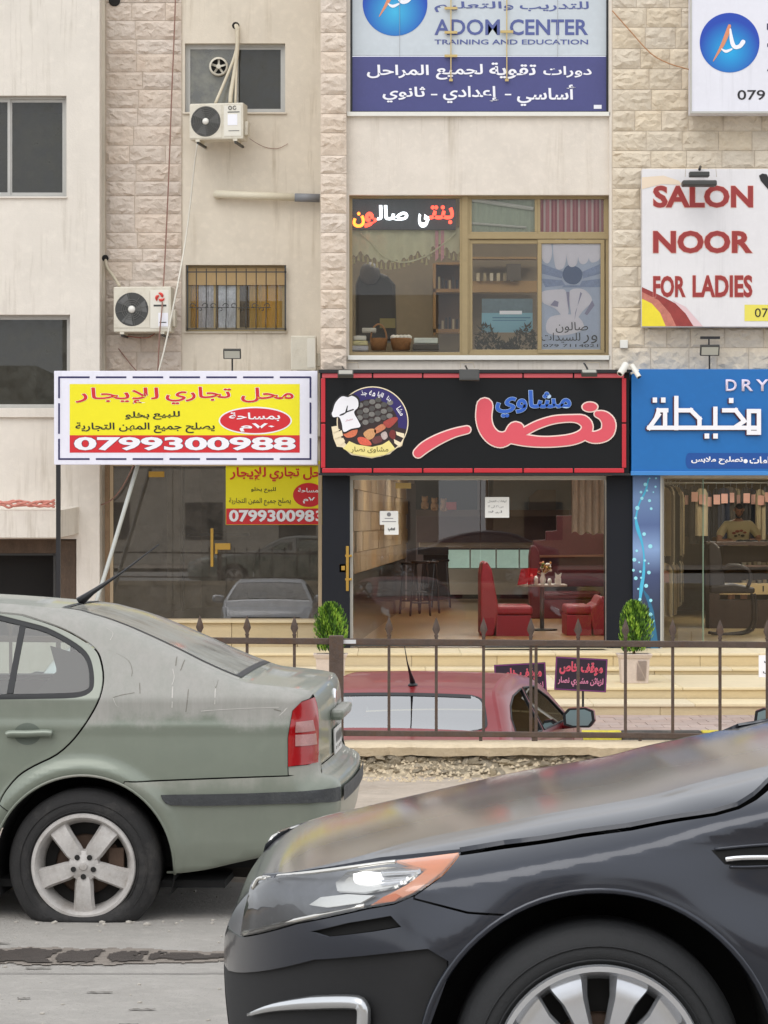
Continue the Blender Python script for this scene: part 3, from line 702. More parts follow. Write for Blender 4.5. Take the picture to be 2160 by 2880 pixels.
ST = [S5([(522, 484, 22), (560, 452, 25), (625, 415, 23), (700, 384, 19), (765, 368, 17)]),
      S5([(853, 250, 38), (848, 310, 37), (862, 365, 36), (895, 405, 36), (935, 418, 36), (975, 400, 30), (1000, 365, 32), (1018, 362, 28)]),
      S5([(985, 410, 24), (1050, 420, 26), (1130, 428, 24), (1210, 426, 24), (1290, 415, 25), (1345, 390, 26), (1362, 352, 26), (1340, 322, 24), (1290, 312, 16), (1200, 318, 17), (1120, 342, 18), (1060, 372, 18), (1020, 395, 18)]),
      S5([(1350, 385, 26), (1385, 405, 26), (1430, 400, 30), (1462, 378, 32), (1468, 335, 32), (1445, 302, 24), (1412, 290, 14)])]
dot = [ell(880+1375/1.765, 1000+255/1.765, 36/1.765, 22/1.765)]
big = [p for s in ST for p in brush(s)]; bigo = [p for s in ST for p in brush(s, grow=3.6)]
def relief(name, polys, mat, D, th, par):
    o = flat(name, polys, mat, D, par); bm = bmesh.new(); bm.from_mesh(o.data); r = bmesh.ops.extrude_face_region(bm, geom=bm.faces[:]); bmesh.ops.translate(bm, vec=(0, -th, 0), verts=[v for v in r['geom'] if isinstance(v, bmesh.types.BMVert)]); bm.to_mesh(o.data); bm.free(); return o
relief('letter_rim', bigo+[ell(880+1375/1.765, 1000+255/1.765, 24.5, 16)], p_rim, DK-.002, .018, t); relief('letter', big+dot, p_pink, DK-.021, .004, t)
text('small_lettering', 'مشاوي', 1394, 1098, 1606, 1174, DK-.03, col('letter_blue', 40, 92, 186), t, arabic=True, bold=.03, halo=col('letter_blue_rim', 170, 196, 226), hw=.016)
# round emblem
e = bpy.data.objects.new('emblem', None); COL.objects.link(e); e.parent = t; e.location = (X(1040, DK)-t.location.x, DK-.01-t.location.y, Z(1185, DK)-t.location.z)
E5 = lambda P: [(880+x/5.184, 1040+y/5.184) for x, y in P]
c0, c1, rx, ry = 880+870/5.184, 1040+760/5.184, 101, 100
k = DK-.003
flat('rim', [ell(c0, c1, rx, ry, 60)]+[E5([(430, 1130), (560, 1240), (860, 1290), (1120, 1230), (1200, 1150), (1300, 1110), (1350, 900), (1250, 800), (450, 800), (270, 830), (300, 1000), (350, 1120)])], p_cream, k, e)
flat('ground', [ell(c0, c1, rx-3, ry-3, 60)], col('emblem_dark', 52, 36, 36, var=.4, vs=30), k-.002, e)
flat('arc_band', [[(c0+(rx-4)*math.cos(a), c1+(ry-4)*math.sin(a)) for a in np.linspace(-2.55, .22, 40)]+[(c0-3+(rx-26)*math.cos(a), c1+8+(ry-28)*math.sin(a)) for a in np.linspace(.1, -2.5, 40)]], col('emblem_navy', 44, 34, 100), k-.004, e)
rg = random.Random(4)
greys = [col('meat_grey', 128, 126, 122, var=.5, vs=60), col('meat_grey_dark', 84, 82, 80, var=.4, vs=60)]
for r_ in range(4):
    for c_ in range(6):
        x = 690+c_*88-r_*4; y = 520+r_*92-c_*26+rg.uniform(-8, 8)
        if (x-870)**2+(y-760)**2 < 390**2: flat('meat', [E5(ell(x, y, 46, 38, 12))], greys[(r_+c_) % 2], k-.006-.0005*((r_*6+c_) % 3), e)
for P, cc in (([(650, 1000), (720, 980), (820, 1030), (850, 1100), (700, 1090)], (226, 100, 78)), ([(450, 920), (640, 860), (620, 960), (500, 990)], (222, 120, 84)), ([(740, 920), (830, 860), (920, 880), (890, 980), (820, 1020), (760, 980)], (214, 160, 110)),
              ([(900, 860), (1010, 790), (1060, 850), (920, 930)], (206, 128, 92)), ([(1030, 760), (1180, 690), (1240, 720), (1130, 840), (1060, 830)], (170, 70, 62)), ([(1140, 880), (1200, 900), (1190, 1020), (1110, 960)], (120, 44, 40)),
              ([(860, 1010), (980, 960), (1010, 1040), (900, 1080)], (110, 60, 60)), ([(990, 940), (1060, 900), (1090, 980), (1030, 1020)], (196, 180, 176))):
    flat('garnish', [E5(spl(P, 4, True))], col('garnish_colour', *cc, var=.35, vs=50), k-.008, e)
for P in ([(300, 940), (420, 880), (440, 960), (310, 1010)], [(340, 1040), (440, 990), (470, 1040), (390, 1110)], [(1210, 900), (1330, 930), (1330, 1000), (1220, 950)], [(1180, 1010), (1300, 1070), (1270, 1130), (1190, 1070)], [(275, 830), (340, 850), (400, 870), (300, 920)]):
    flat('bread', [E5(P)], p_cream, k-.009, e)
flat('ribbon', [E5([(440, 1150), (530, 1040), (640, 1090), (860, 1125), (1010, 1090), (1110, 1030), (1200, 1150), (1060, 1235), (860, 1275), (600, 1230)])], col('ribbon_yellow', 232, 218, 140), k-.011, e)
text('ribbon_lettering', 'مشاوى نصار', 880+555/5.184, 1040+1120/5.184, 880+1100/5.184, 1040+1215/5.184, k-.013, col('ribbon_print', 112, 104, 40), e, arabic=True, bold=.01)
hat = spl([(290, 600), (330, 480), (420, 390), (510, 400), (570, 380), (650, 430), (660, 540), (600, 620), (660, 740), (690, 830), (560, 860), (450, 905), (420, 780), (380, 690), (300, 690), (275, 640)], 4, True)
cxh, cyh = 480, 640
flat('hat_outline', [E5([(cxh+(x-cxh)*1.13, cyh+(y-cyh)*1.1) for x, y in hat])], p_blk, k-.012, e); flat('hat', [E5(hat)], p_wht, k-.014, e)
flat('hat_fold', [E5(p) for p in ([(390, 655), (470, 620), (500, 520), (510, 525), (500, 600), (590, 570), (600, 585), (500, 620), (440, 660), (390, 672)],)], p_blk, k-.016, e)
text('hat_print', 'نصار', 880+470/5.184, 1040+710/5.184, 880+580/5.184, 1040+750/5.184, k-.016, col('hat_red', 190, 110, 130), e, arabic=True, bold=.0, tilt=.2)
for i, (wd, x, y, a, ww) in enumerate((('جذ', 745, 345, .0, 90), ('مه', 865, 345, -.12, 90), ('اايا', 985, 370, -.32, 85), ('وينا', 1120, 440, -.62, 100), ('مشا', 1280, 600, -1.0, 130))):
    text('arc_lettering', wd, 880+(x-ww/2)/5.184, 1040+(y-42)/5.184, 880+(x+ww/2)/5.184, 1040+(y+42)/5.184, k-.006, p_wht, e, arabic=True, bold=.02, tilt=a)

# ---- dry cleaner sign (blue)
DZ = 19.60
t = thing('dry_cleaner_sign', 'blue dry cleaner sign with white raised Arabic letters', 'sign', (X(1970, DZ), DZ, Z(1335, DZ)))
g = MB(); g.box(X(1776, DZ), X(2560, DZ), DZ, DR+.05, Z(1335, DZ), Z(1038, DZ)); g.build('panel', p_blu, t, bevel=.008)
g = MB(); g.box(X(1774, DZ), X(2562, DZ), DZ-.02, DZ+.02, Z(1337, DZ), Z(1325, DZ)); g.build('edge_trim', col('blue_trim', 60, 130, 200), t, bevel=.006)
V = lambda P: [(1700+x/2.304, 1000+y/2.304) for x, y in P]
kuf = [bar(V([(465, 275), (465, 470)]), 12), bar(V([(290, 468), (1000, 468)]), 12), bar(V([(290, 468), (350, 385)]), 12), bar(V([(350, 355), (400, 355)]), 12), bar(V([(352, 355), (338, 395)]), 12), bar(V([(392, 355), (392, 460)]), 12),
       bar(V([(480, 355), (560, 355), (615, 410), (615, 460)]), 12), bar(V([(718, 345), (718, 462)]), 12), bar(V([(775, 355), (850, 355), (905, 425)]), 12), bar(V([(905, 425), (850, 462)]), 12), bar(V([(935, 500), (935, 360), (1000, 360), (1000, 500), (940, 500)]), 12),
       [V(rect(312, 272, 340, 305)), V(rect(366, 272, 395, 305)), V(rect(806, 275, 835, 308)), V(rect(648, 505, 678, 538)), V(rect(704, 505, 734, 538))]]
kp = [p for s in kuf for p in s]
relief('letter_side', [[(x-4, y+2) for x, y in p] for p in kp], col('letter_maroon', 84, 30, 46), DZ-.002, .02, t); relief('letter', kp, p_wht, DZ-.03, .02, t)
p_lilw = col('letter_lilac', 220, 210, 232)
for s, x0, x1 in (('D', 2041, 2072), ('R', 2086, 2118), ('Y', 2126, 2162), ('C', 2195, 2228), ('L', 2240, 2270)):
    if s in 'DRY': text('letter', s, x0, 1067, x1, 1100, DZ-.01, p_lilw, t, bold=.02, depth=.01)
flat('pill_field', [rect(1938, 1274, 2600, 1318), ell(1938, 1296, 10, 22, 20)], col('deep_blue', 14, 74, 150), DZ-.003, t)
text('lettering', 'تصليح ملابس', 1944, 1284, 2090, 1306, DZ-.006, p_wht, t, arabic=True, bold=.03); flat('bullet', [ell(2097, 1297, 6, 6, 14)], p_wht, DZ-.006, t)
text('lettering', 'امات', 2108, 1284, 2164, 1304, DZ-.006, p_wht, t, arabic=True, bold=.03)

# ---- training centre banner in the upper opening of the bay
DT = DE+.08
t = thing('training_center_banner', 'training centre banner with purple-blue lower band filling the upper bay opening', 'banner', (X(1345, DT), DT, Z(316, DT)))
board('panel', 990, -160, 1706, 157, DT, .03, p_pale, t); board('lower_panel', 990, 159, 1706, 313, DT-.004, .03, p_pur, t)
g = MB(); g.box(X(984, DT), X(991, DT), DT-.03, DT+.05, Z(315, DT), Z(-160, DT)); g.box(X(1705, DT), X(1713, DT), DT-.03, DT+.05, Z(315, DT), Z(-160, DT)); g.box(X(984, DT), X(1712, DT), DT-.02, DT+.05, Z(317, DT), Z(313, DT)); g.build('frame', m_blk, t)
def grad_disc(nm, cx, cy, r_, D, par, c_in, c_out):
    m = bpy.data.materials.new('radial_blue'); m.use_nodes = True; n = m.node_tree; b = n.nodes['Principled BSDF']; b.inputs['Roughness'].default_value = .4
    tc = n.nodes.new('ShaderNodeTexCoord'); mp = n.nodes.new('ShaderNodeMapping'); n.links.new(tc.outputs['Object'], mp.inputs[0])
    s = 1/(r_*(D-CAMY)/F); mp.inputs['Scale'].default_value = (s, 0, s); mp.inputs['Location'].default_value = (-X(cx, D)*s, 0, -Z(cy+r_*.25, D)*s)
    gr_ = n.nodes.new('ShaderNodeTexGradient'); gr_.gradient_type = 'SPHERICAL'; n.links.new(mp.outputs[0], gr_.inputs[0])
    cr = n.nodes.new('ShaderNodeMix'); cr.data_type = 'RGBA'; cr.inputs[6].default_value = (*c_out, 1); cr.inputs[7].default_value = (*c_in, 1); n.links.new(gr_.outputs[0], cr.inputs[0]); n.links.new(cr.outputs[2], b.inputs['Base Color'])
    o = flat(nm, [ell(cx, cy, r_, r_, 56)], m, D, par)
    # put() leaves mesh coordinates in world space relative to the parent chain, so object coordinates equal world ones
    return o
ci, cu_ = hx(60, 180, 222), hx(16, 70, 176)
d = DT-.004
grad_disc('logo_disc', 1111, 10, 91, d, t, ci, cu_)
def logo_a(cx, cy, s, D, par):
    f = lambda P: [(cx+x*s, cy+y*s, r*s) for x, y, r in P]
    for p in (f([(.02, -.62, .055), (-.08, -.3, .075), (-.25, .1, .06), (-.55, .62, .015)]),): flat('logo_stroke', brush(p), col('logo_orange', 214, 140, 104), D, par)
    flat('logo_stroke', brush(f([(.05, -.5, .03), (.1, -.1, .07), (.2, .12, .07), (.38, .1, .07), (.5, -.05, .08)]))+brush(f([(-.25, .2, .02), (-.1, .28, .05), (.1, .2, .03)])), p_wht, D-.002, par)
logo_a(1113, -6, 84, d-.003, t)
arabic_line('للتدريب', 1462, 4, 1656, 32, d, p_ltxt, t, bold=.015); arabic_line('والتعليم', 1222, 4, 1444, 34, d, p_ltxt, t, bold=.015)
text('lettering', 'ADOM', 1222, 54, 1406, 99, d, p_ltxt, t, bold=.016); text('lettering', 'CENTER', 1434, 54, 1654, 99, d, p_ltxt, t, bold=.022)
text('lettering', 'TRAINING AND EDUCATION', 1222, 111, 1654, 125, d, p_ltxt, t, bold=.015)
arabic_line('دورات', 1528, 186, 1664, 218, d-.006, p_wht, t, bold=.022); arabic_line('تقوية', 1376, 176, 1508, 222, d-.006, p_wht, t, bold=.022); arabic_line('لجميع', 1226, 180, 1358, 224, d-.006, p_wht, t, bold=.022); arabic_line('المراحل', 1032, 182, 1206, 220, d-.006, p_wht, t, bold=.022)
arabic_line('أساسي', 1454, 238, 1620, 298, d-.006, p_wht, t, bold=.022); text('lettering', '-', 1420, 264, 1438, 268, d-.006, p_wht, t); arabic_line('إعدادي', 1246, 242, 1404, 290, d-.006, p_wht, t, bold=.022); text('lettering', '-', 1212, 264, 1230, 268, d-.006, p_wht, t); arabic_line('ثانوي', 1076, 244, 1196, 288, d-.006, p_wht, t, bold=.022)
flat('sticker', [rect(1670, 295, 1692, 306)], p_wht, d-.006, t)
for xx in (1268, 1425):
    g = MB(); g.box(X(xx-1.5, DT), X(xx+1.5, DT), DT-.05, DT-.035, Z(225, DT), Z(-160, DT))
    for yy in ((24, 92, 158, 226) if xx < 1300 else (90, 226)): g.box(X(xx-(18 if yy != 226 else 5), DT), X(xx+(18 if yy != 226 else 5), DT), DT-.055, DT-.03, Z(yy+4, DT), Z(yy-3, DT))
    g.build('hanging_bracket', col('brass_strip', 196, 172, 112), t)
for xx, y1 in ((1124, 94), (1568, 92)):
    g = MB(); g.tube([(X(xx, DT), DT-.02, Z(-160, DT)), (X(xx, DT), DT-.02, Z(160, DT))], .0025, 5); g.build('wire', col('wire_grey', 150, 150, 150), t)

# ---- training centre light box at top right
DQ = 19.55
t = thing('training_center_lightbox', 'white light box sign with round blue logo on the upper right stone wall', 'sign', (X(2100, DQ), DQ, Z(316, DQ)))
g = MB(); g.box(X(1944, DQ), X(2700, DQ), DQ, DR-.02, Z(316, DQ), Z(-160, DQ)); g.build('panel', col('lightbox_white', 224, 224, 232, var=.05, vs=2, streak=.3), t, bevel=.012)
g = MB(); g.box(X(1941, DQ), X(2704, DQ), DQ-.008, DQ+.03, Z(319, DQ), Z(313, DQ)); g.box(X(1941, DQ), X(1946, DQ), DQ-.008, DQ+.03, Z(313, DQ), Z(-160, DQ)); g.build('frame', m_alu, t)
grad_disc('logo_disc', 2052, 120, 84, DQ-.004, t, hx(20, 170, 226), hx(20, 66, 172)); logo_a(2050, 122, 80, DQ-.008, t)
text('phone_number', '079', 2074, 253, 2152, 281, DQ-.004, p_blk, t, bold=.01)
text('lettering', 'AD', 2157, 160, 2240, 200, DQ-.004, p_nav, t, bold=.03); flat('lettering', [rect(2157, 66, 2200, 84), rect(2158, 122, 2200, 132)], p_nav, DQ-.004, t)

# ---- salon sign on the right wall
DN = 19.72
t = thing('salon_sign', 'white ladies salon sign with dark red capitals and yellow corner swirl', 'sign', (X(2000, DN), DN, Z(920, DN)))
g = MB(); g.box(X(1806, DN), X(2640, DN), DN, DR-.02, Z(919, DN), Z(475, DN)); g.build('panel', col('salon_white', 222, 220, 222, var=.06, vs=2, streak=.3), t, bevel=.006)
hp = col('peach_halo', 232, 176, 160)
d = DN-.007
text('lettering', 'SALON', 1837, 522, 2118, 584, d, p_dred, t, bold=.035, halo=hp, hw=.014); text('lettering', 'NOOR', 1837, 649, 2116, 712, d, p_dred, t, bold=.035, halo=hp, hw=.014)
text('lettering', 'FOR', 1837, 776, 1928, 836, d, p_dred, t, bold=.03, halo=hp, hw=.014); text('lettering', 'LADIES', 1948, 774, 2116, 836, d, p_dred, t, bold=.03, halo=hp, hw=.014)
Vb = lambda P: [(1660+x/2.086, y/2.086) for x, y in P]
b0 = [(303, 1916), (303, 1690)]
flat('swirl', [Vb([(303, 1914), (303, 1752), (360, 1780), (410, 1835), (443, 1914)])], col('swirl_yellow', 232, 214, 50, var=.1, vs=6), d+.003, t)
flat('swirl', [Vb([(303, 1752), (303, 1712), (400, 1760), (470, 1840), (505, 1914), (443, 1914), (410, 1835), (360, 1780)])], col('swirl_rose', 196, 120, 104, var=.3, vs=12), d+.003, t)
flat('swirl', [Vb([(303, 1712), (303, 1684), (400, 1728), (500, 1780), (560, 1840), (606, 1914), (505, 1914), (470, 1840), (400, 1760)])], col('swirl_red', 150, 56, 52, var=.3, vs=12), d+.003, t)
flat('swirl', [Vb([(480, 1760), (560, 1800), (640, 1890), (660, 1914), (606, 1914), (560, 1840)])], col('swirl_pale', 216, 188, 192), d+.003, t)
flat('swirl', [Vb([(303, 1040), (430, 1030), (520, 1060), (540, 1085), (420, 1080), (303, 1110)])], col('swirl_beige', 226, 208, 186), d+.003, t)
flat('phone_field', [rect(2094, 857, 2500, 903)], col('phone_yellow', 226, 214, 90), d+.003, t); text('phone_number', '07', 2123, 867, 2160, 892, d-.001, p_blk, t, bold=.0)
flat('dryer_print', [Vb([(990, 1030), (1010, 1018), (1035, 1022), (1120, 1180), (1060, 1130), (1000, 1060)])], p_blk, d, t)

# ---- pillars of the grill shop front, tall decal pillar of the dry cleaner
def pillar(x0, x1, y1, D, mat, label, cat='shopfront pillar'):
    t = thing('shopfront_pillar', label, cat, (X((x0+x1)/2, D), D, FL)); g = MB(); g.box(X(x0, D), X(x1, D), D, D+.5, FL, Z(1338, D)); g.build('cladding', mat, t); return t
m_pil = M('dark_cladding', hx(22, 25, 33), .5, var=.06, vs=3, spec=.25)
pillar(906, 984, 0, DM, m_pil, 'dark cladding pillar left of the grill restaurant door'); pillar(1706, 1778, 0, DM, m_pil, 'dark cladding pillar between the grill restaurant and the dry cleaner')
m_dec = M('decal_blue', hx(74, 94, 134), .35, var=.35, vs=.9)
n = m_dec.node_tree; tc = n.nodes.new('ShaderNodeTexCoord'); sp = n.nodes.new('ShaderNodeSeparateXYZ'); n.links.new(tc.outputs['Object'], sp.inputs[0]); cr = n.nodes.new('ShaderNodeValToRGB'); mr = n.nodes.new('ShaderNodeMapRange'); mr.inputs[1].default_value = FL; mr.inputs[2].default_value = 2.35
n.links.new(sp.outputs[2], mr.inputs[0]); n.links.new(mr.outputs[0], cr.inputs[0]); n.links.new(cr.outputs[0], n.nodes['Principled BSDF'].inputs['Base Color'])
E_ = cr.color_ramp.elements; E_[0].position = 0; E_[0].color = (*hx(28, 52, 74), 1); E_[1].position = 1; E_[1].color = (*hx(86, 112, 160), 1)
for p_, c_ in ((.2, (48, 56, 76)), (.42, (66, 78, 116)), (.56, (132, 160, 204)), (.7, (84, 104, 150)), (.86, (110, 138, 182))): q = E_.new(p_); q.color = (*hx(*c_), 1)
DD = 19.84
t = pillar(1780, 1858, 0, DD, m_dec, 'blue printed panel with bubbles left of the dry cleaner window'); 
g = MB(); g.box(X(1857, DD), X(1862, DD), DD-.02, DD+.1, FL, Z(1338, DD)); g.build('edge_strip', m_alu, t)
Vc = lambda P: [(1700+x/2.304, 1000+y/2.304) for x, y in P]
pc = col('ribbon_cyan', 70, 176, 214); pcl = col('bubble_cyan', 150, 220, 236)
flat('ribbon_print', [q for s in ([(285, 800, 3), (265, 880, 5), (225, 960, 4), (205, 1050, 5), (215, 1120, 9), (240, 1200, 6), (255, 1290, 4), (255, 1400, 7), (240, 1500, 9), (230, 1590, 5)],) for q in brush([(1700+x/2.304, 1000+y/2.304, r_/2.304*1.3) for x, y, r_ in s])], pc, DD-.003, t)
bub = [(265, 835, 12), (237, 885, 9), (292, 940, 10), (243, 925, 11), (213, 988, 14), (303, 992, 9), (331, 850, 7), (317, 885, 5), (201, 1053, 9), (257, 1157, 12), (297, 1236, 14), (209, 1265, 9), (194, 1323, 13), (262, 1328, 8), (225, 1340, 6), (286, 1347, 6), (188, 1391, 9), (233, 1400, 8), (288, 1406, 12), (203, 1443, 12), (238, 1440, 7), (219, 1512, 7), (270, 1492, 13), (300, 1587, 11), (230, 1580, 10), (298, 1678, 13), (315, 1718, 9), (325, 1937, 12), (276, 875, 7), (334, 795, 6), (293, 795, 5)]
for x, y, r_ in bub: flat('bubble_print', [ell(1700+x/2.304, 1000+y/2.304, r_/2.304, r_/2.304, 14)], pcl, DD-.005, t)
flat('swoosh_print', [Vc([(240, 1500), (290, 1560), (320, 1660), (345, 1850), (355, 1970), (300, 1970), (300, 1700), (280, 1600)])], col('swoosh', 40, 104, 140), DD-.002, t)
# ================================================================ shop rooms
def pane_px(name, x0, y0, x1, y1, D, mat, par):
    g = MB(); g.quad((X(x0, D), D, Z(y1, D)), (X(x1, D), D, Z(y1, D)), (X(x1, D), D, Z(y0, D)), (X(x0, D), D, Z(y0, D))); return g.build(name, mat, par)
def bpx(g, x0, x1, y0, y1, D, dep): return g.box(X(x0, D), X(x1, D), D, D+dep, Z(y1, D), Z(y0, D))
m_floor = M('floor_tile_tan', hx(176, 138, 92), .28, var=.15, vs=3)
m_floor3 = M('floor_tile_beige', hx(170, 150, 112), .3, var=.15, vs=2)
m_fill = M('fill_glow', (1, .96, .9), emit=9.0); m_fill_salon = M('fill_glow_salon', (1, .95, .88), emit=11.0); m_fill_bright = M('fill_glow_bright', (1, .93, .82), emit=20.0)
def added_fill_light(x, y, z, L, lab, lm=None):  # unseen glowing panels, added to brighten the shop rooms
    t = thing('added_fill_light', lab, 'added fill light', (x, y, z)); g = MB(); g.box(x-L/2, x+L/2, y-.3, y+.3, z-.03, z+.03); g.build('housing', m_wht, t)
    g = MB(); g.box(x-L/2+.03, x+L/2-.03, y-.27, y+.27, z-.05, z-.031); g.build('glow_sheet', lm or m_fill, t)
# ---- grill restaurant
rs = thing('restaurant_shopfront', 'glass front of the grill restaurant in an aluminium frame with brass door handle', 'shopfront', (X(1345, DM), DM, FL))
DG = DM+.12
g = MB(); frame_rect(g, 984, 1338, 1712, 1816, DG, 9, .06, -.03); bpx(g, 984, 1712, 1338, 1350, DG-.035, .07); g.build('frame', m_alu, rs, bevel=.003)
pane_px('pane', 994, 1350, 1350, 1808, DG, m_gl_shop, rs); pane_px('pane', 1352, 1350, 1703, 1808, DG, m_gl_shop, rs)
g = MB(); bpx(g, 984, 1712, 1808, 1818, DG-.05, .12); g.build('threshold', m_gdark, rs)
brass = M('brass', hx(190, 152, 74), .35, .7, var=.1, vs=20)
g = MB(); bpx(g, 973, 981, 1536, 1662, DG-.14, .03); bpx(g, 954, 974, 1586, 1610, DG-.12, .09); bpx(g, 960, 970, 1592, 1604, DG-.15, .03); g.box(X(977, DG)-.03, X(990, DG), DG-.13, DG-.02, Z(1566, DG), Z(1560, DG)); g.box(X(977, DG)-.03, X(990, DG), DG-.13, DG-.02, Z(1632, DG), Z(1626, DG)); g.build('door_handle', brass, rs, bevel=.004)
g = MB(); bpx(g, 1112, 1156, 1358, 1374, DG+.02, .05); g.build('door_closer', brass, rs)
m_pap = col('paper_white', 226, 226, 224, rough=.6); m_ink = col('paper_ink', 120, 120, 124)
for (x0, y0, x1, y1, lab, body) in ((1068, 1437, 1120, 1476, 'white paper notice with small black emblem on the restaurant door glass', 0), (1081, 1475, 1121, 1504, 'small white notice stuck below the other on the restaurant door glass', 1), (1364, 1398, 1432, 1456, 'white rounded notice with handwriting in the middle of the restaurant glass', 2)):
    t = thing('notice', lab, 'notice', (X((x0+x1)/2, DG), DG-.01, Z(y1, DG))); g = MB(); g.box(X(x0, DG), X(x1, DG), DG-.012, DG-.008, Z(y1, DG), Z(y0, DG)); g.build('sheet', m_pap, t, bevel=.003 if body < 2 else .001)
    if body == 2:
        for k, w_ in enumerate((52, 44, 40)): text('handwriting', 'اوقات العمل' if k == 0 else ('من ١٢ الى ١٢' if k == 1 else 'ليلا'), x0+8, y0+8+k*15, x0+8+w_, y0+16+k*15, DG-.015, m_ink, t, arabic=True, bold=0)
    elif body == 0: flat('mark', [ell((x0+x1)/2, y0+10, 6, 6, 12), rect(x0+14, y0+20, x1-14, y0+22), rect(x0+6, y0+29, x1-6, y0+31)], m_ink, DG-.015, t)
    else: text('mark', 'سحب', x0+10, y0+8, x1-10, y0+20, DG-.015, p_blk, t, arabic=True, bold=.05)
near(); DGn = DG; DG = 20.01
ri = thing('restaurant_room', 'inside of the grill restaurant seen through its glass', 'room', (1.3, 21, FL))
zc = 2.75; YB = 33.0
g = MB(); g.quad((-.5, DG, FL+.004), (3.55, DG, FL+.004), (5.6, YB, FL+.004), (-.5, YB, FL+.004)); struct(g.build('shop_floor', m_floor))
g = MB(); g.quad((-2, YB, FL), (8, YB, FL), (8, YB, zc), (-2, YB, zc)); g.build('back_wall', M('grill_back', hx(120, 100, 92), .8, var=.2, vs=2), ri)
g = MB(); g.quad((3.55, DG+.1, FL), (5.6, YB, FL), (5.6, YB, zc), (3.55, DG+.1, zc)); g.build('side_wall', M('grill_wall', hx(150, 118, 96), .8, var=.15, vs=2), ri)
g = MB(); g.quad((-.6, DG, zc), (3.55, DG, zc), (5.6, YB, zc), (-.6, YB, zc)); g.build('room_ceiling', m_wht, ri)
def lw(t): return -.46+t*.095     # the left wall drifts to the right with depth
g = MB(); y0, y1 = DG+.1, 29.5
g.quad((lw(0), y0, .9), (lw(y1-20), y1, .9), (lw(y1-20), y1, zc), (lw(0), y0, zc)); g.build('side_wall', M('yellow_stone_wall', hx(176, 150, 112), .8, var=.25, vs=5), ri)
rng = random.Random(11)
for j in range(6):
    for i in range(12):
        ya = y0+i*.78+(.39 if j % 2 else 0); yb = ya+.765; za = .92+j*.30; zb = za+.29
        g = MB(); k = .02+rng.uniform(0, .012); g.add([(lw(ya-20)+k, ya, za), (lw(yb-20)+k, yb, za), (lw(yb-20)+k, yb, zb), (lw(ya-20)+k, ya, zb), (lw(ya-20), ya, za), (lw(yb-20), yb, za), (lw(yb-20), yb, zb), (lw(ya-20), ya, zb)], [(0, 1, 2, 3), (0, 4, 5, 1), (3, 2, 6, 7), (0, 3, 7, 4), (1, 5, 6, 2)]); g.build('wall_tile', ri_t if i or j else (ri_t := M('wall_tile_yellow', hx(178, 152, 114), .7, var=.2, vs=6, rnd=.1)), ri)
g = MB(); g.quad((lw(0), y0, FL), (lw(y1-20), y1, FL), (lw(y1-20), y1, .9), (lw(0), y0, .9)); g.build('dado', M('dark_dado', hx(72, 64, 58), .12, var=.1, vs=2), ri)
g = MB(); g.box(X(1073, 28.8), X(1112, 28.8), 28.8, 29.3, FL, zc); g.build('column', M('column_grey', hx(150, 134, 112), .7, var=.1, vs=3), ri)
# service counter with lit display case
sc = thing('service_counter', 'white service counter with lit glass display case at the back of the restaurant', 'counter', (X(1400, 32), 31.6, FL))
g = MB(); bpx(g, 1255, 1505, 1600, 1672, 31.6, .8); g.build('counter_base', M('counter_white', hx(196, 184, 164), .5, var=.06, vs=3), sc)
g = MB(); bpx(g, 1180, 1560, 1524, 1542, 31.5, .9); g.build('counter_top', M('counter_top', hx(176, 150, 122), .4, var=.1, vs=4), sc)
g = MB(); bpx(g, 1258, 1496, 1546, 1597, 31.8, .02); g.build('display_glass', M('display_lit', hx(176, 200, 186), .4, emit=.35, var=.25, vs=5), sc)
g = MB()
for xx in (1255, 1322, 1395, 1460, 1500): bpx(g, xx-2, xx+2, 1542, 1600, 31.7, .04)
g.build('display_post', m_alu, sc)
g = MB(); bpx(g, 1230, 1510, 1672, 1684, 31.7, .7); g.build('plinth', m_dark, sc)
# wooden bar on the left with shelf above
bc = thing('grill_bar', 'dark wooden grill bar with shelf behind the stools', 'bar', (X(1250, 30.6), 30.6, FL))
m_wood = M('dark_wood', hx(58, 40, 32), .5, var=.3, vs=6, zs=.3); m_wood2 = M('brown_shelf', hx(104, 80, 66), .6, var=.2, vs=4)
g = MB(); bpx(g, 1145, 1170, 1360, 1688, 30.4, .2); g.build('post', m_wood, bc)
g = MB(); bpx(g, 1165, 1600, 1434, 1452, 30.6, .6); g.build('shelf', m_wood2, bc); g = MB(); bpx(g, 1165, 1340, 1350, 1434, 31.2, .1); g.build('dark_recess', m_dark, bc)
g = MB(); bpx(g, 1175, 1262, 1540, 1560, 30.5, .6); bpx(g, 1190, 1260, 1560, 1686, 30.9, .3); g.build('bar_front', m_wood, bc)
g = MB(); bpx(g, 1170, 1600, 1452, 1524, 32.4, .1); g.build('backsplash', M('maroon_backsplash', hx(96, 62, 54), .5, var=.25, vs=4), bc)
g = MB(); bpx(g, 1372, 1600, 1340, 1434, 31.3, .5); g.build('extractor_hood', M('hood_grey', hx(130, 132, 132), .45, .3, var=.1, vs=2), bc)
g = MB(); g.prism([(X(1485, 31), Z(1434, 31)), (X(1486, 31), Z(1400, 31)), (X(1510, 31), Z(1378, 31)), (X(1560, 31), Z(1378, 31)), (X(1560, 31), Z(1434, 31))], 31.0, 31.2); g.build('hood_box', M('hood_beige', hx(120, 108, 98), .5), bc)
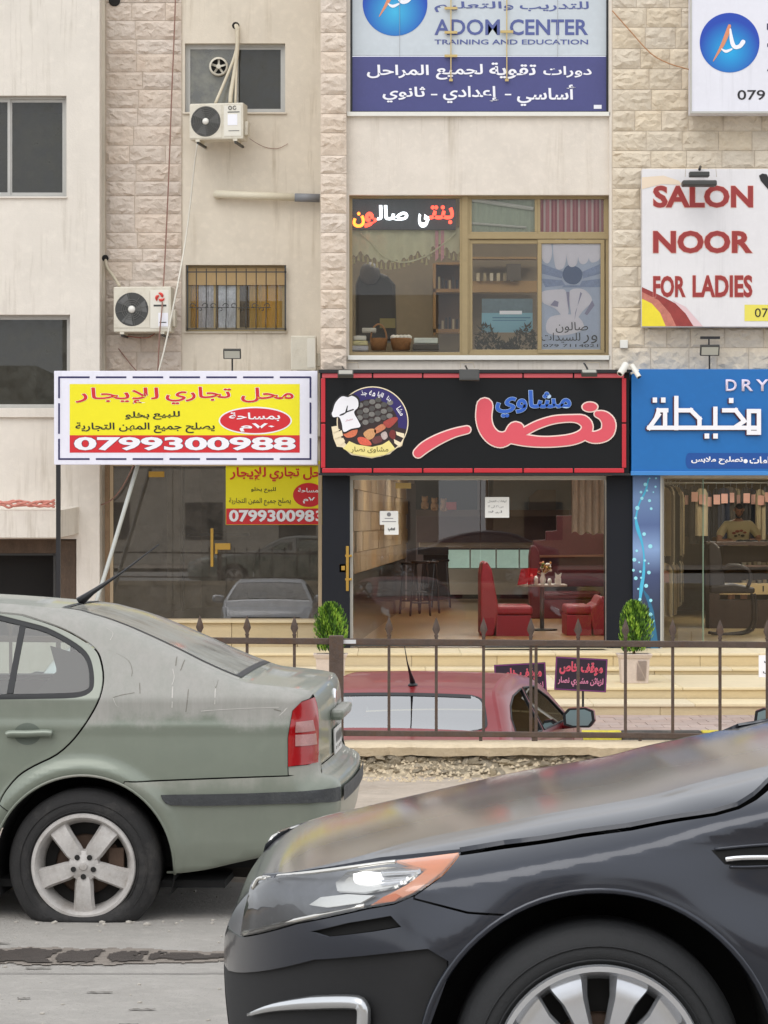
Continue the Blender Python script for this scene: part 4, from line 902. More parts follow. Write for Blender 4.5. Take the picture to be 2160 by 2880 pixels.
for i, (xx, yy) in enumerate(((1195, 1412), (1222, 1416), (1248, 1418))):
    t = thing('plush_toy', ['tan fluffy plush toy, leftmost on the restaurant shelf', 'tan fluffy plush toy in the middle of the row on the restaurant shelf', 'small tan plush toy beside the red box on the restaurant shelf'][i], 'plush toy', (X(xx, 30.5), 30.5, Z(1434, 30.5)), 'plush toys on the shelf')
    g = MB(); g.ball((X(xx, 30.5), 30.6, Z(yy+8, 30.5)), .085, .07, .10); g.ball((X(xx, 30.5), 30.55, Z(yy-7, 30.5)), .07, .06, .065)
    for s in (-1, 1): g.ball((X(xx, 30.5)+s*.05, 30.56, Z(yy-14, 30.5)), .02, .02, .025, 6, 4); g.ball((X(xx, 30.5)+s*.05, 30.5, Z(yy+15, 30.5)), .03, .04, .035, 6, 4)
    g.build('body', M('plush_tan', hx(188, 142, 98), .95, var=.3, vs=30), t, smooth=True)
t = tag(MB().box(X(1255, 30.5), X(1284, 30.5), 30.5, 30.7, Z(1434, 30.5), Z(1412, 30.5)).build('red_box', col('box_red', 186, 38, 34), None, bevel=.01), 'red carton on the restaurant shelf right of the plush toys', 'box')
for i, xx in enumerate((1332, 1348)):
    t = thing('sauce_bottle', ['mustard yellow sauce bottle on the restaurant counter, left of two', 'mustard yellow sauce bottle on the restaurant counter, right of two'][i], 'bottle', (X(xx, 31.6), 31.55, Z(1524, 31.6)), 'sauce bottles on the counter')
    g = MB(); g.lathe([(0, 0), (.045, 0), (.045, .2), (.015, .26), (.015, .32), (0, .32)], (X(xx, 31.6), 31.6, Z(1524, 31.6)), n=12); g.build('bottle', col('bottle_amber', 186, 134, 46), t, smooth=True)
# bar stools
def stool(px, D, lab, h=.78):
    x = X(px, D); t = thing('bar_stool', lab, 'bar stool', (x, D, FL), 'dark bar stools'); z = FL
    g = MB(); g.lathe([(0, z+h-.05), (.17, z+h-.05), (.18, z+h-.02), (.17, z+h), (0, z+h)], (x, D, 0), n=16); g.build('seat', m_wood, t, smooth=True)
    for sx, sy in ((-1, -1), (1, -1), (-1, 1), (1, 1)):
        g = MB(); g.tube([(x+sx*.19, D+sy*.19, z), (x+sx*.12, D+sy*.12, z+h-.04)], .018, 6); g.build('leg', m_wood, t)
    g = MB()
    for zz, r_ in ((z+.25, .165), (z+.45, .15)): g.tube([(x-r_, D-r_, zz), (x+r_, D-r_, zz), (x+r_, D+r_, zz), (x-r_, D+r_, zz)], .011, 5, close=True)
    g.build('stretcher', m_wood, t)
stool(1152, 27.5, 'dark wooden bar stool nearest the restaurant column', 1.0); stool(1182, 26.8, 'dark wooden bar stool standing furthest forward before the restaurant bar', 1.04); stool(1208, 27.6, 'dark wooden bar stool rightmost of the front three', 1.02); stool(1240, 29.5, 'dark wooden bar stool tucked in by the display case', 1.0)
# red booths
m_red = M('red_leatherette', hx(158, 46, 58), .45, var=.12, vs=4); m_mar = M('maroon_leatherette', hx(104, 40, 46), .5, var=.2, vs=3)
def booth(x0, x1, D, dep, lab, flip=1, mat=m_red, hb=1.16, hs_=.47):
    t = thing('booth', lab, 'booth', ((x0+x1)/2, D, FL), 'booth seats'); z = FL
    xb = x0 if flip > 0 else x1; P = [(0, 0), (.20*1, 0), (.28, hs_-.04), (.17, hb-.12), (.10, hb), (.03, hb-.02), (0, hb-.2)]
    g = MB(); g.prism([(xb+flip*a, z+b) for a, b in (P if flip < 0 else P)][::flip], D, D+dep); g.build('backrest', mat, t, bevel=.03)
    a, b = sorted((xb+flip*.24, x1 if flip > 0 else x0))
    g = MB(); g.box(a, b, D+.01, D+dep-.01, z+hs_-.14, z+hs_); g.build('seat', mat, t, bevel=.04)
    g = MB(); g.box(a, b-.02*flip if flip > 0 else b, D+.03, D+dep-.03, z, z+hs_-.145); g.build('seat_base', mat, t, bevel=.01)
booth(X(1352, 22), X(1498, 22), 22.0, 1.3, 'red leatherette booth seat left of the restaurant table', 1)
booth(X(1592, 22.2), X(1705, 22.2), 22.1, 1.3, 'red leatherette booth seat right of the restaurant table', -1, hb=.62)
booth(X(1490, 26), X(1690, 26), 26.0, .6, 'maroon high-backed booth behind the table', 1, m_mar, hb=1.35, hs_=.5)
g = MB(); P = [(X(a, 26.6), Z(b, 26.6)) for a, b in ((1500, 1650), (1500, 1520), (1535, 1518), (1535, 1494), (1566, 1492), (1566, 1450), (1640, 1450), (1650, 1500), (1698, 1500), (1698, 1650))]
t = thing('booth_screen', 'maroon stepped booth screen at the back right of the restaurant', 'screen', (X(1600, 26.6), 26.6, FL)); g.prism(P[::-1], 26.6, 26.8); g.build('panel', m_mar, t, bevel=.02); g = MB(); g.prism([(X(a, 26.5), Z(b, 26.5)) for a, b in ((1500, 1568), (1500, 1562), (1698, 1560), (1698, 1566))], 26.4, 26.6); g.build('rail', M('rail_wood', hx(140, 92, 70), .4), t)
# table
tx = X(1524, 23.2); tz = FL+.76
t = thing('restaurant_table', 'square pale restaurant table on a grey pedestal between the booths', 'table', (tx, 23.2, FL))
g = MB(); g.box(tx-.39, tx+.39, 22.8, 23.5, tz-.035, tz); g.build('table_top', M('table_pale', hx(190, 176, 160), .4), t, bevel=.008)
g = MB(); g.cyl((tx, 23.15, FL+.03), (tx, 23.15, tz-.035), .035); g.build('pedestal', M('pedestal_grey', hx(120, 120, 122), .4, .5), t, smooth=True); g = MB(); g.cyl((tx, 23.15, FL+.002), (tx, 23.15, FL+.03), .25, 20); g.build('foot', m_gdark, t)
t = thing('menu', 'red menu folder standing on the left of the restaurant table', 'menu', (tx-.27, 23, tz)); g = MB(); g.obox((tx-.31, 23.0, tz+.13), (.08, 0, .01), (0, .006, 0), (.03, 0, .13)); g.obox((tx-.17, 23.02, tz+.13), (.07, .03, 0), (-.002, .006, 0), (.01, 0, .13)); g.build('cover', col('menu_red', 196, 30, 44), t)
cc = [('vase', 'flower vase with orange and white blooms on the restaurant table', .0), ('white_cup', 'white cup on the restaurant table right of the vase', .1), ('salt_shaker', 'white salt shaker on the restaurant table left of the vase', -.12), ('ketchup_bottle', 'small red ketchup bottle beside the menu on the table', -.19), ('napkin_holder', 'white napkin holder at the right end of the restaurant table', .24)]
for nm, lab, dx in cc:
    t = thing(nm, lab, nm.replace('_', ' '), (tx+dx, 23.0, tz)); x = tx+dx
    if nm == 'vase':
        g = MB(); g.lathe([(0, tz), (.035, tz), (.05, tz+.08), (.025, tz+.16), (.035, tz+.19)], (x, 23.1, 0), n=12); g.build('vase_body', m_wht, t, smooth=True)
        rr_ = random.Random(2)
        for k, c_ in enumerate([(214, 140, 60), (230, 224, 214), (190, 110, 70), (236, 230, 220), (120, 130, 60), (226, 190, 110)]):
            for q in range(3): g = MB(); a = rr_.uniform(-.13, .13); b = tz+.2+rr_.uniform(0, .16); g.ball((x+a, 23.08+rr_.uniform(-.06, .06), b), rr_.uniform(.018, .035), None, .02, 7, 5); g.tube([(x, 23.1, tz+.15), (x+a, 23.09, b)], .004, 4); g.build('flower', col('flower_colour', *c_), t)
    elif nm == 'napkin_holder':
        g = MB(); g.box(x-.05, x+.05, 23.0, 23.06, tz, tz+.10); g.prism([(x-.04, tz+.1), (x+.04, tz+.1), (x+.06, tz+.19), (x, tz+.15), (x-.05, tz+.2)], 23.01, 23.05); g.build('holder', m_wht, t)
    else:
        h = {'white_cup': .10, 'salt_shaker': .14, 'ketchup_bottle': .17}[nm]; g = MB(); g.lathe([(0, tz), (.03, tz), (.035, tz+h*.7), (.015, tz+h), (0, tz+h)], (x, 22.95, 0), n=12); g.build('body', col('bottle_red', 190, 40, 40) if nm == 'ketchup_bottle' else m_wht, t, smooth=True)
# curtain at right inside
t = thing('curtain', 'beige patterned curtain at the right end of the restaurant glass', 'curtain', (X(1650, 24), 24, 1.2)); g = MB(); n = 40
for i in range(n):
    a, b = X(1608, 24)+i*.0166, X(1608, 24)+(i+1)*.0166; fa, fb = 24+.05*math.sin(i*.9), 24+.05*math.sin((i+1)*.9); g.quad((a, fa, Z(1500, 24)+.03*math.sin(i*.5)), (b, fb, Z(1500, 24)+.03*math.sin((i+1)*.5)), (b, fb, zc), (a, fa, zc))
g.build('cloth', M('curtain_beige', hx(168, 150, 136), .9, var=.35, vs=8, zs=.4), t, smooth=True)
for yy, xx in ((21.3, 1), (21.3, 2.6), (23, 1.5), (23, 3), (25.5, 1.2), (25.5, 3.2), (27.5, 1.5), (27.5, 3.5)): added_fill_light(xx, yy, zc-.04, 1.3, 'unseen glowing panel added to brighten the restaurant')
for o in [o for o in COL.objects if o.name.startswith('added_fill_light')]: o['group'] = 'added fill lights'

push(('restaurant_room',)); DG = DGn
# ---- dry cleaner room
dr = thing('dry_cleaner_shopfront', 'glass front of the dry cleaner beneath the blue sign', 'shopfront', (X(2180, DM), DM, FL))
g = MB(); frame_rect(g, 1862, 1332, 2700, 1814, DG, 5, .05, -.02); g.build('frame', m_alu, dr); pane_px('pane', 1865, 1336, 1978, 1810, DG+.02, glass('door_glass', (.62, .60, .52), .07), dr); pane_px('pane', 1978, 1336, 2696, 1810, DG, m_gl_shop, dr)
g = MB(); bpx(g, 1976, 1979, 1338, 1810, DG-.005, .01); g.build('glass_edge', M('glass_edge', hx(120, 140, 120), .2), dr)
near(); DG = 20.01
g = MB(); g.quad((3.85, DG+.05, FL+.004), (9, DG+.05, FL+.004), (9, 28.5, FL+.004), (5.4, 28.5, FL+.004)); struct(g.build('shop_floor', m_floor3))
di = thing('dry_cleaner_room', 'inside of the dry cleaner seen through its glass', 'room', (6, 24, FL))
m_dcw = M('dc_wall', hx(120, 104, 80), .85, var=.2, vs=2)
g = MB(); g.quad((3.85, 28.4, FL), (10, 28.4, FL), (10, 28.4, zc), (3.85, 28.4, zc)); g.build('back_wall', m_dcw, di)
g = MB(); g.quad((3.85, DG+.1, FL), (5.4, 28.4, FL), (5.4, 28.4, zc), (3.85, DG+.1, zc)); g.quad((9, 28.4, FL), (9, DG+.1, FL), (9, DG+.1, zc), (9, 28.4, zc)); g.build('side_wall', m_dcw, di)
g = MB(); g.quad((3.85, DG, zc), (10, DG, zc), (10, 28.4, zc), (5.4, 28.4, zc)); g.build('room_ceiling', m_wht, di)
for yy in (21.2, 23.2, 25.6): added_fill_light(6.3, yy, zc-.04, 1.3, 'unseen glowing panel added to brighten the dry cleaner', m_fill_bright); 
for o in [o for o in COL.objects if o.name.startswith('added_fill_light')]: o['group'] = 'added fill lights'
gcols = [(34, 36, 44), (40, 44, 56), (58, 60, 66), (26, 26, 30), (150, 136, 108), (176, 162, 134), (84, 76, 66), (190, 180, 160), (70, 74, 66), (44, 40, 38)]
gm = [M('garment_cloth', hx(*c_), .9, var=.15, vs=8) for c_ in gcols]; m_tag = col('tag_pink', 190, 140, 124)
def garment(x, y, ztop, L, wd, mat, lab, grp, tg=True):
    cn_ = ['charcoal', 'navy', 'grey', 'black', 'sand', 'beige', 'brown', 'cream', 'olive', 'dark brown'][gm.index(mat)]
    t = thing('hanging_garment', cn_+' '+lab, 'garment', (x, y, ztop-L), grp); g = MB(); n = 6
    xs_ = [x-wd/2+wd*i/n for i in range(n+1)]; yo = [y+.035*math.sin(i*1.9+x*9) for i in range(n+1)]; hw = [.10, .03, .01, .0, .01, .03, .10]
    for i in range(n):
        g.quad((xs_[i], yo[i], ztop-L), (xs_[i+1], yo[i+1], ztop-L), (xs_[i+1], yo[i+1], ztop-hw[i+1]), (xs_[i], yo[i], ztop-hw[i]))
        g.quad((xs_[i+1], yo[i+1]+.05, ztop-L), (xs_[i], yo[i]+.05, ztop-L), (xs_[i], yo[i]+.05, ztop-hw[i]), (xs_[i+1], yo[i+1]+.05, ztop-hw[i+1]))
    g.build('cloth', mat, t, smooth=True)
    if tg: g = MB(); g.box(x-.06, x+.06, y-.09, y-.085, ztop-.30, ztop-.12); g.build('tag', m_tag, t)
    g = MB(); g.tube([(x, y, ztop), (x, y, ztop+.08), (x+.02, y, ztop+.1)], .004, 4); g.build('hanger', m_alu, t)
rg = random.Random(21)
for i in range(26):
    garment(5.35+i*.135, 26.4+rg.uniform(-.1, .1), 2.28+rg.uniform(-.05, .05), rg.uniform(.85, 1.15), rg.uniform(.15, .24), gm[rg.choice([0, 1, 2, 3, 4, 5, 6, 9])], 'garment with pink tag hanging on the upper rail behind the counter', 'garments on the upper back rail', rg.random() < .75)
for i in range(18):
    garment(4.2+i*.065, 21.4+i*.25, 2.22+rg.uniform(-.06, .06), rg.uniform(1.0, 1.3), .24, gm[rg.choice([6, 7, 8, 5, 2])], 'garment hanging on the left rail behind the dry cleaner door glass', 'garments on the left rail', rg.random() < .6)
for i in range(14):
    garment(4.26+i*.075, 21.6+i*.29, 1.0+rg.uniform(-.04, .04), rg.uniform(.7, .85), .22, gm[rg.choice([5, 7, 8, 4])], 'garment hanging on the lower left rail of the dry cleaner', 'garments on the lower left rail', rg.random() < .5)
t = thing('clothes_rail', 'steel clothes rail behind the dry cleaner counter', 'clothes rail', (7, 26.4, 2.38)); g = MB(); g.tube([(5.2, 26.4, 2.38), (9, 26.4, 2.38)], .015, 6); g.build('rail', m_alu, t)
# counter
ct = thing('dry_cleaner_counter', 'dark wooden dry cleaner counter with glass showcase', 'counter', (X(2100, 23.6), 23.6, FL)); Dc = 23.6
g = MB(); bpx(g, 1990, 2420, 1524, 1534, Dc-.05, .7); g.build('counter_top', m_wood, ct); g = MB(); bpx(g, 1995, 2024, 1534, 1768, Dc, .6); bpx(g, 2024, 2420, 1688, 1768, Dc, .6); g.build('carcass', m_wood, ct)
g = MB(); bpx(g, 2024, 2420, 1534, 1640, Dc+.5, .02); g.build('showcase_back', M('showcase_tan', hx(96, 78, 62), .7, var=.2, vs=4), ct); g = MB(); bpx(g, 2024, 2420, 1641, 1672, Dc, .5); g.build('drawer', M('drawer_cream', hx(190, 166, 120), .6), ct); g = MB(); bpx(g, 2145, 2149, 1648, 1664, Dc-.01, .01); g.build('drawer_handle', m_blk, ct)
g = MB(); bpx(g, 2024, 2420, 1590, 1594, Dc+.02, .45); g.build('showcase_shelf', m_wood2, ct)
rr_ = random.Random(8)
for k in range(12):
    px = 2085+(k % 6)*14+rr_.uniform(-3, 3); py = (1588 if k < 6 else 1640); g = MB(); bpx(g, px, px+rr_.uniform(8, 12), py-rr_.uniform(6, 11), py, Dc+.2, .15); g.build('showcase_item', gm[[7, 5, 4][k % 3]], ct)
# office chair
xc_, Dk = X(2030, 22.3), 22.3; t = thing('office_chair', 'dark office armchair in front of the dry cleaner counter', 'chair', (xc_, Dk, FL)); mch = M('chair_dark', hx(44, 34, 32), .5, var=.1, vs=5)
g = MB(); g.prism([(X(a, Dk), Z(b, Dk)) for a, b in ((1990, 1660), (1986, 1530), (2004, 1524), (2020, 1540), (2030, 1600), (2036, 1660))][::-1], Dk-.25, Dk+.25); g.build('backrest', mch, t, bevel=.03)
g = MB(); g.prism([(X(a, Dk), Z(b, Dk)) for a, b in ((1990, 1668), (1992, 1648), (2060, 1640), (2118, 1652), (2116, 1668))][::-1], Dk-.28, Dk+.28); g.build('seat', mch, t, bevel=.03)
g = MB(); g.tube(spl([(X(a, Dk), Dk-.28, Z(b, Dk)) for a, b in ((2024, 1600), (2044, 1590), (2076, 1592), (2100, 1606), (2104, 1630), (2096, 1650))], 4), .03, 8); g.build('armrest', mch, t, smooth=True)
g = MB(); g.tube(spl([(X(a, Dk), Dk-.2, Z(b, Dk)) for a, b in ((2118, 1668), (2122, 1715), (2112, 1770), (2050, 1784), (1996, 1780))], 4), .022, 8); g.build('leg', mch, t, smooth=True)
g = MB(); g.tube(spl([(X(a, Dk), Dk+.2, Z(b, Dk)) for a, b in ((2118, 1668), (2122, 1715), (2112, 1770), (2050, 1784), (1996, 1780))], 4), .022, 8); g.build('leg', mch, t, smooth=True)
# ---- man behind the counter
def skin_body(name, joints, edges, mat, par, sub=2, root=0):
    me = bpy.data.meshes.new(name); me.from_pydata([j[:3] for j in joints], edges, []); o = bpy.data.objects.new(name, me); COL.objects.link(o)
    o.modifiers.new('s', 'SKIN'); o.modifiers.new('u', 'SUBSURF').levels = sub; o.modifiers['u'].render_levels = sub
    for i, j in enumerate(joints):
        v = me.skin_vertices[0].data[i]; rx_, ry_ = (j[3], j[4]) if len(j) > 4 else (j[3], j[3]); v.radius = (rx_, ry_); v.use_root = i == root
    bpy.context.view_layer.update(); m2 = bpy.data.meshes.new_from_object(o.evaluated_get(bpy.context.evaluated_depsgraph_get())); bpy.data.objects.remove(o)
    m2.polygons.foreach_set('use_smooth', [True]*len(m2.polygons)); m2.materials.clear(); m2.materials.append(mat); m2.name = name
    return put(name, m2, None, par)
def man():
    D = 24.75; cx = X(2076, D); z0 = 1.26   # counter height; he leans over his work
    sk_ = M('skin', hx(150, 108, 84), .6); sh = M('tshirt_beige', hx(178, 162, 122), .85, var=.12, vs=12); hr = M('hair_black', hx(34, 28, 26), .7)
    t = thing('person', 'man in a printed beige T-shirt standing bent over his work behind the dry cleaner counter', 'person', (cx, D, FL))
    J = [(cx, D+.1, z0-.34, .16, .12), (cx, D+.06, z0-.1, .17, .12), (cx, D, z0+.16, .20, .12), (cx, D-.03, z0+.33, .16, .10), (cx, D-.05, z0+.42, .055), (cx, D-.09, z0+.50, .05)]
    E = [(0, 1), (1, 2), (2, 3), (3, 4), (4, 5)]
    for s in (-1, 1):
        k = len(J); J += [(cx+s*.20, D-.02, z0+.33, .075), (cx+s*.31, D-.06, z0+.20, .062), (cx+s*.36, D-.16, z0+.05, .048), (cx+s*.24, D-.34, z0+.07, .038), (cx+s*.14, D-.42, z0+.075, .028)]
        E += [(3, k), (k, k+1), (k+1, k+2), (k+2, k+3), (k+3, k+4)]
    # legs down to the floor behind the counter
    for s in (-1, 1):
        k = len(J); J += [(cx+s*.10, D+.1, z0-.5, .10), (cx+s*.11, D+.08, z0-.85, .07), (cx+s*.11, D+.1, FL+.1, .05), (cx+s*.12, D-.06, FL+.04, .04)]; E += [(0, k), (k, k+1), (k+1, k+2), (k+2, k+3)]
    skin_body('body', J, E, sk_, t)
    # T-shirt shell: torso and short sleeves
    J2 = [(cx, D+.1, z0-.36, .175, .135), (cx, D+.06, z0-.1, .185, .135), (cx, D, z0+.16, .215, .135), (cx, D-.03, z0+.335, .17, .112), (cx, D-.045, z0+.405, .07, .07)]
    E2 = [(0, 1), (1, 2), (2, 3), (3, 4)]
    for s in (-1, 1): k = len(J2); J2 += [(cx+s*.20, D-.02, z0+.335, .092), (cx+s*.31, D-.06, z0+.21, .082), (cx+s*.345, D-.11, z0+.12, .072)]; E2 += [(3, k), (k, k+1), (k+1, k+2)]
    ts = skin_body('t_shirt', J2, E2, sh, t)
    g = MB()
    for (dx, dz, r_) in ((-.09, .20, .035), (-.03, .23, .04), (.04, .24, .035), (.10, .21, .03)): g.ball((cx+dx, D-.135, z0+dz), r_, .012, r_*.6, 10, 6)
    g.build('shirt_print', M('shirt_print_red', hx(150, 84, 66), .8, var=.4, vs=30), t)
    g = MB()
    for (dx, dz, r_) in ((-.06, .15, .03), (.06, .155, .035), (.0, .17, .02)): g.ball((cx+dx, D-.14, z0+dz), r_, .012, r_*.6, 10, 6)
    g.build('shirt_print', M('shirt_print_dark', hx(70, 62, 48), .8, var=.3, vs=30), t)
    # head bowed towards the counter
    hc = Vector((cx, D-.13, z0+.60)); bm = bmesh.new(); bmesh.ops.create_uvsphere(bm, u_segments=24, v_segments=16, radius=1)
    for v in bm.verts:
        x, y, z = v.co; f = -y
        w_ = .076*(1-.25*max(0, -z)*.9); v.co = Vector((x*w_, y*.095, z*.118))
        if z < -.2 and f > .2: v.co.y -= .012*f
    rot = Matrix.Rotation(math.radians(38), 4, 'X')
    bm.transform(Matrix.Translation(hc) @ rot); me = bpy.data.meshes.new('head'); bm.to_mesh(me); bm.free(); me.polygons.foreach_set('use_smooth', [True]*len(me.polygons)); me.materials.append(sk_); put('head', me, None, t)
    W_ = lambda x, y, z: tuple(hc+rot.to_3x3() @ Vector((x, y, z)))
    g = MB(); 
    for s in (-1, 1): g.ball(W_(s*.03, -.088, .008), .010, .008, .006, 8, 6)
    g.build('eyes', M('eye_dark', (.02, .015, .012), .3), t)
    g = MB(); g.tube([W_(0, -.088, .015), W_(0, -.105, -.015), W_(0, -.112, -.03), W_(0, -.095, -.035)], [.008, .012, .016, .008], 8)
    for s in (-1, 1): g.tube([W_(s*.072, .005, .025), W_(s*.085, .01, .01), W_(s*.082, .008, -.02), W_(s*.07, .0, -.025)], [.008, .014, .012, .006], 6)
    g.build('nose_and_ears', sk_, t, smooth=True)
    g = MB(); g.tube([W_(-.022, -.092, -.058), W_(0, -.098, -.060), W_(.022, -.092, -.058)], .006, 6); g.build('mouth', M('lip', hx(120, 70, 62), .6), t)
    g = MB(); g.tube([W_(-.045, -.078, .034), W_(-.02, -.094, .038)], .005, 5); g.tube([W_(.045, -.078, .034), W_(.02, -.094, .038)], .005, 5); g.tube([W_(-.06, -.05, -.05), W_(-.045, -.08, -.085), W_(0, -.095, -.1), W_(.045, -.08, -.085), W_(.06, -.05, -.05)], .014, 6); g.build('beard_and_brows', hr, t)
    bm = bmesh.new(); bmesh.ops.create_uvsphere(bm, u_segments=22, v_segments=14, radius=1)
    bmesh.ops.delete(bm, geom=[v for v in bm.verts if v.co.z < -.15 or (v.co.y < -.35 and v.co.z < .52)], context='VERTS')
    for v in bm.verts: v.co = Vector((v.co.x*.083, v.co.y*.102, v.co.z*.126))
    bm.transform(Matrix.Translation(hc) @ rot); me = bpy.data.meshes.new('hair'); bm.to_mesh(me); bm.free(); me.polygons.foreach_set('use_smooth', [True]*len(me.polygons)); me.materials.append(hr); put('hair', me, None, t)
    for s in (-1, 1):
        h0 = Vector((cx+s*.14, D-.42, z0+.07)); g = MB(); g.ball(h0+Vector((-s*.03, -.035, -.012)), .04, .05, .018, 10, 6)
        for k in range(4):
            b = h0+Vector((-s*.045+s*.024*(k-1.5)*.7, -.075, -.01)); L_ = (.055, .065, .06, .045)[k]; g.tube([b, b+Vector((-s*.012, -L_*.55, .006)), b+Vector((-s*.018, -L_*.9, -.016)), b+Vector((-s*.018, -L_, -.03))], [.0095, .0085, .0075, .006], 6)
        b = h0+Vector((-s*.055, -.02, -.005)); g.tube([b, b+Vector((-s*.03, -.02, .0)), b+Vector((-s*.04, -.05, -.014))], [.011, .009, .007], 6); g.build('hand', sk_, t, smooth=True)
    t = thing('dark_cloth', 'dark folded cloth on the dry cleaner counter before the man', 'cloth', (cx, D-.5, z0)); g = MB()
    for dx, r_ in ((-.1, .09), (.02, .11), (.13, .09), (.3, .08)): g.ball((cx+dx, D-.62, z0+.05), r_, .1, .045, 10, 6)
    g.build('cloth', gm[3], t, smooth=True)
man()

push(('dry_cleaner_room',)); DG = DGn
# ---- vacant shop (left): glass front, glass door with brass handle
DV = DB-.1
vs_ = thing('vacant_shopfront', 'tinted glass front of the empty shop for rent', 'shopfront', (X(600, DV), DV, Z(1745, DV)))
m_brn = M('brown_wood_frame', hx(150, 124, 96), .6, var=.3, vs=9, zs=.3, dirt=hx(110, 84, 60))
g = MB(); bpx(g, 295, 308, 1306, 1745, DV-.08, .1); g.build('frame', m_brn, vs_); g = MB(); bpx(g, 309, 318, 1306, 1745, DV-.06, .08); bpx(g, 895, 905, 1306, 1745, DV-.06, .08); bpx(g, 318, 895, 1740, 1745, DV-.04, .08); bpx(g, 318, 895, 1296, 1310, DV-.04, .08); g.build('frame', M('cream_frame', hx(196, 176, 146), .6, var=.1, vs=8), vs_)
for a, b in ((318, 486), (486, 636), (636, 895)): pane_px('pane', a+.5, 1310, b-.5, 1740, DV, m_gl_vac, vs_)
g = MB(); bpx(g, 592, 600, 1486, 1594, DV-.08, .025); bpx(g, 605, 648, 1528, 1546, DV-.06, .05); bpx(g, 604, 612, 1528, 1558, DV-.05, .03); g.build('door_handle', brass, vs_, bevel=.004)
g = MB(); bpx(g, 418, 462, 1326, 1342, DV-.02, .06); g.build('door_closer', brass, vs_)
vr = thing('vacant_room', 'bare interior of the empty shop for rent', 'room', (X(600, DV), 23, Z(1745, DV)))
zf = Z(1745, DV); xl, xr = X(310, DV), X(905, DV); m_vw = M('bare_plaster', hx(160, 152, 140), .9, var=.2, vs=2)
g = MB(); g.quad((xl, DV, zf), (xr, DV, zf), (xr, 28, zf), (xl, 28, zf)); struct(g.build('shop_floor', M('vacant_floor', hx(96, 88, 78), .5, var=.2, vs=3)))
g = MB(); g.quad((xl, 28, zf), (xr, 28, zf), (xr, 28, 2.9), (xl, 28, 2.9)); g.build('back_wall', m_vw, vr)
g = MB(); g.quad((xl, DV, zf), (xl+.9, 28, zf), (xl+.9, 28, 2.9), (xl, DV, 2.9)); g.quad((xr+.3, 28, zf), (xr, DV, zf), (xr, DV, 2.9), (xr+.3, 28, 2.9)); g.build('side_wall', m_vw, vr)
g = MB(); g.quad((xl, DV, 2.9), (xr, DV, 2.9), (xr, 28, 2.9), (xl, 28, 2.9)); g.build('room_ceiling', m_vw, vr)
g = MB(); bpx(g, 470, 505, 1300, 1700, 24.5, .3); g.build('column', M('pale_column', hx(150, 142, 126), .8), vr)
g = MB(); bpx(g, 522, 700, 1500, 1508, 26, .3); bpx(g, 512, 518, 1300, 1720, 25, .1); g.build('partition', m_gdark, vr)
# poster of the same rental advertisement in the window
DPo = DV-.02
t = thing('rental_poster', 'yellow shop-for-rent poster with red number band stuck inside the vacant shop glass', 'poster', (X(770, DPo), DPo, Z(1476, DPo)))
board('sheet', 635, 1296, 906, 1476, DPo-.004, .006, p_yel, t, 0); d = DPo-.008
flat('red_band', [rect(636, 1430, 905, 1475)], p_red, d, t); arabic_line('للإيجار', 646, 1314, 748, 1352, d, p_red, t, bold=.025); arabic_line('تجاري', 758, 1314, 842, 1354, d, p_red, t, bold=.025); arabic_line('حل', 852, 1314, 903, 1350, d, p_red, t, bold=.025)
arabic_line('للبيع بخلو', 706, 1370, 776, 1386, d, p_blk, t, bold=.01); arabic_line('يصلح جميع المهن التجارية', 644, 1400, 818, 1422, d, p_blk, t, bold=.005)
flat('oval', [[(x, y) for x, y in ell(868, 1392, 44, 34, 40) if x < 905]], p_red, d, t); arabic_line('بمساحة', 838, 1372, 902, 1388, d-.003, p_wht, t, bold=.02); text('lettering', chr(0xFEE1)+'\u0667', 852, 1398, 886, 1416, d-.003, p_wht, t, bold=.03)
text('phone_number', '079930098', 644, 1434, 884, 1468, d-.004, p_wht, t, bold=.035, halo=p_blk, hw=.01)
text('phone_number', '3', 888, 1436, 905, 1466, d-.004, p_wht, t, bold=.03)
# plinth under the vacant shop
g = MB(); pl = thing('shop_plinth', 'cream limestone plinth below the vacant shop glass', 'plinth', (X(700, 21), 21, FL)); 
for a, b in ((-3.1, -2.2), (-2.2, -1.25), (-1.25, -.91)):
    g = MB(); g.box(a+.003, b-.003, 21.1, 21.5, Z(1796, 21.1)-.4, Z(1752, 21.1)); g.build('stone_slab', m_step, pl, bevel=.005)
g = MB(); g.box(-3.12, -.91, 21.05, 21.5, Z(1752, 21.1), Z(1744, 21.1)); g.build('coping', m_stepn, pl, bevel=.005)
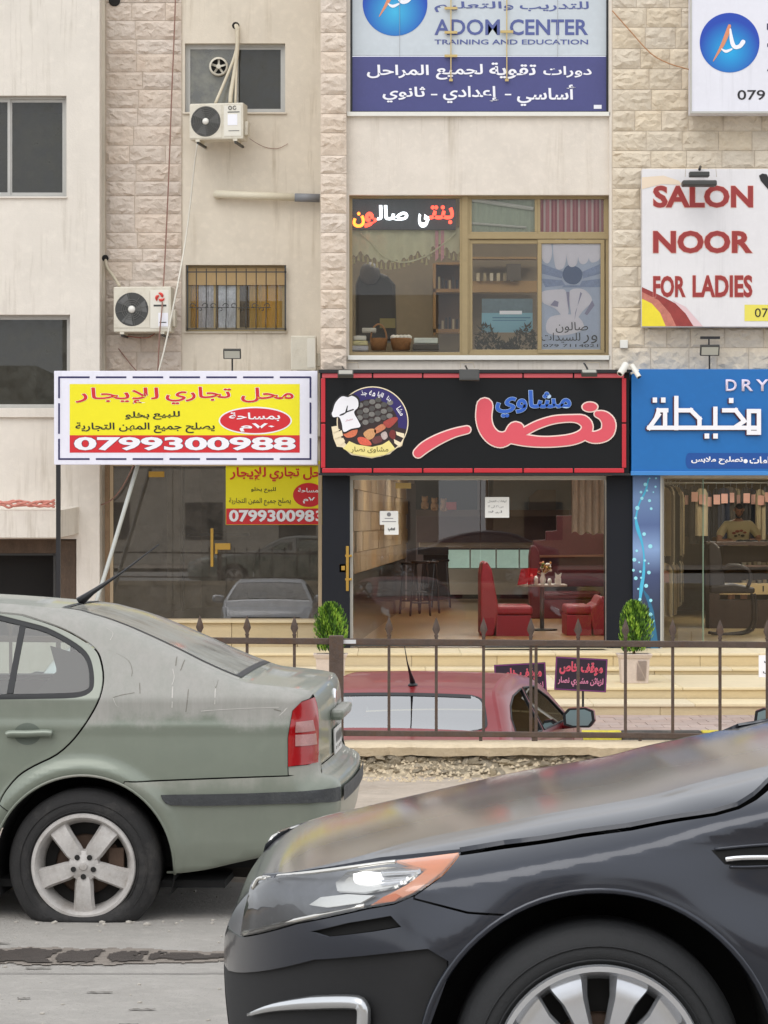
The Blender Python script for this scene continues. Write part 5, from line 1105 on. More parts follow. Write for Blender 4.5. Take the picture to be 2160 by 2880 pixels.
# basement opening at the far left
t = thing('basement_opening', 'dark basement opening with brown wooden frame under a cream canopy at lower left', 'opening', (X(100, DA), DA, LOT))
g = MB(); Dh = DA-.5; g.add([(X(-260, Dh), Dh, Z(1512, Dh)), (X(166, Dh), Dh, Z(1512, Dh)), (X(166, Dh), Dh, Z(1436, Dh)), (X(-260, Dh), Dh, Z(1436, Dh)), (X(-260, Dh), DA, Z(1500, Dh)), (X(172, Dh)+.20, DA, Z(1500, Dh)), (X(172, Dh)+.20, DA, Z(1425, Dh)), (X(-260, Dh), DA, Z(1425, Dh))], [(0, 1, 2, 3), (1, 5, 6, 2), (3, 2, 6, 7), (4, 5, 1, 0), (0, 3, 7, 4)]); g.build('canopy', m_plA, t)
g = MB(); bpx(g, -260, 215, 1514, 1556, DA+.1, .1); g.build('lintel_board', m_brn2 := M('old_brown_wood', hx(92, 76, 62), .8, var=.4, vs=8, zs=.4, bump=.3), t); g = MB(); bpx(g, 168, 214, 1520, 1800, DA+.05, .1); g.build('jamb_board', m_brn2, t); g = MB(); bpx(g, 150, 156, 1560, 1800, DA+.15, .05); bpx(g, -260, 156, 1556, 1562, DA+.15, .05); g.build('inner_frame', m_gdark, t)
g = MB(); bpx(g, -260, 168, 1556, 1800, DA+.6, .1); g.build('dark_interior', m_dark, t)
t = thing('cloth_garland', 'faded pink twisted cloth hanging along the canopy edge at far left', 'cloth', (X(70, DA), DA-.05, Z(1425, DA)))
for k in range(4):
    g = MB(); rr_ = random.Random(k); P = [(X(-20+i*14.5, DA-.52), DA-.50-.03*rr_.random(), Z(1418+6*math.sin(i*.9+k*1.7)+rr_.uniform(-3, 3)+(k-2)*2, DA-.5)) for i in range(13)]; g.tube(spl(P, 4), .018, 6); g.build('strand', M('faded_pink', hx(206, 136, 122), .9, var=.25, vs=10), t, smooth=True)

# ---- salon interior
sr = thing('salon_room', 'inside of the ladies salon seen through its window', 'room', (1.3, 21, 3.5)); x0, x1, zb, zt = X(975, DS), X(1722, DS), Z(1002, DS), Z(540, DS)+.1
g = MB(); g.quad((x0-.3, 23.6, zb-.4), (x1+.3, 23.6, zb-.4), (x1+.3, 23.6, zt+.3), (x0-.3, 23.6, zt+.3)); g.build('back_wall', M('salon_wall', hx(128, 114, 92), .8, var=.15, vs=1.5), sr)
g = MB(); g.quad((x0-.2, DS+.2, zb-.4), (x0-.2, 23.6, zb-.4), (x0-.2, 23.6, zt+.3), (x0-.2, DS+.2, zt+.3)); g.quad((x1+.2, 23.6, zb-.4), (x1+.2, DS+.2, zb-.4), (x1+.2, DS+.2, zt+.3), (x1+.2, 23.6, zt+.3)); g.build('side_wall', M('salon_side', hx(170, 170, 160), .8), sr)
g = MB(); g.quad((x0-.3, DS+.2, zt+.25), (x1+.3, DS+.2, zt+.25), (x1+.3, 23.6, zt+.25), (x0-.3, 23.6, zt+.25)); g.build('room_ceiling', m_wht, sr)
g = MB(); g.box(x0-.2, x1+.2, DS+.12, DS+.5, zb-.4, zb+.03); g.build('window_shelf', M('shelf_dark', hx(70, 58, 44), .6), sr)
added_fill_light(.28, 21.9, zt+.2, 1.2, 'unseen glowing panel added to brighten the salon', m_fill_salon); added_fill_light(2.9, 21.9, zt+.2, .85, 'unseen glowing panel added to brighten the salon', m_fill_salon)
for o in [o for o in COL.objects if o.name.startswith('added_fill_light')]: o['group'] = 'added fill lights'
t = thing('led_sign', 'scrolling LED sign with red and white Arabic letters inside the salon window', 'LED sign', (X(1135, DS), DS+.1, Z(645, DS))); DL = DS+.08
g = MB(); g.box(X(990, DL), X(1282, DL), DL, DL+.06, Z(646, DL), Z(560, DL)); g.build('housing', M('led_black', hx(70, 72, 74), .5, var=.3, vs=9, zs=.2), t, bevel=.006)
lr = M('led_red', (1, .06, .03), emit=2.2); lwht = M('led_white', (.85, .93, 1), emit=1.6); lor = M('led_orange', (1, .22, .02), emit=2.4)
d = DL-.004
text('lettering', chr(0xFEE5), 992, 596, 1026, 640, d, lor, t, bold=.04); text('lettering', chr(0xFEEE), 1024, 596, 1060, 640, d, lr, t, bold=.04)
text('lettering', chr(0xFEDF)+chr(0xFE8E)+chr(0xFEBB), 1060, 577, 1148, 620, d, lwht, t, bold=.035)
text('lettering', chr(0xFEF0), 1176, 600, 1208, 640, d, lwht, t, bold=.05); text('lettering', chr(0xFE98)+chr(0xFEE8)+chr(0xFE91), 1206, 578, 1276, 630, d, lr, t, bold=.025)
# valance
cm = M('valance_cream', hx(206, 202, 170), .9, var=.12, vs=6); t = thing('valance', 'cream scalloped valance curtain with tassels in the salon window', 'curtain', (X(1130, DS), DS+.3, Z(700, DS))); Dv = DS+.17
low = lambda u: 712+28*abs(math.sin((u-.08)*PI*1.9))**.8 if u < .72 else 705-10*math.sin((u-.72)*20)
g = MB(); n = 60
for i in range(n):
    a, b = 990+305*i/n, 990+305*(i+1)/n; f = lambda q: Dv+.02*math.sin(q*.12); g.quad((X(a, Dv), f(a), Z(low(i/n)-(8 if i % 4 < 2 else 0), Dv)), (X(b, Dv), f(b), Z(low((i+1)/n)-(8 if (i+1) % 4 < 2 else 0), Dv)), (X(b, Dv), f(b), Z(640, Dv)), (X(a, Dv), f(a), Z(640, Dv)))
g.build('cloth', cm, t, smooth=True)
for i in range(24):
    u = (i+.5)/24; g = MB(); xx = X(990+305*u, Dv); zz = Z(low(u)-2, Dv); g.tube([(xx, Dv, zz), (xx, Dv, zz-.05), (xx, Dv, zz-.1)], [.006, .012, .02], 6); g.build('tassel', M('tassel', hx(180, 170, 130), .9) if i == 0 else bpy.data.materials['tassel'], t)
g = MB(); P = [(X(a, Dv-.03), Dv-.03, Z(b, Dv)) for a, b in ((1012, 655), (1050, 690), (1080, 722), (1130, 738), (1180, 728), (1230, 700), (1282, 655))]; g.tube(spl(P, 5), .012, 6); g.build('swag', cm, t)
t = thing('pink_curtain', 'narrow pink curtain strip hanging by the valance', 'curtain', (X(1230, DS), DS+.4, Z(730, DS))); g = MB(); Dv2 = Dv-.04
for a in (1224, 1240): g.quad((X(a, Dv2), Dv2, Z(735, Dv2)), (X(a+9, Dv2), Dv2+.01, Z(725, Dv2)), (X(a+9, Dv2), Dv2+.01, Z(648, Dv2)), (X(a, Dv2), Dv2, Z(648, Dv2)))
g.build('cloth', M('pink_lace', hx(214, 160, 164), .9, var=.4, vs=30), t)
# upper right lights: pale blind and striped pink curtain
t = thing('pale_blind', 'pale green fabric behind the left top light of the salon window', 'blind', (X(1420, DS), DS+.15, Z(655, DS))); g = MB(); Dq = DS+.08
for i in range(24): a, b = 1326+7.5*i, 1326+7.5*(i+1); g.quad((X(a, Dq), Dq+.01*(i % 2), Z(658, Dq)), (X(b, Dq), Dq+.01*((i+1) % 2), Z(658, Dq)), (X(b, Dq), Dq+.01*((i+1) % 2), Z(553, Dq)), (X(a, Dq), Dq+.01*(i % 2), Z(553, Dq)))
g.build('cloth', M('pale_green_cloth', hx(176, 184, 166), .9, var=.1, vs=5), t)
g = MB(); g.tube([(X(1326, Dq), Dq-.02, Z(562, Dq)), (X(1500, Dq), Dq-.02, Z(588, Dq))], .03, 6); g.tube([(X(1326, Dq), Dq-.02, Z(628, Dq)), (X(1480, Dq), Dq-.02, Z(640, Dq))], .018, 6); g.build('fold', M('white_cloth', hx(206, 204, 196), .9), t)
t = thing('striped_curtain', 'pink and white striped curtain behind the right top light of the salon window', 'curtain', (X(1610, DS), DS+.15, Z(655, DS))); st = [M('stripe_pink', hx(190, 128, 132), .9), M('stripe_rose', hx(164, 96, 102), .9), M('stripe_white', hx(214, 196, 192), .9)]
gs = [MB(), MB(), MB()]
for i in range(34): a, b = 1518+5.4*i, 1518+5.4*(i+1); gs[[0, 1, 2, 0, 0, 2, 1, 0, 1, 2, 0][i % 11]].quad((X(a, Dq), Dq+.02*math.sin(i), Z(658, Dq)), (X(b, Dq), Dq+.02*math.sin(i+1), Z(658, Dq)), (X(b, Dq), Dq+.02*math.sin(i+1), Z(554, Dq)), (X(a, Dq), Dq+.02*math.sin(i), Z(554, Dq)))
for q, mm in zip(gs, st): q.build('stripe', mm, t)
# poster in the lower right sash
t = thing('salon_poster', 'pale blue salon poster with fingers over a flower and Arabic text in the right sash', 'poster', (X(1605, DS), DS+.04, Z(985, DS))); Dp = DS+.035
board('sheet', 1520, 676, 1694, 986, Dp, .006, col('poster_blue', 186, 196, 216, var=.12, vs=6), t, 0); d = Dp-.004
fb = col('flower_blue', 84, 104, 142); fl = col('petal_blue', 150, 164, 196, var=.3, vs=20); fw = col('finger_white', 226, 222, 230, var=.06, vs=10); fs = col('finger_shadow', 150, 146, 172)
Q = lambda P: [(960+x/2.127, 520+y/2.127) for x, y in P]
flat('petal', [Q(p) for p in ([(1195, 470), (1330, 520), (1320, 560), (1195, 530)], [(1195, 560), (1320, 570), (1340, 600), (1220, 612)], [(1440, 520), (1555, 470), (1555, 530), (1445, 560)], [(1440, 575), (1555, 560), (1555, 612), (1420, 612)], [(1330, 600), (1430, 600), (1440, 613), (1320, 613)])], fl, d, t)
flat('flower_heart', [Q(spl([(1330, 510), (1360, 480), (1410, 490), (1440, 520), (1435, 565), (1400, 595), (1350, 585), (1325, 550)], 4, True))], fb, d-.001, t)
flat('finger', [Q(spl(p, 4, True)) for p in ([(1200, 350), (1250, 345), (1260, 420), (1235, 470), (1200, 440)], [(1270, 338), (1335, 338), (1345, 440), (1325, 500), (1280, 490)], [(1345, 338), (1410, 338), (1415, 450), (1390, 490), (1355, 470)], [(1420, 338), (1480, 338), (1480, 440), (1450, 475), (1420, 450)], [(1490, 345), (1550, 360), (1548, 440), (1500, 465), (1480, 430)])], fw, d-.002, t)
flat('foot', [Q(spl(p, 4, True)) for p in ([(1200, 640), (1300, 625), (1345, 640), (1360, 760), (1330, 790), (1280, 740), (1200, 700)], [(1370, 630), (1450, 625), (1500, 690), (1440, 760), (1390, 820), (1365, 700)], [(1250, 790), (1400, 780), (1450, 860), (1330, 900), (1230, 880)])], fw, d-.002, t)
flat('shade', [Q(p) for p in ([(1275, 690), (1300, 700), (1295, 730), (1250, 720)], [(1430, 640), (1440, 650), (1400, 760), (1395, 810)], [(1500, 690), (1515, 720), (1470, 780), (1455, 770)], [(1345, 640), (1365, 640), (1362, 760), (1352, 700)])], fs, d-.003, t)
arabic_line('صالون', 1563, 906, 1654, 936, d-.004, p_blk, t, bold=0); arabic_line('للسيدات', 1522, 936, 1632, 964, d-.004, p_blk, t, bold=0); arabic_line('ور', 1640, 942, 1680, 966, d-.004, p_blk, t, bold=0); text('lettering', '079 7114021', 1528, 968, 1682, 976, d-.004, p_blk, t, bold=0)
t = thing('blue_card', 'turquoise price card standing in the salon window', 'card', (X(1425, DS), DS+.2, Z(935, DS))); Dc2 = DS+.2
board('sheet', 1355, 840, 1498, 935, Dc2, .004, col('card_turquoise', 120, 170, 186), t, 0); flat('card_photo', [rect(1355, 840, 1498, 880)], col('card_grey', 96, 116, 124, var=.3, vs=20), Dc2-.003, t); flat('card_title', [rect(1405, 874, 1468, 884)], p_wht, Dc2-.006, t); flat('card_lines', [rect(1385, 892, 1492, 895), rect(1385, 900, 1480, 902)], col('card_ink', 60, 110, 140), Dc2-.006, t)
m_leaf0 = M('dry_leaf', hx(66, 62, 40), .8, var=.3, vs=10); t = thing('window_plant', 'bushy dark plant on the salon window shelf before the blue card', 'plant', (X(1400, DS), DS+.15, Z(990, DS))); g = MB(); rr_ = random.Random(5)
for k in range(420):
    q_ = rr_.uniform(1338, 1508); c = (X(q_, DS), DS+.1+rr_.uniform(0, .08), Z(990-rr_.random()*(50+28*math.sin((q_-1338)*.055)), DS)); a = rr_.uniform(0, PI); l = rr_.uniform(.03, .08); g.add([c, (c[0]+.02, c[1], c[2]+.01), (c[0]+l*math.cos(a), c[1]-.02, c[2]+l*math.sin(a)*1.2), (c[0]-.015, c[1], c[2]+.015)], [(0, 1, 2, 3)])
g.build('foliage', m_leaf0, t)
# back of the salon: shelf cabinet, mirror wall shapes, dryer chair
t = thing('salon_cabinet', 'brown wooden cabinet with small bottles at the back of the salon', 'cabinet', (X(1270, 23), 23, 3.4)); g = MB(); Dk = 23.0
bpx(g, 1218, 1300, 812, 822, Dk, .3); bpx(g, 1218, 1300, 925, 935, Dk, .3); bpx(g, 1218, 1226, 740, 940, Dk, .3); bpx(g, 1226, 1310, 738, 744, Dk, .3); g.build('carcass', M('cabinet_wood', hx(132, 98, 54), .6, var=.2, vs=6), t); g = MB(); bpx(g, 1226, 1320, 744, 925, Dk+.28, .02); g.build('back_panel', M('cabinet_dark', hx(84, 62, 44), .7), t)
for k in range(14):
    g = MB(); px = 1232+(k % 7)*10; py = 925 if k < 7 else 812; hh = rr_.uniform(14, 34); bpx(g, px, px+6, py-hh, py, Dk+.1, .05); g.build('bottle', [gm[0], gm[4], gm[9]][k % 3], t)
t = thing('wall_shelf', 'tan wall shelf with small jars behind the middle salon pane', 'shelf', (X(1420, 23), 23, 5)); g = MB(); bpx(g, 1320, 1510, 790, 822, Dk+.2, .2); bpx(g, 1320, 1510, 722, 728, Dk+.2, .2); g.build('board', M('shelf_tan', hx(150, 120, 78), .7, var=.1, vs=4), t)
for k in range(6): g = MB(); px = 1340+k*19; bpx(g, px, px+9, 768, 790, Dk+.15, .05); g.build('jar', gm[[5, 4, 7][k % 3]], t)
g = MB(); bpx(g, 1425, 1465, 742, 788, Dk+.12, .05); g.build('box', gm[6], t)
t = thing('hair_dryer_chair', 'dark salon chair with hood dryer at the left of the salon window', 'salon chair', (X(1070, 21.6), 21.6, 3.2)); g = MB(); Dh = 21.6; P = [(X(a, Dh), Z(b, Dh)) for a, b in ((1000, 960), (1000, 800), (1010, 770), (1050, 760), (1090, 775), (1112, 800), (1116, 960))]; g.prism(P[::-1], Dh, Dh+.4); g.build('chair_back', M('salon_black', hx(48, 46, 48), .5, var=.2, vs=4), t, bevel=.05)
g = MB(); g.ball((X(1040, Dh), Dh-.02, Z(770, Dh)), .15, .13, .17, 16, 10); g.build('hood', M('hood_grey2', hx(84, 80, 80), .6, var=.2, vs=3), t, smooth=True); g = MB(); g.box(X(1068, Dh), X(1112, Dh), Dh-.2, Dh-.18, Z(925, Dh), Z(898, Dh)); g.build('card', col('card_olive', 130, 118, 66), t)
# shelf goods: basket with handle, towels
def basket(px0, px1, y, lab, handle):
    t = thing('wicker_basket', lab, 'basket', (X((px0+px1)/2, DS), DS+.25, Z(y, DS)), 'wicker baskets on the sill'); D = DS+.25; x = X((px0+px1)/2, D); r_ = (X(px1, D)-X(px0, D))/2; z = Z(985, D)
    wk = M('wicker', hx(158, 112, 70), .8, var=.3, vs=30, bump=.5, bs=90); g = MB(); g.lathe([(0, z), (r_*.8, z), (r_*.95, z+.1), (r_, z+.17), (r_*.9, z+.16), (r_*.7, z+.05)], (x, D, 0), n=18); g.build('body', wk, t, smooth=True)
    if handle: g = MB(); g.tube([(x-r_*.9*math.cos(a), D, z+.15+.22*math.sin(a)) for a in np.linspace(0, PI, 14)], .013, 6); g.build('handle', wk, t)
    else:
        for k in range(5): g = MB(); g.ball((x+r_*(k-2)*.35, D-.02, z+.18), .05, .05, .04, 8, 5); g.build('rolled_towel', m_wht, t)
basket(1040, 1090, 985, 'wicker basket with tall handle on the salon sill', True); basket(1098, 1158, 985, 'low wicker basket of white rolled towels on the salon sill', False)
for i, (a, b, y0, y1, c_) in enumerate(((990, 1036, 972, 986, (196, 196, 204)), (992, 1034, 958, 971, (208, 200, 150)), (994, 1030, 944, 957, (224, 222, 214)), (1018, 1058, 922, 934, (190, 186, 176)), (1164, 1232, 950, 966, (206, 214, 208)), (1160, 1236, 967, 985, (60, 54, 48)))):
    g = MB(); bpx(g, a, b, y0, y1, DS+.2, .2); tag(g.build('folded_towel', col('towel_colour', *c_, var=.15, vs=10), None, bevel=.012), ['folded grey towel at the bottom of the stack in the salon window', 'folded yellow towel in the middle of the stack in the salon window', 'folded white towel on top of the stack in the salon window', 'small folded beige towel behind the basket', 'crumpled pale green towel on the dark tray', 'dark tray at the right of the salon sill'][i], 'towel' if i < 5 else 'tray')

# ================================================================ things on the facade
def ac_unit(x0, y0, x1, y1, D, yaw, lab, fan, kind):
    """outdoor air-conditioning unit; the pixel box is its front face"""
    x, z = X((x0+x1)/2, D), Z(y1, D); w_, h_ = (x1-x0)*(D-CAMY)/F/2, (y1-y0)*(D-CAMY)/F; dp = .30
    t = thing('ac_unit', lab, 'air conditioner', (x, D, z), 'air conditioner outdoor units'); t.rotation_euler = (0, 0, yaw)
    def pt(nm, g, m, sm=False, bev=0):
        me = g.mesh(nm, sm); me.materials.append(m); o = bpy.data.objects.new(nm, me); COL.objects.link(o); o.parent = t
        if bev: b = o.modifiers.new('b', 'BEVEL'); b.width = bev; b.segments = 2
        return o
    pt('casing', MB().box(-w_, w_, 0, dp, 0, h_), m_acw, bev=.015)
    if fan:
        fx, fr_ = fan; cx = -w_+2*w_*fx; cz = h_*.5; r_ = fr_*h_
        pt('fan_panel', MB().box(cx-r_*1.08, cx+r_*1.08, -.008, 0, cz-r_*1.1, cz+r_*1.1), m_acw, bev=.004)
        pt('fan_opening', MB().lathe([(0, -.010), (r_, -.010)], (cx, 0, cz), 'y', 32), m_gdark)
        for k in range(1, 9 if kind != 'swirl' else 6): pt('guard_ring', MB().tube([(cx+r_*k/8.5*math.cos(a), -.02, cz+r_*k/8.5*math.sin(a)) for a in np.linspace(0, 2*PI, 33)[:-1]], .0035, 4, close=True), M_ring)
        for k in range(8): a = k*PI/4+.2; pt('guard_spoke', MB().tube([(cx+.04*math.cos(a), -.022, cz+.04*math.sin(a)), (cx+r_*math.cos(a), -.022, cz+r_*math.sin(a))], .003, 4), M_ring)
        pt('hub', MB().lathe([(0, -.035), (r_*.2, -.03), (r_*.22, -.012)], (cx, 0, cz), 'y', 20), m_wht, True)
        for k in range(3):
            a = k*2*PI/3; g = MB(); g.add([(cx+.04*math.cos(a-.3), -.012, cz+.04*math.sin(a-.3)), (cx+r_*.95*math.cos(a-.2), -.012, cz+r_*.95*math.sin(a-.2)), (cx+r_*.95*math.cos(a+.6), -.016, cz+r_*.95*math.sin(a+.6)), (cx+.04*math.cos(a+.3), -.016, cz+.04*math.sin(a+.3))], [(0, 1, 2, 3)]); pt('fan_blade', g, M_blade)
    pt('service_panel', MB().box(w_*.28, w_*.92, -.006, 0, h_*.08, h_*.92), M_acp, bev=.004)
    if kind == 'swirl':
        rd = bpy.data.materials.get('logo_red') or col('logo_red', 206, 60, 50)
        for k in range(3):
            a0 = k*2*PI/3; P = [(w_*.62+.065*(.4+.6*s_)*math.cos(a0+s_*1.9), h_*.76+.065*(.4+.6*s_)*math.sin(a0+s_*1.9)) for s_ in np.linspace(0, 1, 8)]
            pt('logo', MB().tube([(a, -.012, b) for a, b in P], [.006+.018*math.sin(PI*i/7) for i in range(8)], 6), rd)
        pt('brand_print', MB().box(w_*.40, w_*.84, -.009, -.006, h_*.56, h_*.60), m_gdark); pt('label', MB().box(w_*.56, w_*.9, -.010, -.006, h_*.12, h_*.42), p_wht); pt('label', MB().box(w_*.60, w_*.84, -.0125, -.010, h_*.2, h_*.22), m_gdark)
    elif kind == 'og':
        g = MB()
        for dx in (-.035, .03): g.tube([(w_*.6+dx+.022*math.cos(a), -.012, h_*.86+.026*math.sin(a)) for a in np.linspace(.0 if dx < 0 else .7, 2*PI-(.0 if dx < 0 else .1), 14)], .005, 5)
        pt('logo', g, m_gdark); pt('brand_print', MB().box(w_*.42, w_*.86, -.009, -.006, h_*.73, h_*.755), m_gdark); pt('label', MB().box(w_*.42, w_*.78, -.010, -.006, h_*.38, h_*.68), p_wht); pt('label', MB().box(w_*.45, w_*.85, -.010, -.006, h_*.22, h_*.235), m_gdark)
    pt('valve_cover', MB().box(w_, w_+.05, dp*.25, dp*.8, h_*.12, h_*.5), m_acw, bev=.01)
    for s in (-1, 1):
        pt('foot', MB().box(s*w_*.7-.03, s*w_*.7+.03, -.02, dp+.02, -.03, 0), m_acw); pt('bracket', MB().box(s*w_*.7-.015, s*w_*.7+.015, 0, dp+.25, -.06, -.03), m_gdark)
    return t
M_ring = M('guard_wire', hx(110, 110, 106), .5); M_blade = M('fan_blade_grey', hx(96, 96, 94), .5); M_acp = M('ac_panel', hx(222, 218, 206), .45, var=.05, vs=8)
ac_unit(532, 290, 686, 392, DB-.55, math.radians(-9), 'air conditioner unit hanging under the upper recess window with white pipes rising from it', (.30, .42), 'og')
ac_unit(318, 806, 482, 934, DB-.5, math.radians(-5), 'air conditioner unit with red swirl logo mounted on the left stone pilaster', (.32, .37), 'swirl')
ac_unit(818, 944, 890, 1042, DB-.6, math.radians(0), 'pale air conditioner seen end-on behind the top of the rental sign', None, '')
m_pipe = M('pipe_wrap', hx(206, 196, 174), .8, var=.15, vs=9); m_cord = M('cord_brown', hx(146, 112, 100), .8); m_cordw = M('cord_white', hx(216, 212, 200), .7)
def line(name, pts, r_, mat, lab, cat, n=6, sp_=5):
    g = MB(); P = [(X(a, D), D, Z(b, D)) for a, b, D in pts]; g.tube(spl(P, sp_) if len(P) > 2 else P, r_, n); return tag(g.build(name, mat, None, smooth=True), lab, cat)
line('ac_pipe', [(662, 72, DB), (664, 78, DB-.08), (668, 100, DB-.08), (662, 150, DB-.1), (640, 210, DB-.2), (606, 290, DB-.4)], .022, m_pipe, 'thin white pipe slanting left down to the upper air conditioner', 'pipe')
line('ac_pipe', [(664, 72, DB), (668, 84, DB-.07), (667, 140, DB-.1), (660, 200, DB-.15), (650, 260, DB-.3), (648, 290, DB-.35)], .032, m_pipe, 'thick white wrapped pipe dropping from the wall to the upper air conditioner', 'pipe')
line('ac_pipe', [(670, 100, DB-.09), (666, 180, DB-.12), (662, 290, DB-.35)], .018, m_pipe, 'straight thin white pipe beside the thick one above the air conditioner', 'pipe')
line('ac_pipe', [(297, 728, DB-.03), (299, 745, DB-.1), (306, 760, DB-.12), (322, 782, DB-.15), (336, 804, DB-.3)], .024, m_pipe, 'short wrapped pipe bending down into the lower left air conditioner', 'pipe')
line('wall_cable', [(494, -20, DB-.12), (489, 120, DB-.12), (483, 260, DB-.12), (477, 430, DB-.13), (470, 600, DB-.13), (462, 760, DB-.14), (456, 860, DB-.56), (449, 940, DB-.58), (444, 1045, DB-.5)], .010, m_cord, 'thin brown cable hanging down over the left stone pilaster', 'cable')
line('white_cable', [(555, 405, DB-.5), (545, 480, DB-.3), (532, 600, DB-.2), (518, 700, DB-.25), (500, 800, DB-.6), (480, 900, DB-.65), (462, 985, DB-.68), (446, 1045, DB-.7)], .013, m_cordw, 'white cable running from the upper air conditioner down to the rental sign', 'cable')
line('leaning_pole', [(388, 1306, 20.3), (300, 1600, 20.3), (262, 1720, 20.3)], .030, M('pole_pale', hx(196, 200, 196), .5), 'pale plastic tube leaning below the rental sign', 'tube', sp_=2)
line('sagging_cord', [(376, 1308, DB-.25), (350, 1360, DB-.3), (322, 1398, DB-.35), (290, 1418, DB-.4), (240, 1424, DB-.5), (170, 1421, DB-.55)], .010, m_cord, 'brown cord sagging from the rental sign to the canopy', 'cord')
line('loose_wire', [(333, 980, DB-.1), (352, 1005, DB-.1), (372, 1030, DB-.1), (392, 1052, DB-.1)], .009, m_cord, 'short loose brown wire on the stones below the air conditioner', 'wire', sp_=2)
line('loose_wire', [(445, 930, DB-.2), (420, 948, DB-.2), (395, 950, DB-.15), (350, 944, DB-.15)], .007, M('wire_red', hx(170, 96, 80), .7), 'thin red wire looping beneath the lower left air conditioner', 'wire', sp_=3)
line('loose_wire', [(702, 390, DB-.2), (740, 412, DB-.02), (780, 418, DB-.02), (810, 404, DB-.02)], .004, m_cord, 'thin wire sagging right of the upper air conditioner', 'wire', sp_=3)
line('loose_wire', [(1722, 30, DR-.06), (1775, 90, DR-.07), (1830, 150, DR-.08), (1880, 178, DR-.08), (1940, 196, DR-.08)], .009, M('wire_rust', hx(176, 130, 92), .8), 'rusty wire slanting over the right stone wall to the light box', 'wire', sp_=3)
t = thing('drain_pipe', 'cream drain pipe with grey end sticking out sideways from the recess wall', 'pipe'); t.location = (X(750, DB), DB-.1, Z(555, DB))
g = MB(); P = [(X(607, DB), DB-.12, Z(548, DB)), (X(830, DB), DB-.12, Z(558, DB))]; g.tube(P, .055, 12); g.build('pipe', m_pipe2 := M('drain_cream', hx(222, 214, 192), .6, var=.08, vs=5), t, smooth=True)
g = MB(); g.tube([P[1], (X(900, DB), DB-.12, Z(560, DB))], .062, 12); g.build('end_sleeve', M('grey_pvc', hx(128, 130, 134), .5), t, smooth=True); g = MB(); g.tube([(X(612, DB), DB+.02, Z(549, DB)), (X(612, DB), DB-.12, Z(549, DB))], .058, 12); g.build('elbow', m_pipe2, t, smooth=True)
t = thing('wall_hole', 'round dark hole broken in the top stones of the left pilaster', 'hole', (X(323, DB), DB-.05, Z(6, DB))); g = MB(); g.lathe([(0, -.064), (.07, -.062), (.085, -.05)], (X(323, DB), DB-.01, Z(4, DB)), 'y', 14); g.build('opening', m_dark, t)
t = thing('wall_hole', 'small dark pipe hole beside the left pilaster above the air conditioner', 'hole', (X(296, DB), DB-.06, Z(728, DB))); g = MB(); g.lathe([(0, -.01), (.04, -.008), (.05, 0)], (X(297, DB), DB-.052, Z(727, DB)), 'y', 12); g.build('opening', m_dark, t)
t = thing('wall_hole', 'small dark pipe hole high on the recess wall', 'hole', (X(662, DB), DB-.01, Z(70, DB))); g = MB(); g.lathe([(0, -.006), (.045, -.005), (.055, 0)], (X(663, DB), DB-.001, Z(72, DB)), 'y', 12); g.build('opening', m_dark, t)
def floodlight(px, py, D, w_, lab, tilt=25, up=False, arm=None, face=None, post=0):
    """LED floodlight: tilted body with a lens, bracket and arm; (px, py) is the middle of the lens"""
    x, z = X(px, D), Z(py, D); t = thing('floodlight', lab, 'floodlight', (x, D, z), 'floodlights on the shop front'); a = math.radians(tilt); h_ = w_*.28
    ax = Vector((w_/2, 0, 0)); az = Vector((0, math.sin(a), math.cos(a)))*h_; ay = Vector((0, -math.cos(a), math.sin(a)))*.03; c = Vector((x, D, z))
    g = MB(); g.obox(c, ax, ay, az); g.build('body', m_gdark, t, bevel=.008)
    g = MB(); g.obox(c+ay*1.08, ax*.86, ay*.06, az*.76); g.build('lens', face or M_lens, t)
    if arm: g = MB(); g.tube([c-ay, c+Vector((arm[0]*.5, .12, arm[1]*.5)), c+Vector((arm[0], arm[2], arm[1]))], .014, 6); g.build('arm', m_blk, t)
    if post: g = MB(); g.tube([c-ay+Vector((0, 0, -h_)), c+Vector((0, .03, -post))], .012, 6); g.build('post', m_blk, t)
M_lens = M('lamp_lens', hx(176, 176, 166), .3)
floodlight(653, 995, DY+.12, .25, 'black floodlight standing over the rental sign', -25, post=.25)
floodlight(972, 1052, DK-.28, .22, 'floodlight with silver lens at the left top of the restaurant sign', 55, arm=(-.05, .12, .42), face=M('lamp_silver', hx(168, 166, 158), .3))
floodlight(1320, 1055, DK-.28, .28, 'floodlight above the middle of the restaurant sign', 12, arm=(-.04, .15, .42), face=m_gdark)
floodlight(1657, 1050, DK-.28, .22, 'floodlight at the right top of the restaurant sign', 65, arm=(-.04, .16, .42), face=M_lens)
floodlight(1996, 985, DR-.3, .27, 'black floodlight on a post above the blue sign', -25, post=.28)
t = thing('floodlight', 'black twin floodlight clipped to the top of the salon sign', 'floodlight', (X(1968, DN), DN-.2, Z(500, DN)), 'floodlights on the shop front'); g = MB(); bpx(g, 1940, 1996, 482, 496, DN-.3, .15); g.build('body', m_gdark, t, bevel=.01); g = MB(); bpx(g, 1920, 2017, 506, 522, DN-.45, .2); g.build('body', m_gdark, t, bevel=.02)
g = MB(); g.tube([(X(1925, DN), DN-.1, Z(500, DN)), (X(1927, DN), DN-.1, Z(464, DN)), (X(2010, DN), DN-.1, Z(464, DN)), (X(2013, DN), DN-.1, Z(500, DN))], .004, 5); g.build('bracket', M('bracket_pale', hx(170, 160, 140), .5), t); g = MB(); g.tube([(X(1963, DN), DN-.2, Z(482, DN)), (X(1972, DN), DN+.1, Z(466, DN))], .02, 6); g.build('arm', m_blk, t)
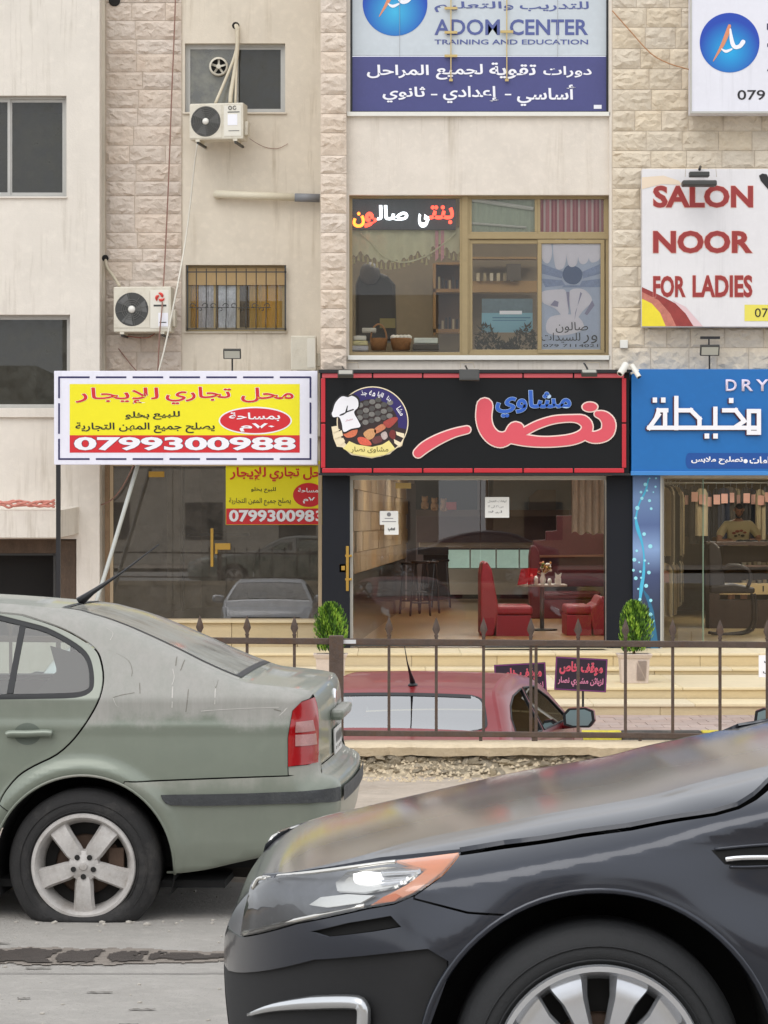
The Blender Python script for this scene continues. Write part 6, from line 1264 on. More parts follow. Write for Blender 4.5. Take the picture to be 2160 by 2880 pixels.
t = thing('lamp_bar', 'short dark bar lamp under the salon sign', 'lamp', (X(1997, DR), DR-.2, Z(948, DR))); g = MB(); bpx(g, 1970, 2025, 946, 953, DR-.25, .06); bpx(g, 1992, 1996, 953, 970, DR-.2, .02); g.build('body', m_blk, t)
t = thing('junction_box', 'small white junction box on the right stones above the restaurant sign', 'junction box', (X(1754, DR), DR-.05, Z(978, DR))); g = MB(); bpx(g, 1744, 1766, 956, 979, DR-.06, .06); g.build('box', m_wht, t, bevel=.006)
for i, (px, py, s, lab) in enumerate(((1750, 1040, 1, 'white security camera pointing left above the corner between the signs'), (1786, 1046, -1, 'smaller white security camera pointing down right at the corner between the signs'))):
    t = thing('security_camera', lab, 'security camera', (X(px, 19.5), 19.5, Z(py, 19.5)), 'security cameras'); c = Vector((X(px, 19.5), 19.4, Z(py, 19.5))); dr_ = Vector((-.05*s if s > 0 else .05, -.05, -.09 if s < 0 else -.075))
    g = MB(); g.tube([c-dr_, c+dr_*.9], [.05, .046] if s > 0 else [.036, .034], 14); g.build('housing', m_wht, t, smooth=False, bevel=.004); g = MB(); g.tube([c+dr_*.9, c+dr_*.93], .03, 12); g.build('lens', m_blk, t); g = MB(); g.tube([c-dr_*.8, c+Vector((.04, .06, .02)), c+Vector((.05*s, .14, -.02))], .016, 6); g.build('mount', m_wht, t)
for k, px in enumerate((985, 1310, 1664)):
    t = thing('cable_loop', ['thin cable loop at the left end of the sill above the restaurant sign', 'thin cable loop on the sill in the middle above the restaurant sign', 'thin cable loop on the sill at the right above the restaurant sign'][k], 'cable', (X(px, DE), DE-.08, Z(1030, DE))); g = MB(); g.tube([(X(px-16, DE), DE-.07, Z(1036, DE)), (X(px-14, DE), DE-.07, Z(1020, DE)), (X(px+20, DE), DE-.07, Z(1020, DE)), (X(px+24, DE), DE-.07, Z(1036, DE))], .0035, 5); g.build('cable', M('cable_cream', hx(196, 180, 150), .6), t)
near()
# ================================================================ railing
def railing():
    t = thing('railing', 'brown steel railing with spear finials on top of the retaining wall', 'railing', (0, 8.7, .3)); D = 8.70
    zr = lambda x: .915-.008*(x+.5); zl = lambda x: .355-.008*(x+.5)
    def beam(nm, xa, xb, f, w_, h_):
        g = MB(); g.add([(x, y, f(x)+z) for x in (xa, xb) for y in (D-w_, D+w_) for z in (-h_, h_)], [(0, 1, 3, 2), (4, 6, 7, 5), (0, 4, 5, 1), (2, 3, 7, 6), (0, 2, 6, 4), (1, 5, 7, 3)]); return g.build(nm, m_steel, t, bevel=.004)
    beam('top_rail', -6.2, 4.2, zr, .02, .019); beam('bottom_rail', -6.2, 4.2, zl, .016, .017)
    g = MB(); g.box(X(958, D), X(992, D)+.02, D-.022, D-.0205, zr(-.2)-.012, zr(-.2)+.012); g.build('paint_patch', M('white_patch', hx(204, 206, 208), .6), t)
    for xp in (X(946, D), X(946, D)-3.5, X(946, D)+3.6):
        g = MB(); g.box(xp-.044, xp+.044, D-.044, D+.044, .28, .95); g.build('post', m_steel, t, bevel=.005)
    x = X(1094, D); ps = X(1227, D)-x; i = -14
    while i < 12:
        xx = x+i*ps; i += 1
        if abs(xx-X(946, D)) < .06 or xx < -6: continue
        g = MB(); g.box(xx-.009, xx+.009, D-.009, D+.009, zl(xx), zr(xx)); g.build('baluster', m_steel, t)
        z = zr(xx)+.019; g = MB(); n = 8
        g.lathe([(.010, z), (.010, z+.012), (.014, z+.02), (.009, z+.028), (.024, z+.06), (.018, z+.085), (.006, z+.12), (.001, z+.135)], (xx, D, 0), n=n)
        for q in range(len(g.v)): a = g.v[q]; g.v[q] = (a[0], D+(a[1]-D)*.45, a[2])
        g.build('finial', m_steel, t, smooth=True)
    for px in (1352, 1500, 1800):
        g = MB(); xx = X(px, D); g.box(xx-.010, xx+.010, D-.01, D+.01, .29, zl(xx)); g.build('support', m_steel, t)
    g = MB(); xx = X(1498, D); g.box(xx+.012, xx+.03, D-.012, D+.012, .29, zr(xx)-.02); g.build('stay', m_steel, t)
railing()

# ================================================================ planters with thuja
def thuja(x, y, z, h, r_, name, lab, seed, par=None):
    rng = random.Random(seed); lg = [M('thuja_green', hx(94, 138, 34), .7, var=.3, vs=20), M('thuja_hollow_shade', hx(48, 84, 24), .7, var=.3, vs=20), M('thuja_light', hx(150, 188, 62), .7, var=.3, vs=20)]
    t = thing(name, lab, 'shrub', (x, y, z), 'thuja shrubs in planters'); gs = [MB(), MB(), MB()]
    # fan-like sprays: many small upright scale sprays over an egg-shaped crown
    for k in range(3800):
        a = rng.uniform(0, 2*PI); u = rng.random()**.8; zz = z+.06+u*h; prof = max(0, 1-abs(2*(.13+.87*u)-1)**2.5)**.5*(1-.18*math.sin(a*3+seed)*(.5+u)); rr2 = r_*prof*(rng.uniform(.55, 1.04) if k % 3 else rng.uniform(.1, .7))
        c = Vector((x+rr2*math.cos(a), y+rr2*math.sin(a), zz)); out = Vector((math.cos(a)*.45, math.sin(a)*.45, 1+rng.uniform(-.2, .3))).normalized(); sd_ = Vector((-math.sin(a), math.cos(a), rng.uniform(-.4, .4))).normalized()
        if rng.random() < .5: sd_ = (sd_*.4+Vector((math.cos(a), math.sin(a), 0))*.9).normalized()
        L = rng.uniform(.035, .075); w_ = rng.uniform(.006, .013); cl = .5+.5*math.sin(a*5+u*9+seed); g = gs[0 if rng.random() < .4 else (2 if cl > .6 else 1)]  # clumps of dark sprays paint the shade of hollows in the crown
        p = [c-out*L*.3, c+out*L*.1+sd_*w_, c+out*L*.45+sd_*w_*.5, c+out*L*.7, c+out*L*.45-sd_*w_*.5, c+out*L*.1-sd_*w_]
        g.add([tuple(q) for q in p], [(0, 1, 2, 3, 4, 5)])
    for q, mm in zip(gs, lg): q.build('foliage', mm, t)
    g = MB(); g.tube([(x, y, z-.05), (x, y, z+h*.5), (x+.01, y, z+h*.85)], [.02, .014, .005], 6)
    for k in range(10): a = k*2.4; q = .15+.5*k/10; g.tube([(x, y, z+h*q*.7), (x+r_*.5*math.cos(a), y+r_*.5*math.sin(a), z+h*q*.7+.12)], [.008, .003], 5)
    g.build('stem', M('stem_brown', hx(90, 70, 50), .9), t)
m_pot = M('planter_stone', hx(206, 190, 178), .75, var=.14, vs=8, bump=.3, bs=70); m_pot2 = M('planter_relief', hx(196, 178, 168), .8, var=.2, vs=14, bump=.4, bs=70)
def planter(px, Dp, lab, slab):
    x = X(px, Dp); z0 = -.385; z1 = Z(1838, Dp); t = thing('planter', lab, 'planter', (x, Dp, z0), 'stone planters'); wt, wb = .205, .165
    def ring(w_, z): return [(x-w_, Dp-w_, z), (x+w_, Dp-w_, z), (x+w_, Dp+w_, z), (x-w_, Dp+w_, z)]
    g = MB(); g.add(ring(wb, z0)+ring(wt-.02, z1-.05), [(3, 2, 1, 0), (0, 1, 5, 4), (1, 2, 6, 5), (2, 3, 7, 6), (3, 0, 4, 7), (4, 5, 6, 7)]); g.build('pot', m_pot, t, bevel=.006)
    g = MB(); g.add(ring(wt-.01, z1-.055)+ring(wt+.012, z1-.01)+ring(wt+.012, z1)+ring(wt-.03, z1)+ring(wt-.035, z1-.03), [(0, 1, 5, 4), (1, 2, 6, 5), (2, 3, 7, 6), (3, 0, 4, 7), (4, 5, 9, 8), (5, 6, 10, 9), (6, 7, 11, 10), (7, 4, 8, 11), (8, 9, 13, 12), (9, 10, 14, 13), (10, 11, 15, 14), (11, 8, 12, 15), (12, 13, 17, 16), (13, 14, 18, 17), (14, 15, 19, 18), (15, 12, 16, 19), (3, 2, 1, 0), (16, 17, 18, 19)]); g.build('rim', m_pot, t, bevel=.003)
    H = z1-.05-z0
    def face(u, v, o=.004): w_ = wb+(wt-.02-wb)*v; return (x+u*w_, Dp-w_-o, z0+v*H)
    for s in (-1, 1):
        for P in ([(-.78, .12), (-.12, .12), (-.12, .8)], [(-.78, .2), (-.78, .88), (-.18, .88)]):
            q = [face(s*(a*.5-.45 if False else a), b) for a, b in P] if s < 0 else [face(-a, b) for a, b in P]
            g = MB(); f0 = q; f1 = [(a[0], a[1]-.008, a[2]) for a in q]; g.add(f0+f1, [(3, 4, 5), (0, 1, 4, 3), (1, 2, 5, 4), (2, 0, 3, 5)]); g.build('relief_panel', m_pot2, t)
    g = MB(); g.box(x-wt+.04, x+wt-.04, Dp-wt+.04, Dp+wt-.04, z1-.05, z1-.03); g.build('soil', M('soil', hx(70, 52, 40), .95), t)
    thuja(x, Dp, z1-.03, .62 if px > 1000 else .60, .205 if px > 1000 else .195, 'thuja_shrub', slab, int(px))
planter(930, 18.0, 'stone planter with carved panels left of the restaurant door', 'bright green thuja shrub in the planter left of the restaurant door'); planter(1783, 18.0, 'stone planter with carved panels between the restaurant and the dry cleaner', 'bright green thuja shrub in the planter beside the bubble-printed panel')

# ================================================================ private parking signs
def psign(cx, cy, w_, h_, D, rot, stick, lab, both=True):
    t = thing('parking_sign', lab, 'sign', (X(cx, D), D, Z(cy+h_/2, D)), 'private parking signs'); x0, y0, x1, y1 = cx-w_/2, cy-h_/2, cx+w_/2, cy+h_/2
    k0 = len(COL.objects)
    board('board', x0, y0, x1, y1, D, .012, col('psign_black', 44, 28, 44), t, .002)
    c1_, c2_ = col('psign_pink', 214, 74, 96), col('psign_purple', 120, 50, 110)
    flat('border', [rect(x0+1, y0+1, x1-1, y0+4), rect(x0+1, y1-4, x1-1, y1-1), rect(x0+1, y0+4, x0+4, y1-4), rect(x1-4, y0+4, x1-1, y1-4)], c2_, D-.003, t)
    text('lettering', 'موقف خاص', x0+12, y0+12, x1-12, y0+h_*.52, D-.005, c1_, t, arabic=True, bold=.035, halo=col('psign_halo', 232, 160, 160), hw=.012)
    text('lettering', 'لزبائن مشاوي نصار', x0+9, y0+h_*.58, x1-9, y1-12, D-.005, col('psign_rose', 214, 130, 160), t, arabic=True, bold=.03)
    if stick: g = MB(); g.box(X(stick-3, D), X(stick+3, D), D+.012, D+.04, -.66, Z(cy, D)); g.box(X(stick-16, D), X(stick+16, D), D-.1, D+.14, -.66, -.64); g.build('stick', m_blk, t)
    for o in list(COL.objects)[k0:]:
        if o.name.startswith('stick'): continue
        # tilt in the board's own plane about its middle
        c = Vector((X(cx, D), D, Z(cy, D))); Mx = Matrix.Translation(c) @ Matrix.Rotation(rot, 4, 'Y') @ Matrix.Translation(-c)
        if o.type == 'MESH' and len(o.data.vertices): o.data.transform(Mx)
psign(1464, 1912, 145, 92, 16.2, math.radians(-3), 1464, 'black and pink private parking sign partly hidden behind the red car roof'); psign(1634, 1897, 146, 94, 16.0, math.radians(3), 1640, 'black and pink private parking sign on a thin stick right of the red car')
D = 17.6; t = thing('white_notice_board', 'small white notice board with Arabic words at the right edge of the steps', 'sign', (X(2175, D), D, -.4)); board('board', 2134, 1843, 2230, 1905, D, .01, p_wht, t, .002); text('lettering', 'موقف', 2149, 1854, 2222, 1868, D-.004, p_blk, t, arabic=True); text('lettering', 'سيارات', 2146, 1882, 2222, 1898, D-.004, p_blk, t, arabic=True); g = MB(); g.box(X(2180, D), X(2184, D), D+.01, D+.03, -.385, Z(1860, D)); g.build('stick', m_blk, t)
push(); g = MB(); bpx(g, 1364, 1706, 1818, 1822, 19.2, .5); tag(g.build('door_mat', m_blk, None), 'black mat on the threshold before the restaurant glass', 'mat')

# ================================================================ the other side of the street (behind the camera; seen only in reflections)
g = MB(); g.quad((-60, -32, .12), (60, -32, .12), (60, -42, .12), (-60, -42, .12)); struct(g.build('far_pavement', m_sand))
for i, (xa, xb, hh, cc_) in enumerate(((-30, -13, 7.5, (200, 186, 160)), (-12, 2, 10, (210, 200, 184)), (4, 15, 6.5, (186, 168, 140)), (16, 34, 9, (206, 196, 176)))):
    t = thing('street_building', ['low cream building across the street, leftmost', 'taller pale stone building across the street', 'low tan building across the street', 'cream building across the street, rightmost'][i], 'building', ((xa+xb)/2, -44, 0)); mm = M('far_plaster', hx(*cc_), .9, var=.15, vs=1)
    g = MB(); g.box(xa, xb, -52, -44, 0, hh); g.build('wall', mm, t)
    for fl_ in range(int(hh/3)):
        n = int((xb-xa)/3)
        for k in range(n):
            xm = xa+(k+.5)*(xb-xa)/n; g = MB(); g.box(xm-.7, xm+.7, -44.0, -43.96, fl_*3+1.0, fl_*3+2.4); g.build('window', m_gdark, t)
# ================================================================ cars
class Skin:
    """car body surface.  Side profile (x, z) traced once; half width W(x, z); rounded edge of radius r along the profile.
    Heading is -x, +y is the car's right side; z is up."""
    def __init__(s, prof, W, crown, bend, W0, arches=(), extra=None, cols=()):
        P = np.array([p[:2] for p in prof], float); r = np.array([p[2] for p in prof], float)
        Q = np.array(spl([tuple(p) for p in np.c_[P, r]], 12, True)); s.P = Q[:, :2]; s.r = np.maximum(Q[:, 2], 0.0)
        s.K = None; s.kap = None; s.yaw = 0.0
        s.W, s.crown, s.bend, s.W0, s.arches, s.extra, s.cols = W, crown, bend, W0, arches, extra, cols
    def dist(s, p):
        A = s.P; B = np.roll(A, -1, 0); d = B-A; L = (d**2).sum(1)+1e-12; v = p[:, None, :]-A[None]
        t = np.clip((v*d[None]).sum(2)/L, 0, 1); q = A[None]+t[..., None]*d[None]; return np.sqrt(((p[:, None, :]-q)**2).sum(2)), s.r[None]+(np.roll(s.r, -1)-s.r)[None]*t
    def Y(s, p):
        out = np.zeros(len(p))
        for k in range(0, len(p), 1500):
            q = p[k:k+1500]; D, r = s.dist(q); ins = inside(s.P, q); D = np.where(ins[:, None], D, D-D.min(1)[:, None])
            m = np.clip(1-D/np.maximum(r, 1e-6), 0, 1); inset = (r*(1-np.sqrt(np.clip(1-m*m, 0, 1)))).max(1)*(s.kap(q[:, 0], q[:, 1]) if s.kap else 1)
            out[k:k+1500] = s.W(q[:, 0], q[:, 1])-inset+(s.extra(q[:, 0], q[:, 1]) if s.extra else 0)*(1-np.clip(inset/.05, 0, 1))
        return out
    def place(s, x, y, z):
        u = 1-np.clip(y/s.W0, -1, 1)**2; return np.stack([x+s.bend(x, z)*u, y, z+s.crown(x, z)*u], 1)
    def side(s, p, sg, off=0):
        y = s.Y(p)+off; return s.place(p[:, 0], sg*y, p[:, 1])
    def normals(s, p, sg):
        h = .007; a = s.side(p+[h, 0], sg)-s.side(p-[h, 0], sg); b = s.side(p+[0, h], sg)-s.side(p-[0, h], sg)
        n = np.cross(a, b); n /= np.linalg.norm(n, axis=1)[:, None]+1e-12; return n*(-sg)
    def mk(s, name, V, N, Fc, mat, par):
        me = bpy.data.meshes.new(name); me.from_pydata(V.tolist(), [], [list(map(int, f)) for f in Fc]); me.materials.append(mat)
        me.polygons.foreach_set('use_smooth', [True]*len(me.polygons)); me.update()
        try: me.normals_split_custom_set_from_vertices(N.tolist())
        except Exception: pass
        o = bpy.data.objects.new(name, me); COL.objects.link(o); o.parent = par; return o
    def panel(s, name, poly, mat, par, sg=-1, holes=(), h=.04, off=0, edge=.012, gap=.0, label=None):
        P = np.array(poly, float)
        if gap:
            P0 = P; P = shrink(P, gap); dd = s.dist(P0)[0].min(1); P = np.where((dd < .0025)[:, None], P0, P)
        P = resamp(P, h); H = [resamp(np.array(q, float), h) for q in holes]
        lo, hi = P.min(0), P.max(0); gx, gz = np.meshgrid(np.arange(lo[0], hi[0], h), np.arange(lo[1], hi[1], h)); G = np.c_[gx.ravel(), gz.ravel()]
        O = s.P; T = np.roll(O, -1, 0)-np.roll(O, 1, 0); T /= np.linalg.norm(T, axis=1)[:, None]+1e-9; Nn = np.c_[-T[:, 1], T[:, 0]]
        c = O.mean(0); Nn *= np.where(((c-O)*Nn).sum(1) < 0, -1, 1)[:, None]
        ok_r = s.r > .01
        RG = np.zeros((0, 2))
        for k in (.008, .022, .045, .08, .13, .2, .3, .45, .65): RG = np.r_[RG, (O+Nn*(s.r*k)[:, None])[ok_r]]
        for cx_ in s.cols: zz = np.arange(lo[1], hi[1], h*.8); G = np.r_[G, np.c_[np.full(len(zz), cx_), zz]]
        G = G[inside(P, G)]
        for q in H: G = G[~inside(q, G)]
        bnd = np.concatenate([P]+H)
        if len(G):
            keep = np.ones(len(G), bool)
            for k in range(0, len(G), 1500): keep[k:k+1500] = (((G[k:k+1500, None]-bnd[None])**2).sum(2).min(1) > (h*.22)**2)
            G = G[keep]
        RG = RG[inside(P, RG)]
        for q in H: RG = RG[~inside(q, RG)]
        if len(RG):
            dd = np.sqrt(((RG[:, None]-bnd[None])**2).sum(2).min(1)); RG = RG[dd > .0004]
            if len(G): G = G[np.sqrt(((G[:, None]-RG[None])**2).sum(2).min(1)) > .008]
            G = np.r_[G.reshape(-1, 2), RG]
        v, f = cdt([P], H, G); X3 = s.side(v, sg, off); N = s.normals(v, sg)
        f = np.array(f); a = v[f[:, 1]]-v[f[:, 0]]; b = v[f[:, 2]]-v[f[:, 0]]; fl = (a[:, 0]*b[:, 1]-a[:, 1]*b[:, 0])*(-sg) < 0; f[fl] = f[fl][:, ::-1]
        faces = [tuple(t) for t in f]; V = X3; NN = N
        if edge:   # returned lip along the panel's border
            ed = {}
            for t in faces:
                for i in range(3): e_ = (t[i], t[(i+1) % 3]); ed[e_] = 1
            be = [e_ for e_ in ed if (e_[1], e_[0]) not in ed]; idx = {}; VV = list(X3); NL = list(N)
            for a_, b_ in be:
                for q in (a_, b_):
                    if q not in idx: idx[q] = len(VV); VV.append(X3[q]-N[q]*edge); NL.append(N[q])
                faces.append((b_, a_, idx[a_], idx[b_]))
            V = np.array(VV); NN = np.array(NL)
        o = s.mk(name, V, NN, faces, mat, par)
        if label: o['label'] = label
        return o
    def near(s, x, z):
        if s.K: x = s.K(x)
        return int(np.argmin(((s.P-[x, z])**2).sum(1)))
    def path(s, a, b):
        """profile points from near a to near b, the shorter way round"""
        i, j = s.near(*a), s.near(*b); n = len(s.P); k1 = (j-i) % n; k2 = (i-j) % n
        return [tuple(s.P[(i+k) % n]) for k in range(k1+1)] if k1 <= k2 else [tuple(s.P[(i-k) % n]) for k in range(k2+1)]
    def sheet(s, name, a, b, mat, par, y0=-1, y1=1, ny=16, off=0, edge=.012, clampw=None, label=None, dy=0):
        """top / end sheet: the profile between a and b swept across the car from y0 to y1 (fractions of the flat width)"""
        pts = np.array(resamp(np.array(s.path(a, b)), .05, closed=False)); Yw = s.Y(pts)
        ys = np.linspace(0, 1, ny+1); n = len(pts)
        T = np.gradient(pts, axis=0); T /= np.linalg.norm(T, axis=1)[:, None]+1e-9; c = s.P.mean(0); N2 = np.c_[-T[:, 1], T[:, 0]]; N2 *= np.where(((pts-c)*N2).sum(1) < 0, -1, 1)[:, None]
        V = []; sN = np.linspace(0, 1, n); Y0 = y0(sN) if callable(y0) else y0; Y1 = y1(sN) if callable(y1) else y1
        for v in ys:
            v = Y0+(Y1-Y0)*v
            yy = v*Yw if clampw is None else v*np.minimum(Yw, clampw)
            V.append(s.place(pts[:, 0]+N2[:, 0]*off, yy, pts[:, 1]+N2[:, 1]*off))
        V = np.array(V); dU = np.gradient(V, axis=0); dS = np.gradient(V, axis=1); N = np.cross(dU, dS); N /= np.linalg.norm(N, axis=2)[..., None]+1e-12
        ref = np.stack([N2[:, 0], np.zeros(n), N2[:, 1]], 1)[None]; N *= np.where((N*ref).sum(2) < 0, -1, 1)[..., None]
        F_ = [(j*n+i, j*n+i+1, (j+1)*n+i+1, (j+1)*n+i) for j in range(ny) for i in range(n-1)]
        V2 = V.reshape(-1, 3); N2_ = N.reshape(-1, 3); f0 = F_[len(F_)//2]; nn = np.cross(V2[f0[1]]-V2[f0[0]], V2[f0[2]]-V2[f0[0]])
        if nn @ N2_[f0[0]] < 0: F_ = [f[::-1] for f in F_]
        o = s.mk(name, V2, N2_, F_, mat, par)
        if label: o['label'] = label
        return o
def resamp(P, h, closed=True):
    out = []; n = len(P)
    for i in range(n if closed else n-1):
        a, b = P[i], P[(i+1) % n]; k = max(1, int(math.ceil(np.linalg.norm(b-a)/h)))
        for t in range(k): out.append(a+(b-a)*t/k)
    if not closed: out.append(P[-1])
    return np.array(out)
def shrink(P, g):
    A = np.roll(P, 1, 0); B = np.roll(P, -1, 0); e1 = P-A; e2 = B-P; e1 /= np.linalg.norm(e1, axis=1)[:, None]+1e-9; e2 /= np.linalg.norm(e2, axis=1)[:, None]+1e-9
    area = (P[:, 0]*B[:, 1]-B[:, 0]*P[:, 1]).sum(); sg = 1 if area > 0 else -1
    n = np.c_[-(e1+e2)[:, 1], (e1+e2)[:, 0]]; n /= np.linalg.norm(n, axis=1)[:, None]+1e-9; return P+n*g*sg
def trace(sk, pts, org, it=22, xmin=None):
    """photo pixels -> (x, z) on the near side of a car whose own origin stands at org (near side faces the camera)"""
    T = np.array(pts, float); Dn = org[1]-sk.W0-CAMY; q = np.c_[(T[:, 0]-CX)*Dn/F-org[0], EYE-(T[:, 1]-HY)*Dn/F-org[2]]
    for _ in range(it):
        w_ = sk.side(q, -1); c_, s_ = math.cos(sk.yaw), math.sin(sk.yaw); w_ = np.stack([w_[:, 0]*c_-w_[:, 1]*s_, w_[:, 0]*s_+w_[:, 1]*c_, w_[:, 2]], 1)+np.array(org); D = w_[:, 1]-CAMY; px = CX+w_[:, 0]/D*F; py = HY+(EYE-w_[:, 2])/D*F
        q[:, 0] += (T[:, 0]-px)*D/F*.8; q[:, 1] -= (T[:, 1]-py)*D/F*.8
        if xmin is not None: q[:, 0] = np.maximum(q[:, 0], xmin)
    return [tuple(a) for a in q]
def sm(t): t = np.clip(t, 0, 1); return t*t*(3-2*t)
def arc(c, r, a0, a1, n=24): return [(c[0]+r*math.cos(math.radians(a0+(a1-a0)*i/n)), c[1]+r*math.sin(math.radians(a0+(a1-a0)*i/n))) for i in range(n+1)]
def place_raw(name, g, mat, par, smooth=False, bevel=0, auto=None):
    me = g.mesh(name, smooth)
    for mm in (mat if isinstance(mat, (list, tuple)) else [mat]): me.materials.append(mm)
    if auto: me.polygons.foreach_set('use_smooth', [True]*len(me.polygons)); me.set_sharp_from_angle(angle=math.radians(auto))
    o = bpy.data.objects.new(name, me); COL.objects.link(o); o.parent = par
    if bevel: b = o.modifiers.new('b', 'BEVEL'); b.width = bevel; b.segments = 2; b.limit_method = 'ANGLE'
    return o
m_tyre = M('tyre_rubber', hx(44, 43, 43), .85, var=.25, vs=9, bump=.35, bs=120, dirt=hx(78, 75, 72))
m_tyre2 = M('tyre_clean', hx(30, 31, 33), .7, var=.15, vs=6, bump=.2, bs=90)
m_alloy_old = M('alloy_old', hx(196, 192, 188), .45, .25, var=.22, vs=16, dirt=hx(150, 140, 130))
m_alloy = M('alloy_bright', hx(206, 208, 212), .22, .75, var=.05, vs=5)
m_brake = M('brake_rust', hx(84, 66, 54), .8, .2, var=.3, vs=30)
def wheel(par, x, z, y, sg, R_, r_, kind, flat_=0, tm=None, am=None, lab=None):
    """wheel assembly: tyre, rim, spokes, nuts; outer face at y*sg"""
    hub = bpy.data.objects.new('wheel', None); COL.objects.link(hub); hub.parent = par; hub.location = (x, sg*y, z)
    if lab: hub['label'] = lab
    tm = tm or m_tyre2; am = am or m_alloy; w_ = .20; s = sg
    prof = [(r_-.012, -.175), (r_, -.19), (R_-.05, -.205), (R_-.015, -.19), (R_, -.16), (R_, -.045), (R_-.012, -.018), (R_-.035, -.004), (R_-.06, .004), (r_+.035, .006), (r_+.012, -.002), (r_, -.012), (r_-.012, -.03)]
    g = MB(); g.lathe([(a, s*b) for a, b in prof], (0, 0, 0), 'y', 72)
    if flat_:
        for i, v in enumerate(g.v):
            a, b, c = v; zf = -flat_
            if c < zf+.10:
                t = max(0, (zf+.10-c)/.14); c2 = max(c, zf) if c > zf else zf+.0; bulge = .028*max(0, 1-abs(c-zf)/.1)*(1 if abs(a) < .19 else .4); c = zf if c < zf else c; b = b+s*bulge if b*s > -.06 else b
            g.v[i] = (a, b, c)
    place_raw('tyre', g, tm, hub, smooth=True)
    # tyre sidewall rings and tread grooves
    g = MB()
    for rr3 in (R_-.052, r_+.022): g.tube([(rr3*math.cos(a), s*(.0055), rr3*math.sin(a)) for a in np.linspace(0, 2*PI, 61)[:-1]], .0022, 4, close=True)
    g.v = [(a, b, max(c, -(flat_ or 9)+.02)) for a, b, c in g.v]; place_raw('sidewall_rib', g, tm, hub)
    g = MB(); g.lathe([(r_+.012, s*.004), (r_+.008, s*.013), (r_-.004, s*.014), (r_-.012, s*.004), (r_-.018, -s*.02), (r_-.03, -s*.05), (r_-.035, -s*.15)], (0, 0, 0), 'y', 72); place_raw('rim', g, am, hub, auto=35)
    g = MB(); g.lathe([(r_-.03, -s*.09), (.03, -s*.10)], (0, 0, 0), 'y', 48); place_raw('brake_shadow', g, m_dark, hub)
    g = MB(); g.lathe([(.125, -s*.07), (.125, -s*.08), (.06, -s*.07)], (0, 0, 0), 'y', 40); place_raw('brake_disc', g, m_brake, hub)
    g = MB(); g.add([(p[0], -s*.055, p[1]) for p in arc((0, 0), .15, -15, 35, 8)]+[(p[0], -s*.055, p[1]) for p in arc((0, 0), .095, 35, -15, 8)], [list(range(18))]); g.obox((.13, -s*.06, .02), (.03, 0, 0), (0, .02, 0), (0, 0, .05)); place_raw('brake_caliper', g, m_brake, hub)
    if kind == 'five':
        for k in range(5):
            a = math.radians(-90+72*k); u = Vector((math.cos(a), 0, math.sin(a))); t_ = Vector((-math.sin(a), 0, math.cos(a))); g = MB(); Y1 = Vector((0, s*1, 0))
            sec = [(.045, .034, .022, .0), (.075, .039, .029, .004), (.13, .041, .031, .003), (r_-.040, .044, .033, -.002), (r_-.014, .048, .038, -.010)]; vv = []
            for (rd_, hw, ht, yy) in sec:
                c = u*rd_; vv += [c-t_*hw+Y1*(yy-.022), c-t_*(ht)+Y1*yy, c+t_*(ht)+Y1*yy, c+t_*hw+Y1*(yy-.022), c+t_*hw*.9+Y1*(yy-.05), c-t_*hw*.9+Y1*(yy-.05)]
            f_ = []
            for i in range(len(sec)-1):
                for j in range(6): q = [i*6+j, i*6+(j+1) % 6, (i+1)*6+(j+1) % 6, (i+1)*6+j]; f_.append(q if s < 0 else q[::-1])
            g.add(vv, f_); place_raw('spoke', g, am, hub, auto=25)
            b = math.radians(-90+72*k+0); c = Vector((math.cos(b), 0, math.sin(b)))*.036*1.05*1.15
            g = MB(); g.lathe([(0, s*.0085), (.0105, s*.0085), (.0115, s*.005)], (c.x*1.0, 0, c.z*1.0), 'y', 14); place_raw('bolt_hole', g, m_dark, hub)
        g = MB(); g.lathe([(.018, s*.006), (.03, s*.004), (.062, -s*.004), (.068, -s*.03)], (0, 0, 0), 'y', 30); place_raw('hub_plate', g, am, hub, auto=30)
        g = MB(); g.lathe([(0, s*.014), (.015, s*.013), (.018, s*.008), (.022, s*.004)], (0, 0, 0), 'y', 20); place_raw('center_cap', g, am, hub, auto=30)
    else:
        n = 5
        for k in range(n):
            for d_ in (-1, 1):
                a = math.radians(90+72*k-36+d_*17.5); u = Vector((math.cos(a), 0, math.sin(a))); t_ = Vector((-math.sin(a), 0, math.cos(a)))*d_; Y1 = Vector((0, s, 0)); g = MB()
                sec = [(.05, .014, .012, -.012), (.10, .024, .018, -.002), (.17, .036, .030, .0), (r_-.03, .052, .046, -.004), (r_-.012, .056, .052, -.012)]; vv = []
                for (rd_, hw, ht, yy) in sec:
                    c = u*rd_; vv += [c-t_*hw+Y1*(yy-.016), c-t_*ht+Y1*yy, c+t_*ht*.55+Y1*(yy-.004), c+t_*hw*.8+Y1*(yy-.03), c+t_*hw*.7+Y1*(yy-.05), c-t_*hw*.9+Y1*(yy-.05)]
                f_ = []
                for i in range(len(sec)-1):
                    for j in range(6): q = [i*6+j, i*6+(j+1) % 6, (i+1)*6+(j+1) % 6, (i+1)*6+j]; f_.append(q if (s < 0) == (d_ > 0) else q[::-1])
                g.add(vv, f_); place_raw('spoke', g, am, hub, auto=25)
        g = MB(); g.lathe([(0, s*.006), (.03, s*.006), (.055, -s*.002), (.075, -s*.02)], (0, 0, 0), 'y', 30); place_raw('center_cap', g, am, hub, auto=30)
    return hub
m_seal = M('rubber_seal', hx(30, 31, 33), .6)
m_under = M('underbody', (.008, .008, .008), .95)
g_car = glass('car_glass', (.62, .68, .65), .02); g_dark = glass('car_glass_dark', (.16, .19, .19), .07)
g_rear = glass('rear_glass_dusty', (.35, .37, .36), .05, rough=.08, opa=.8, opcol=hx(150, 149, 142))
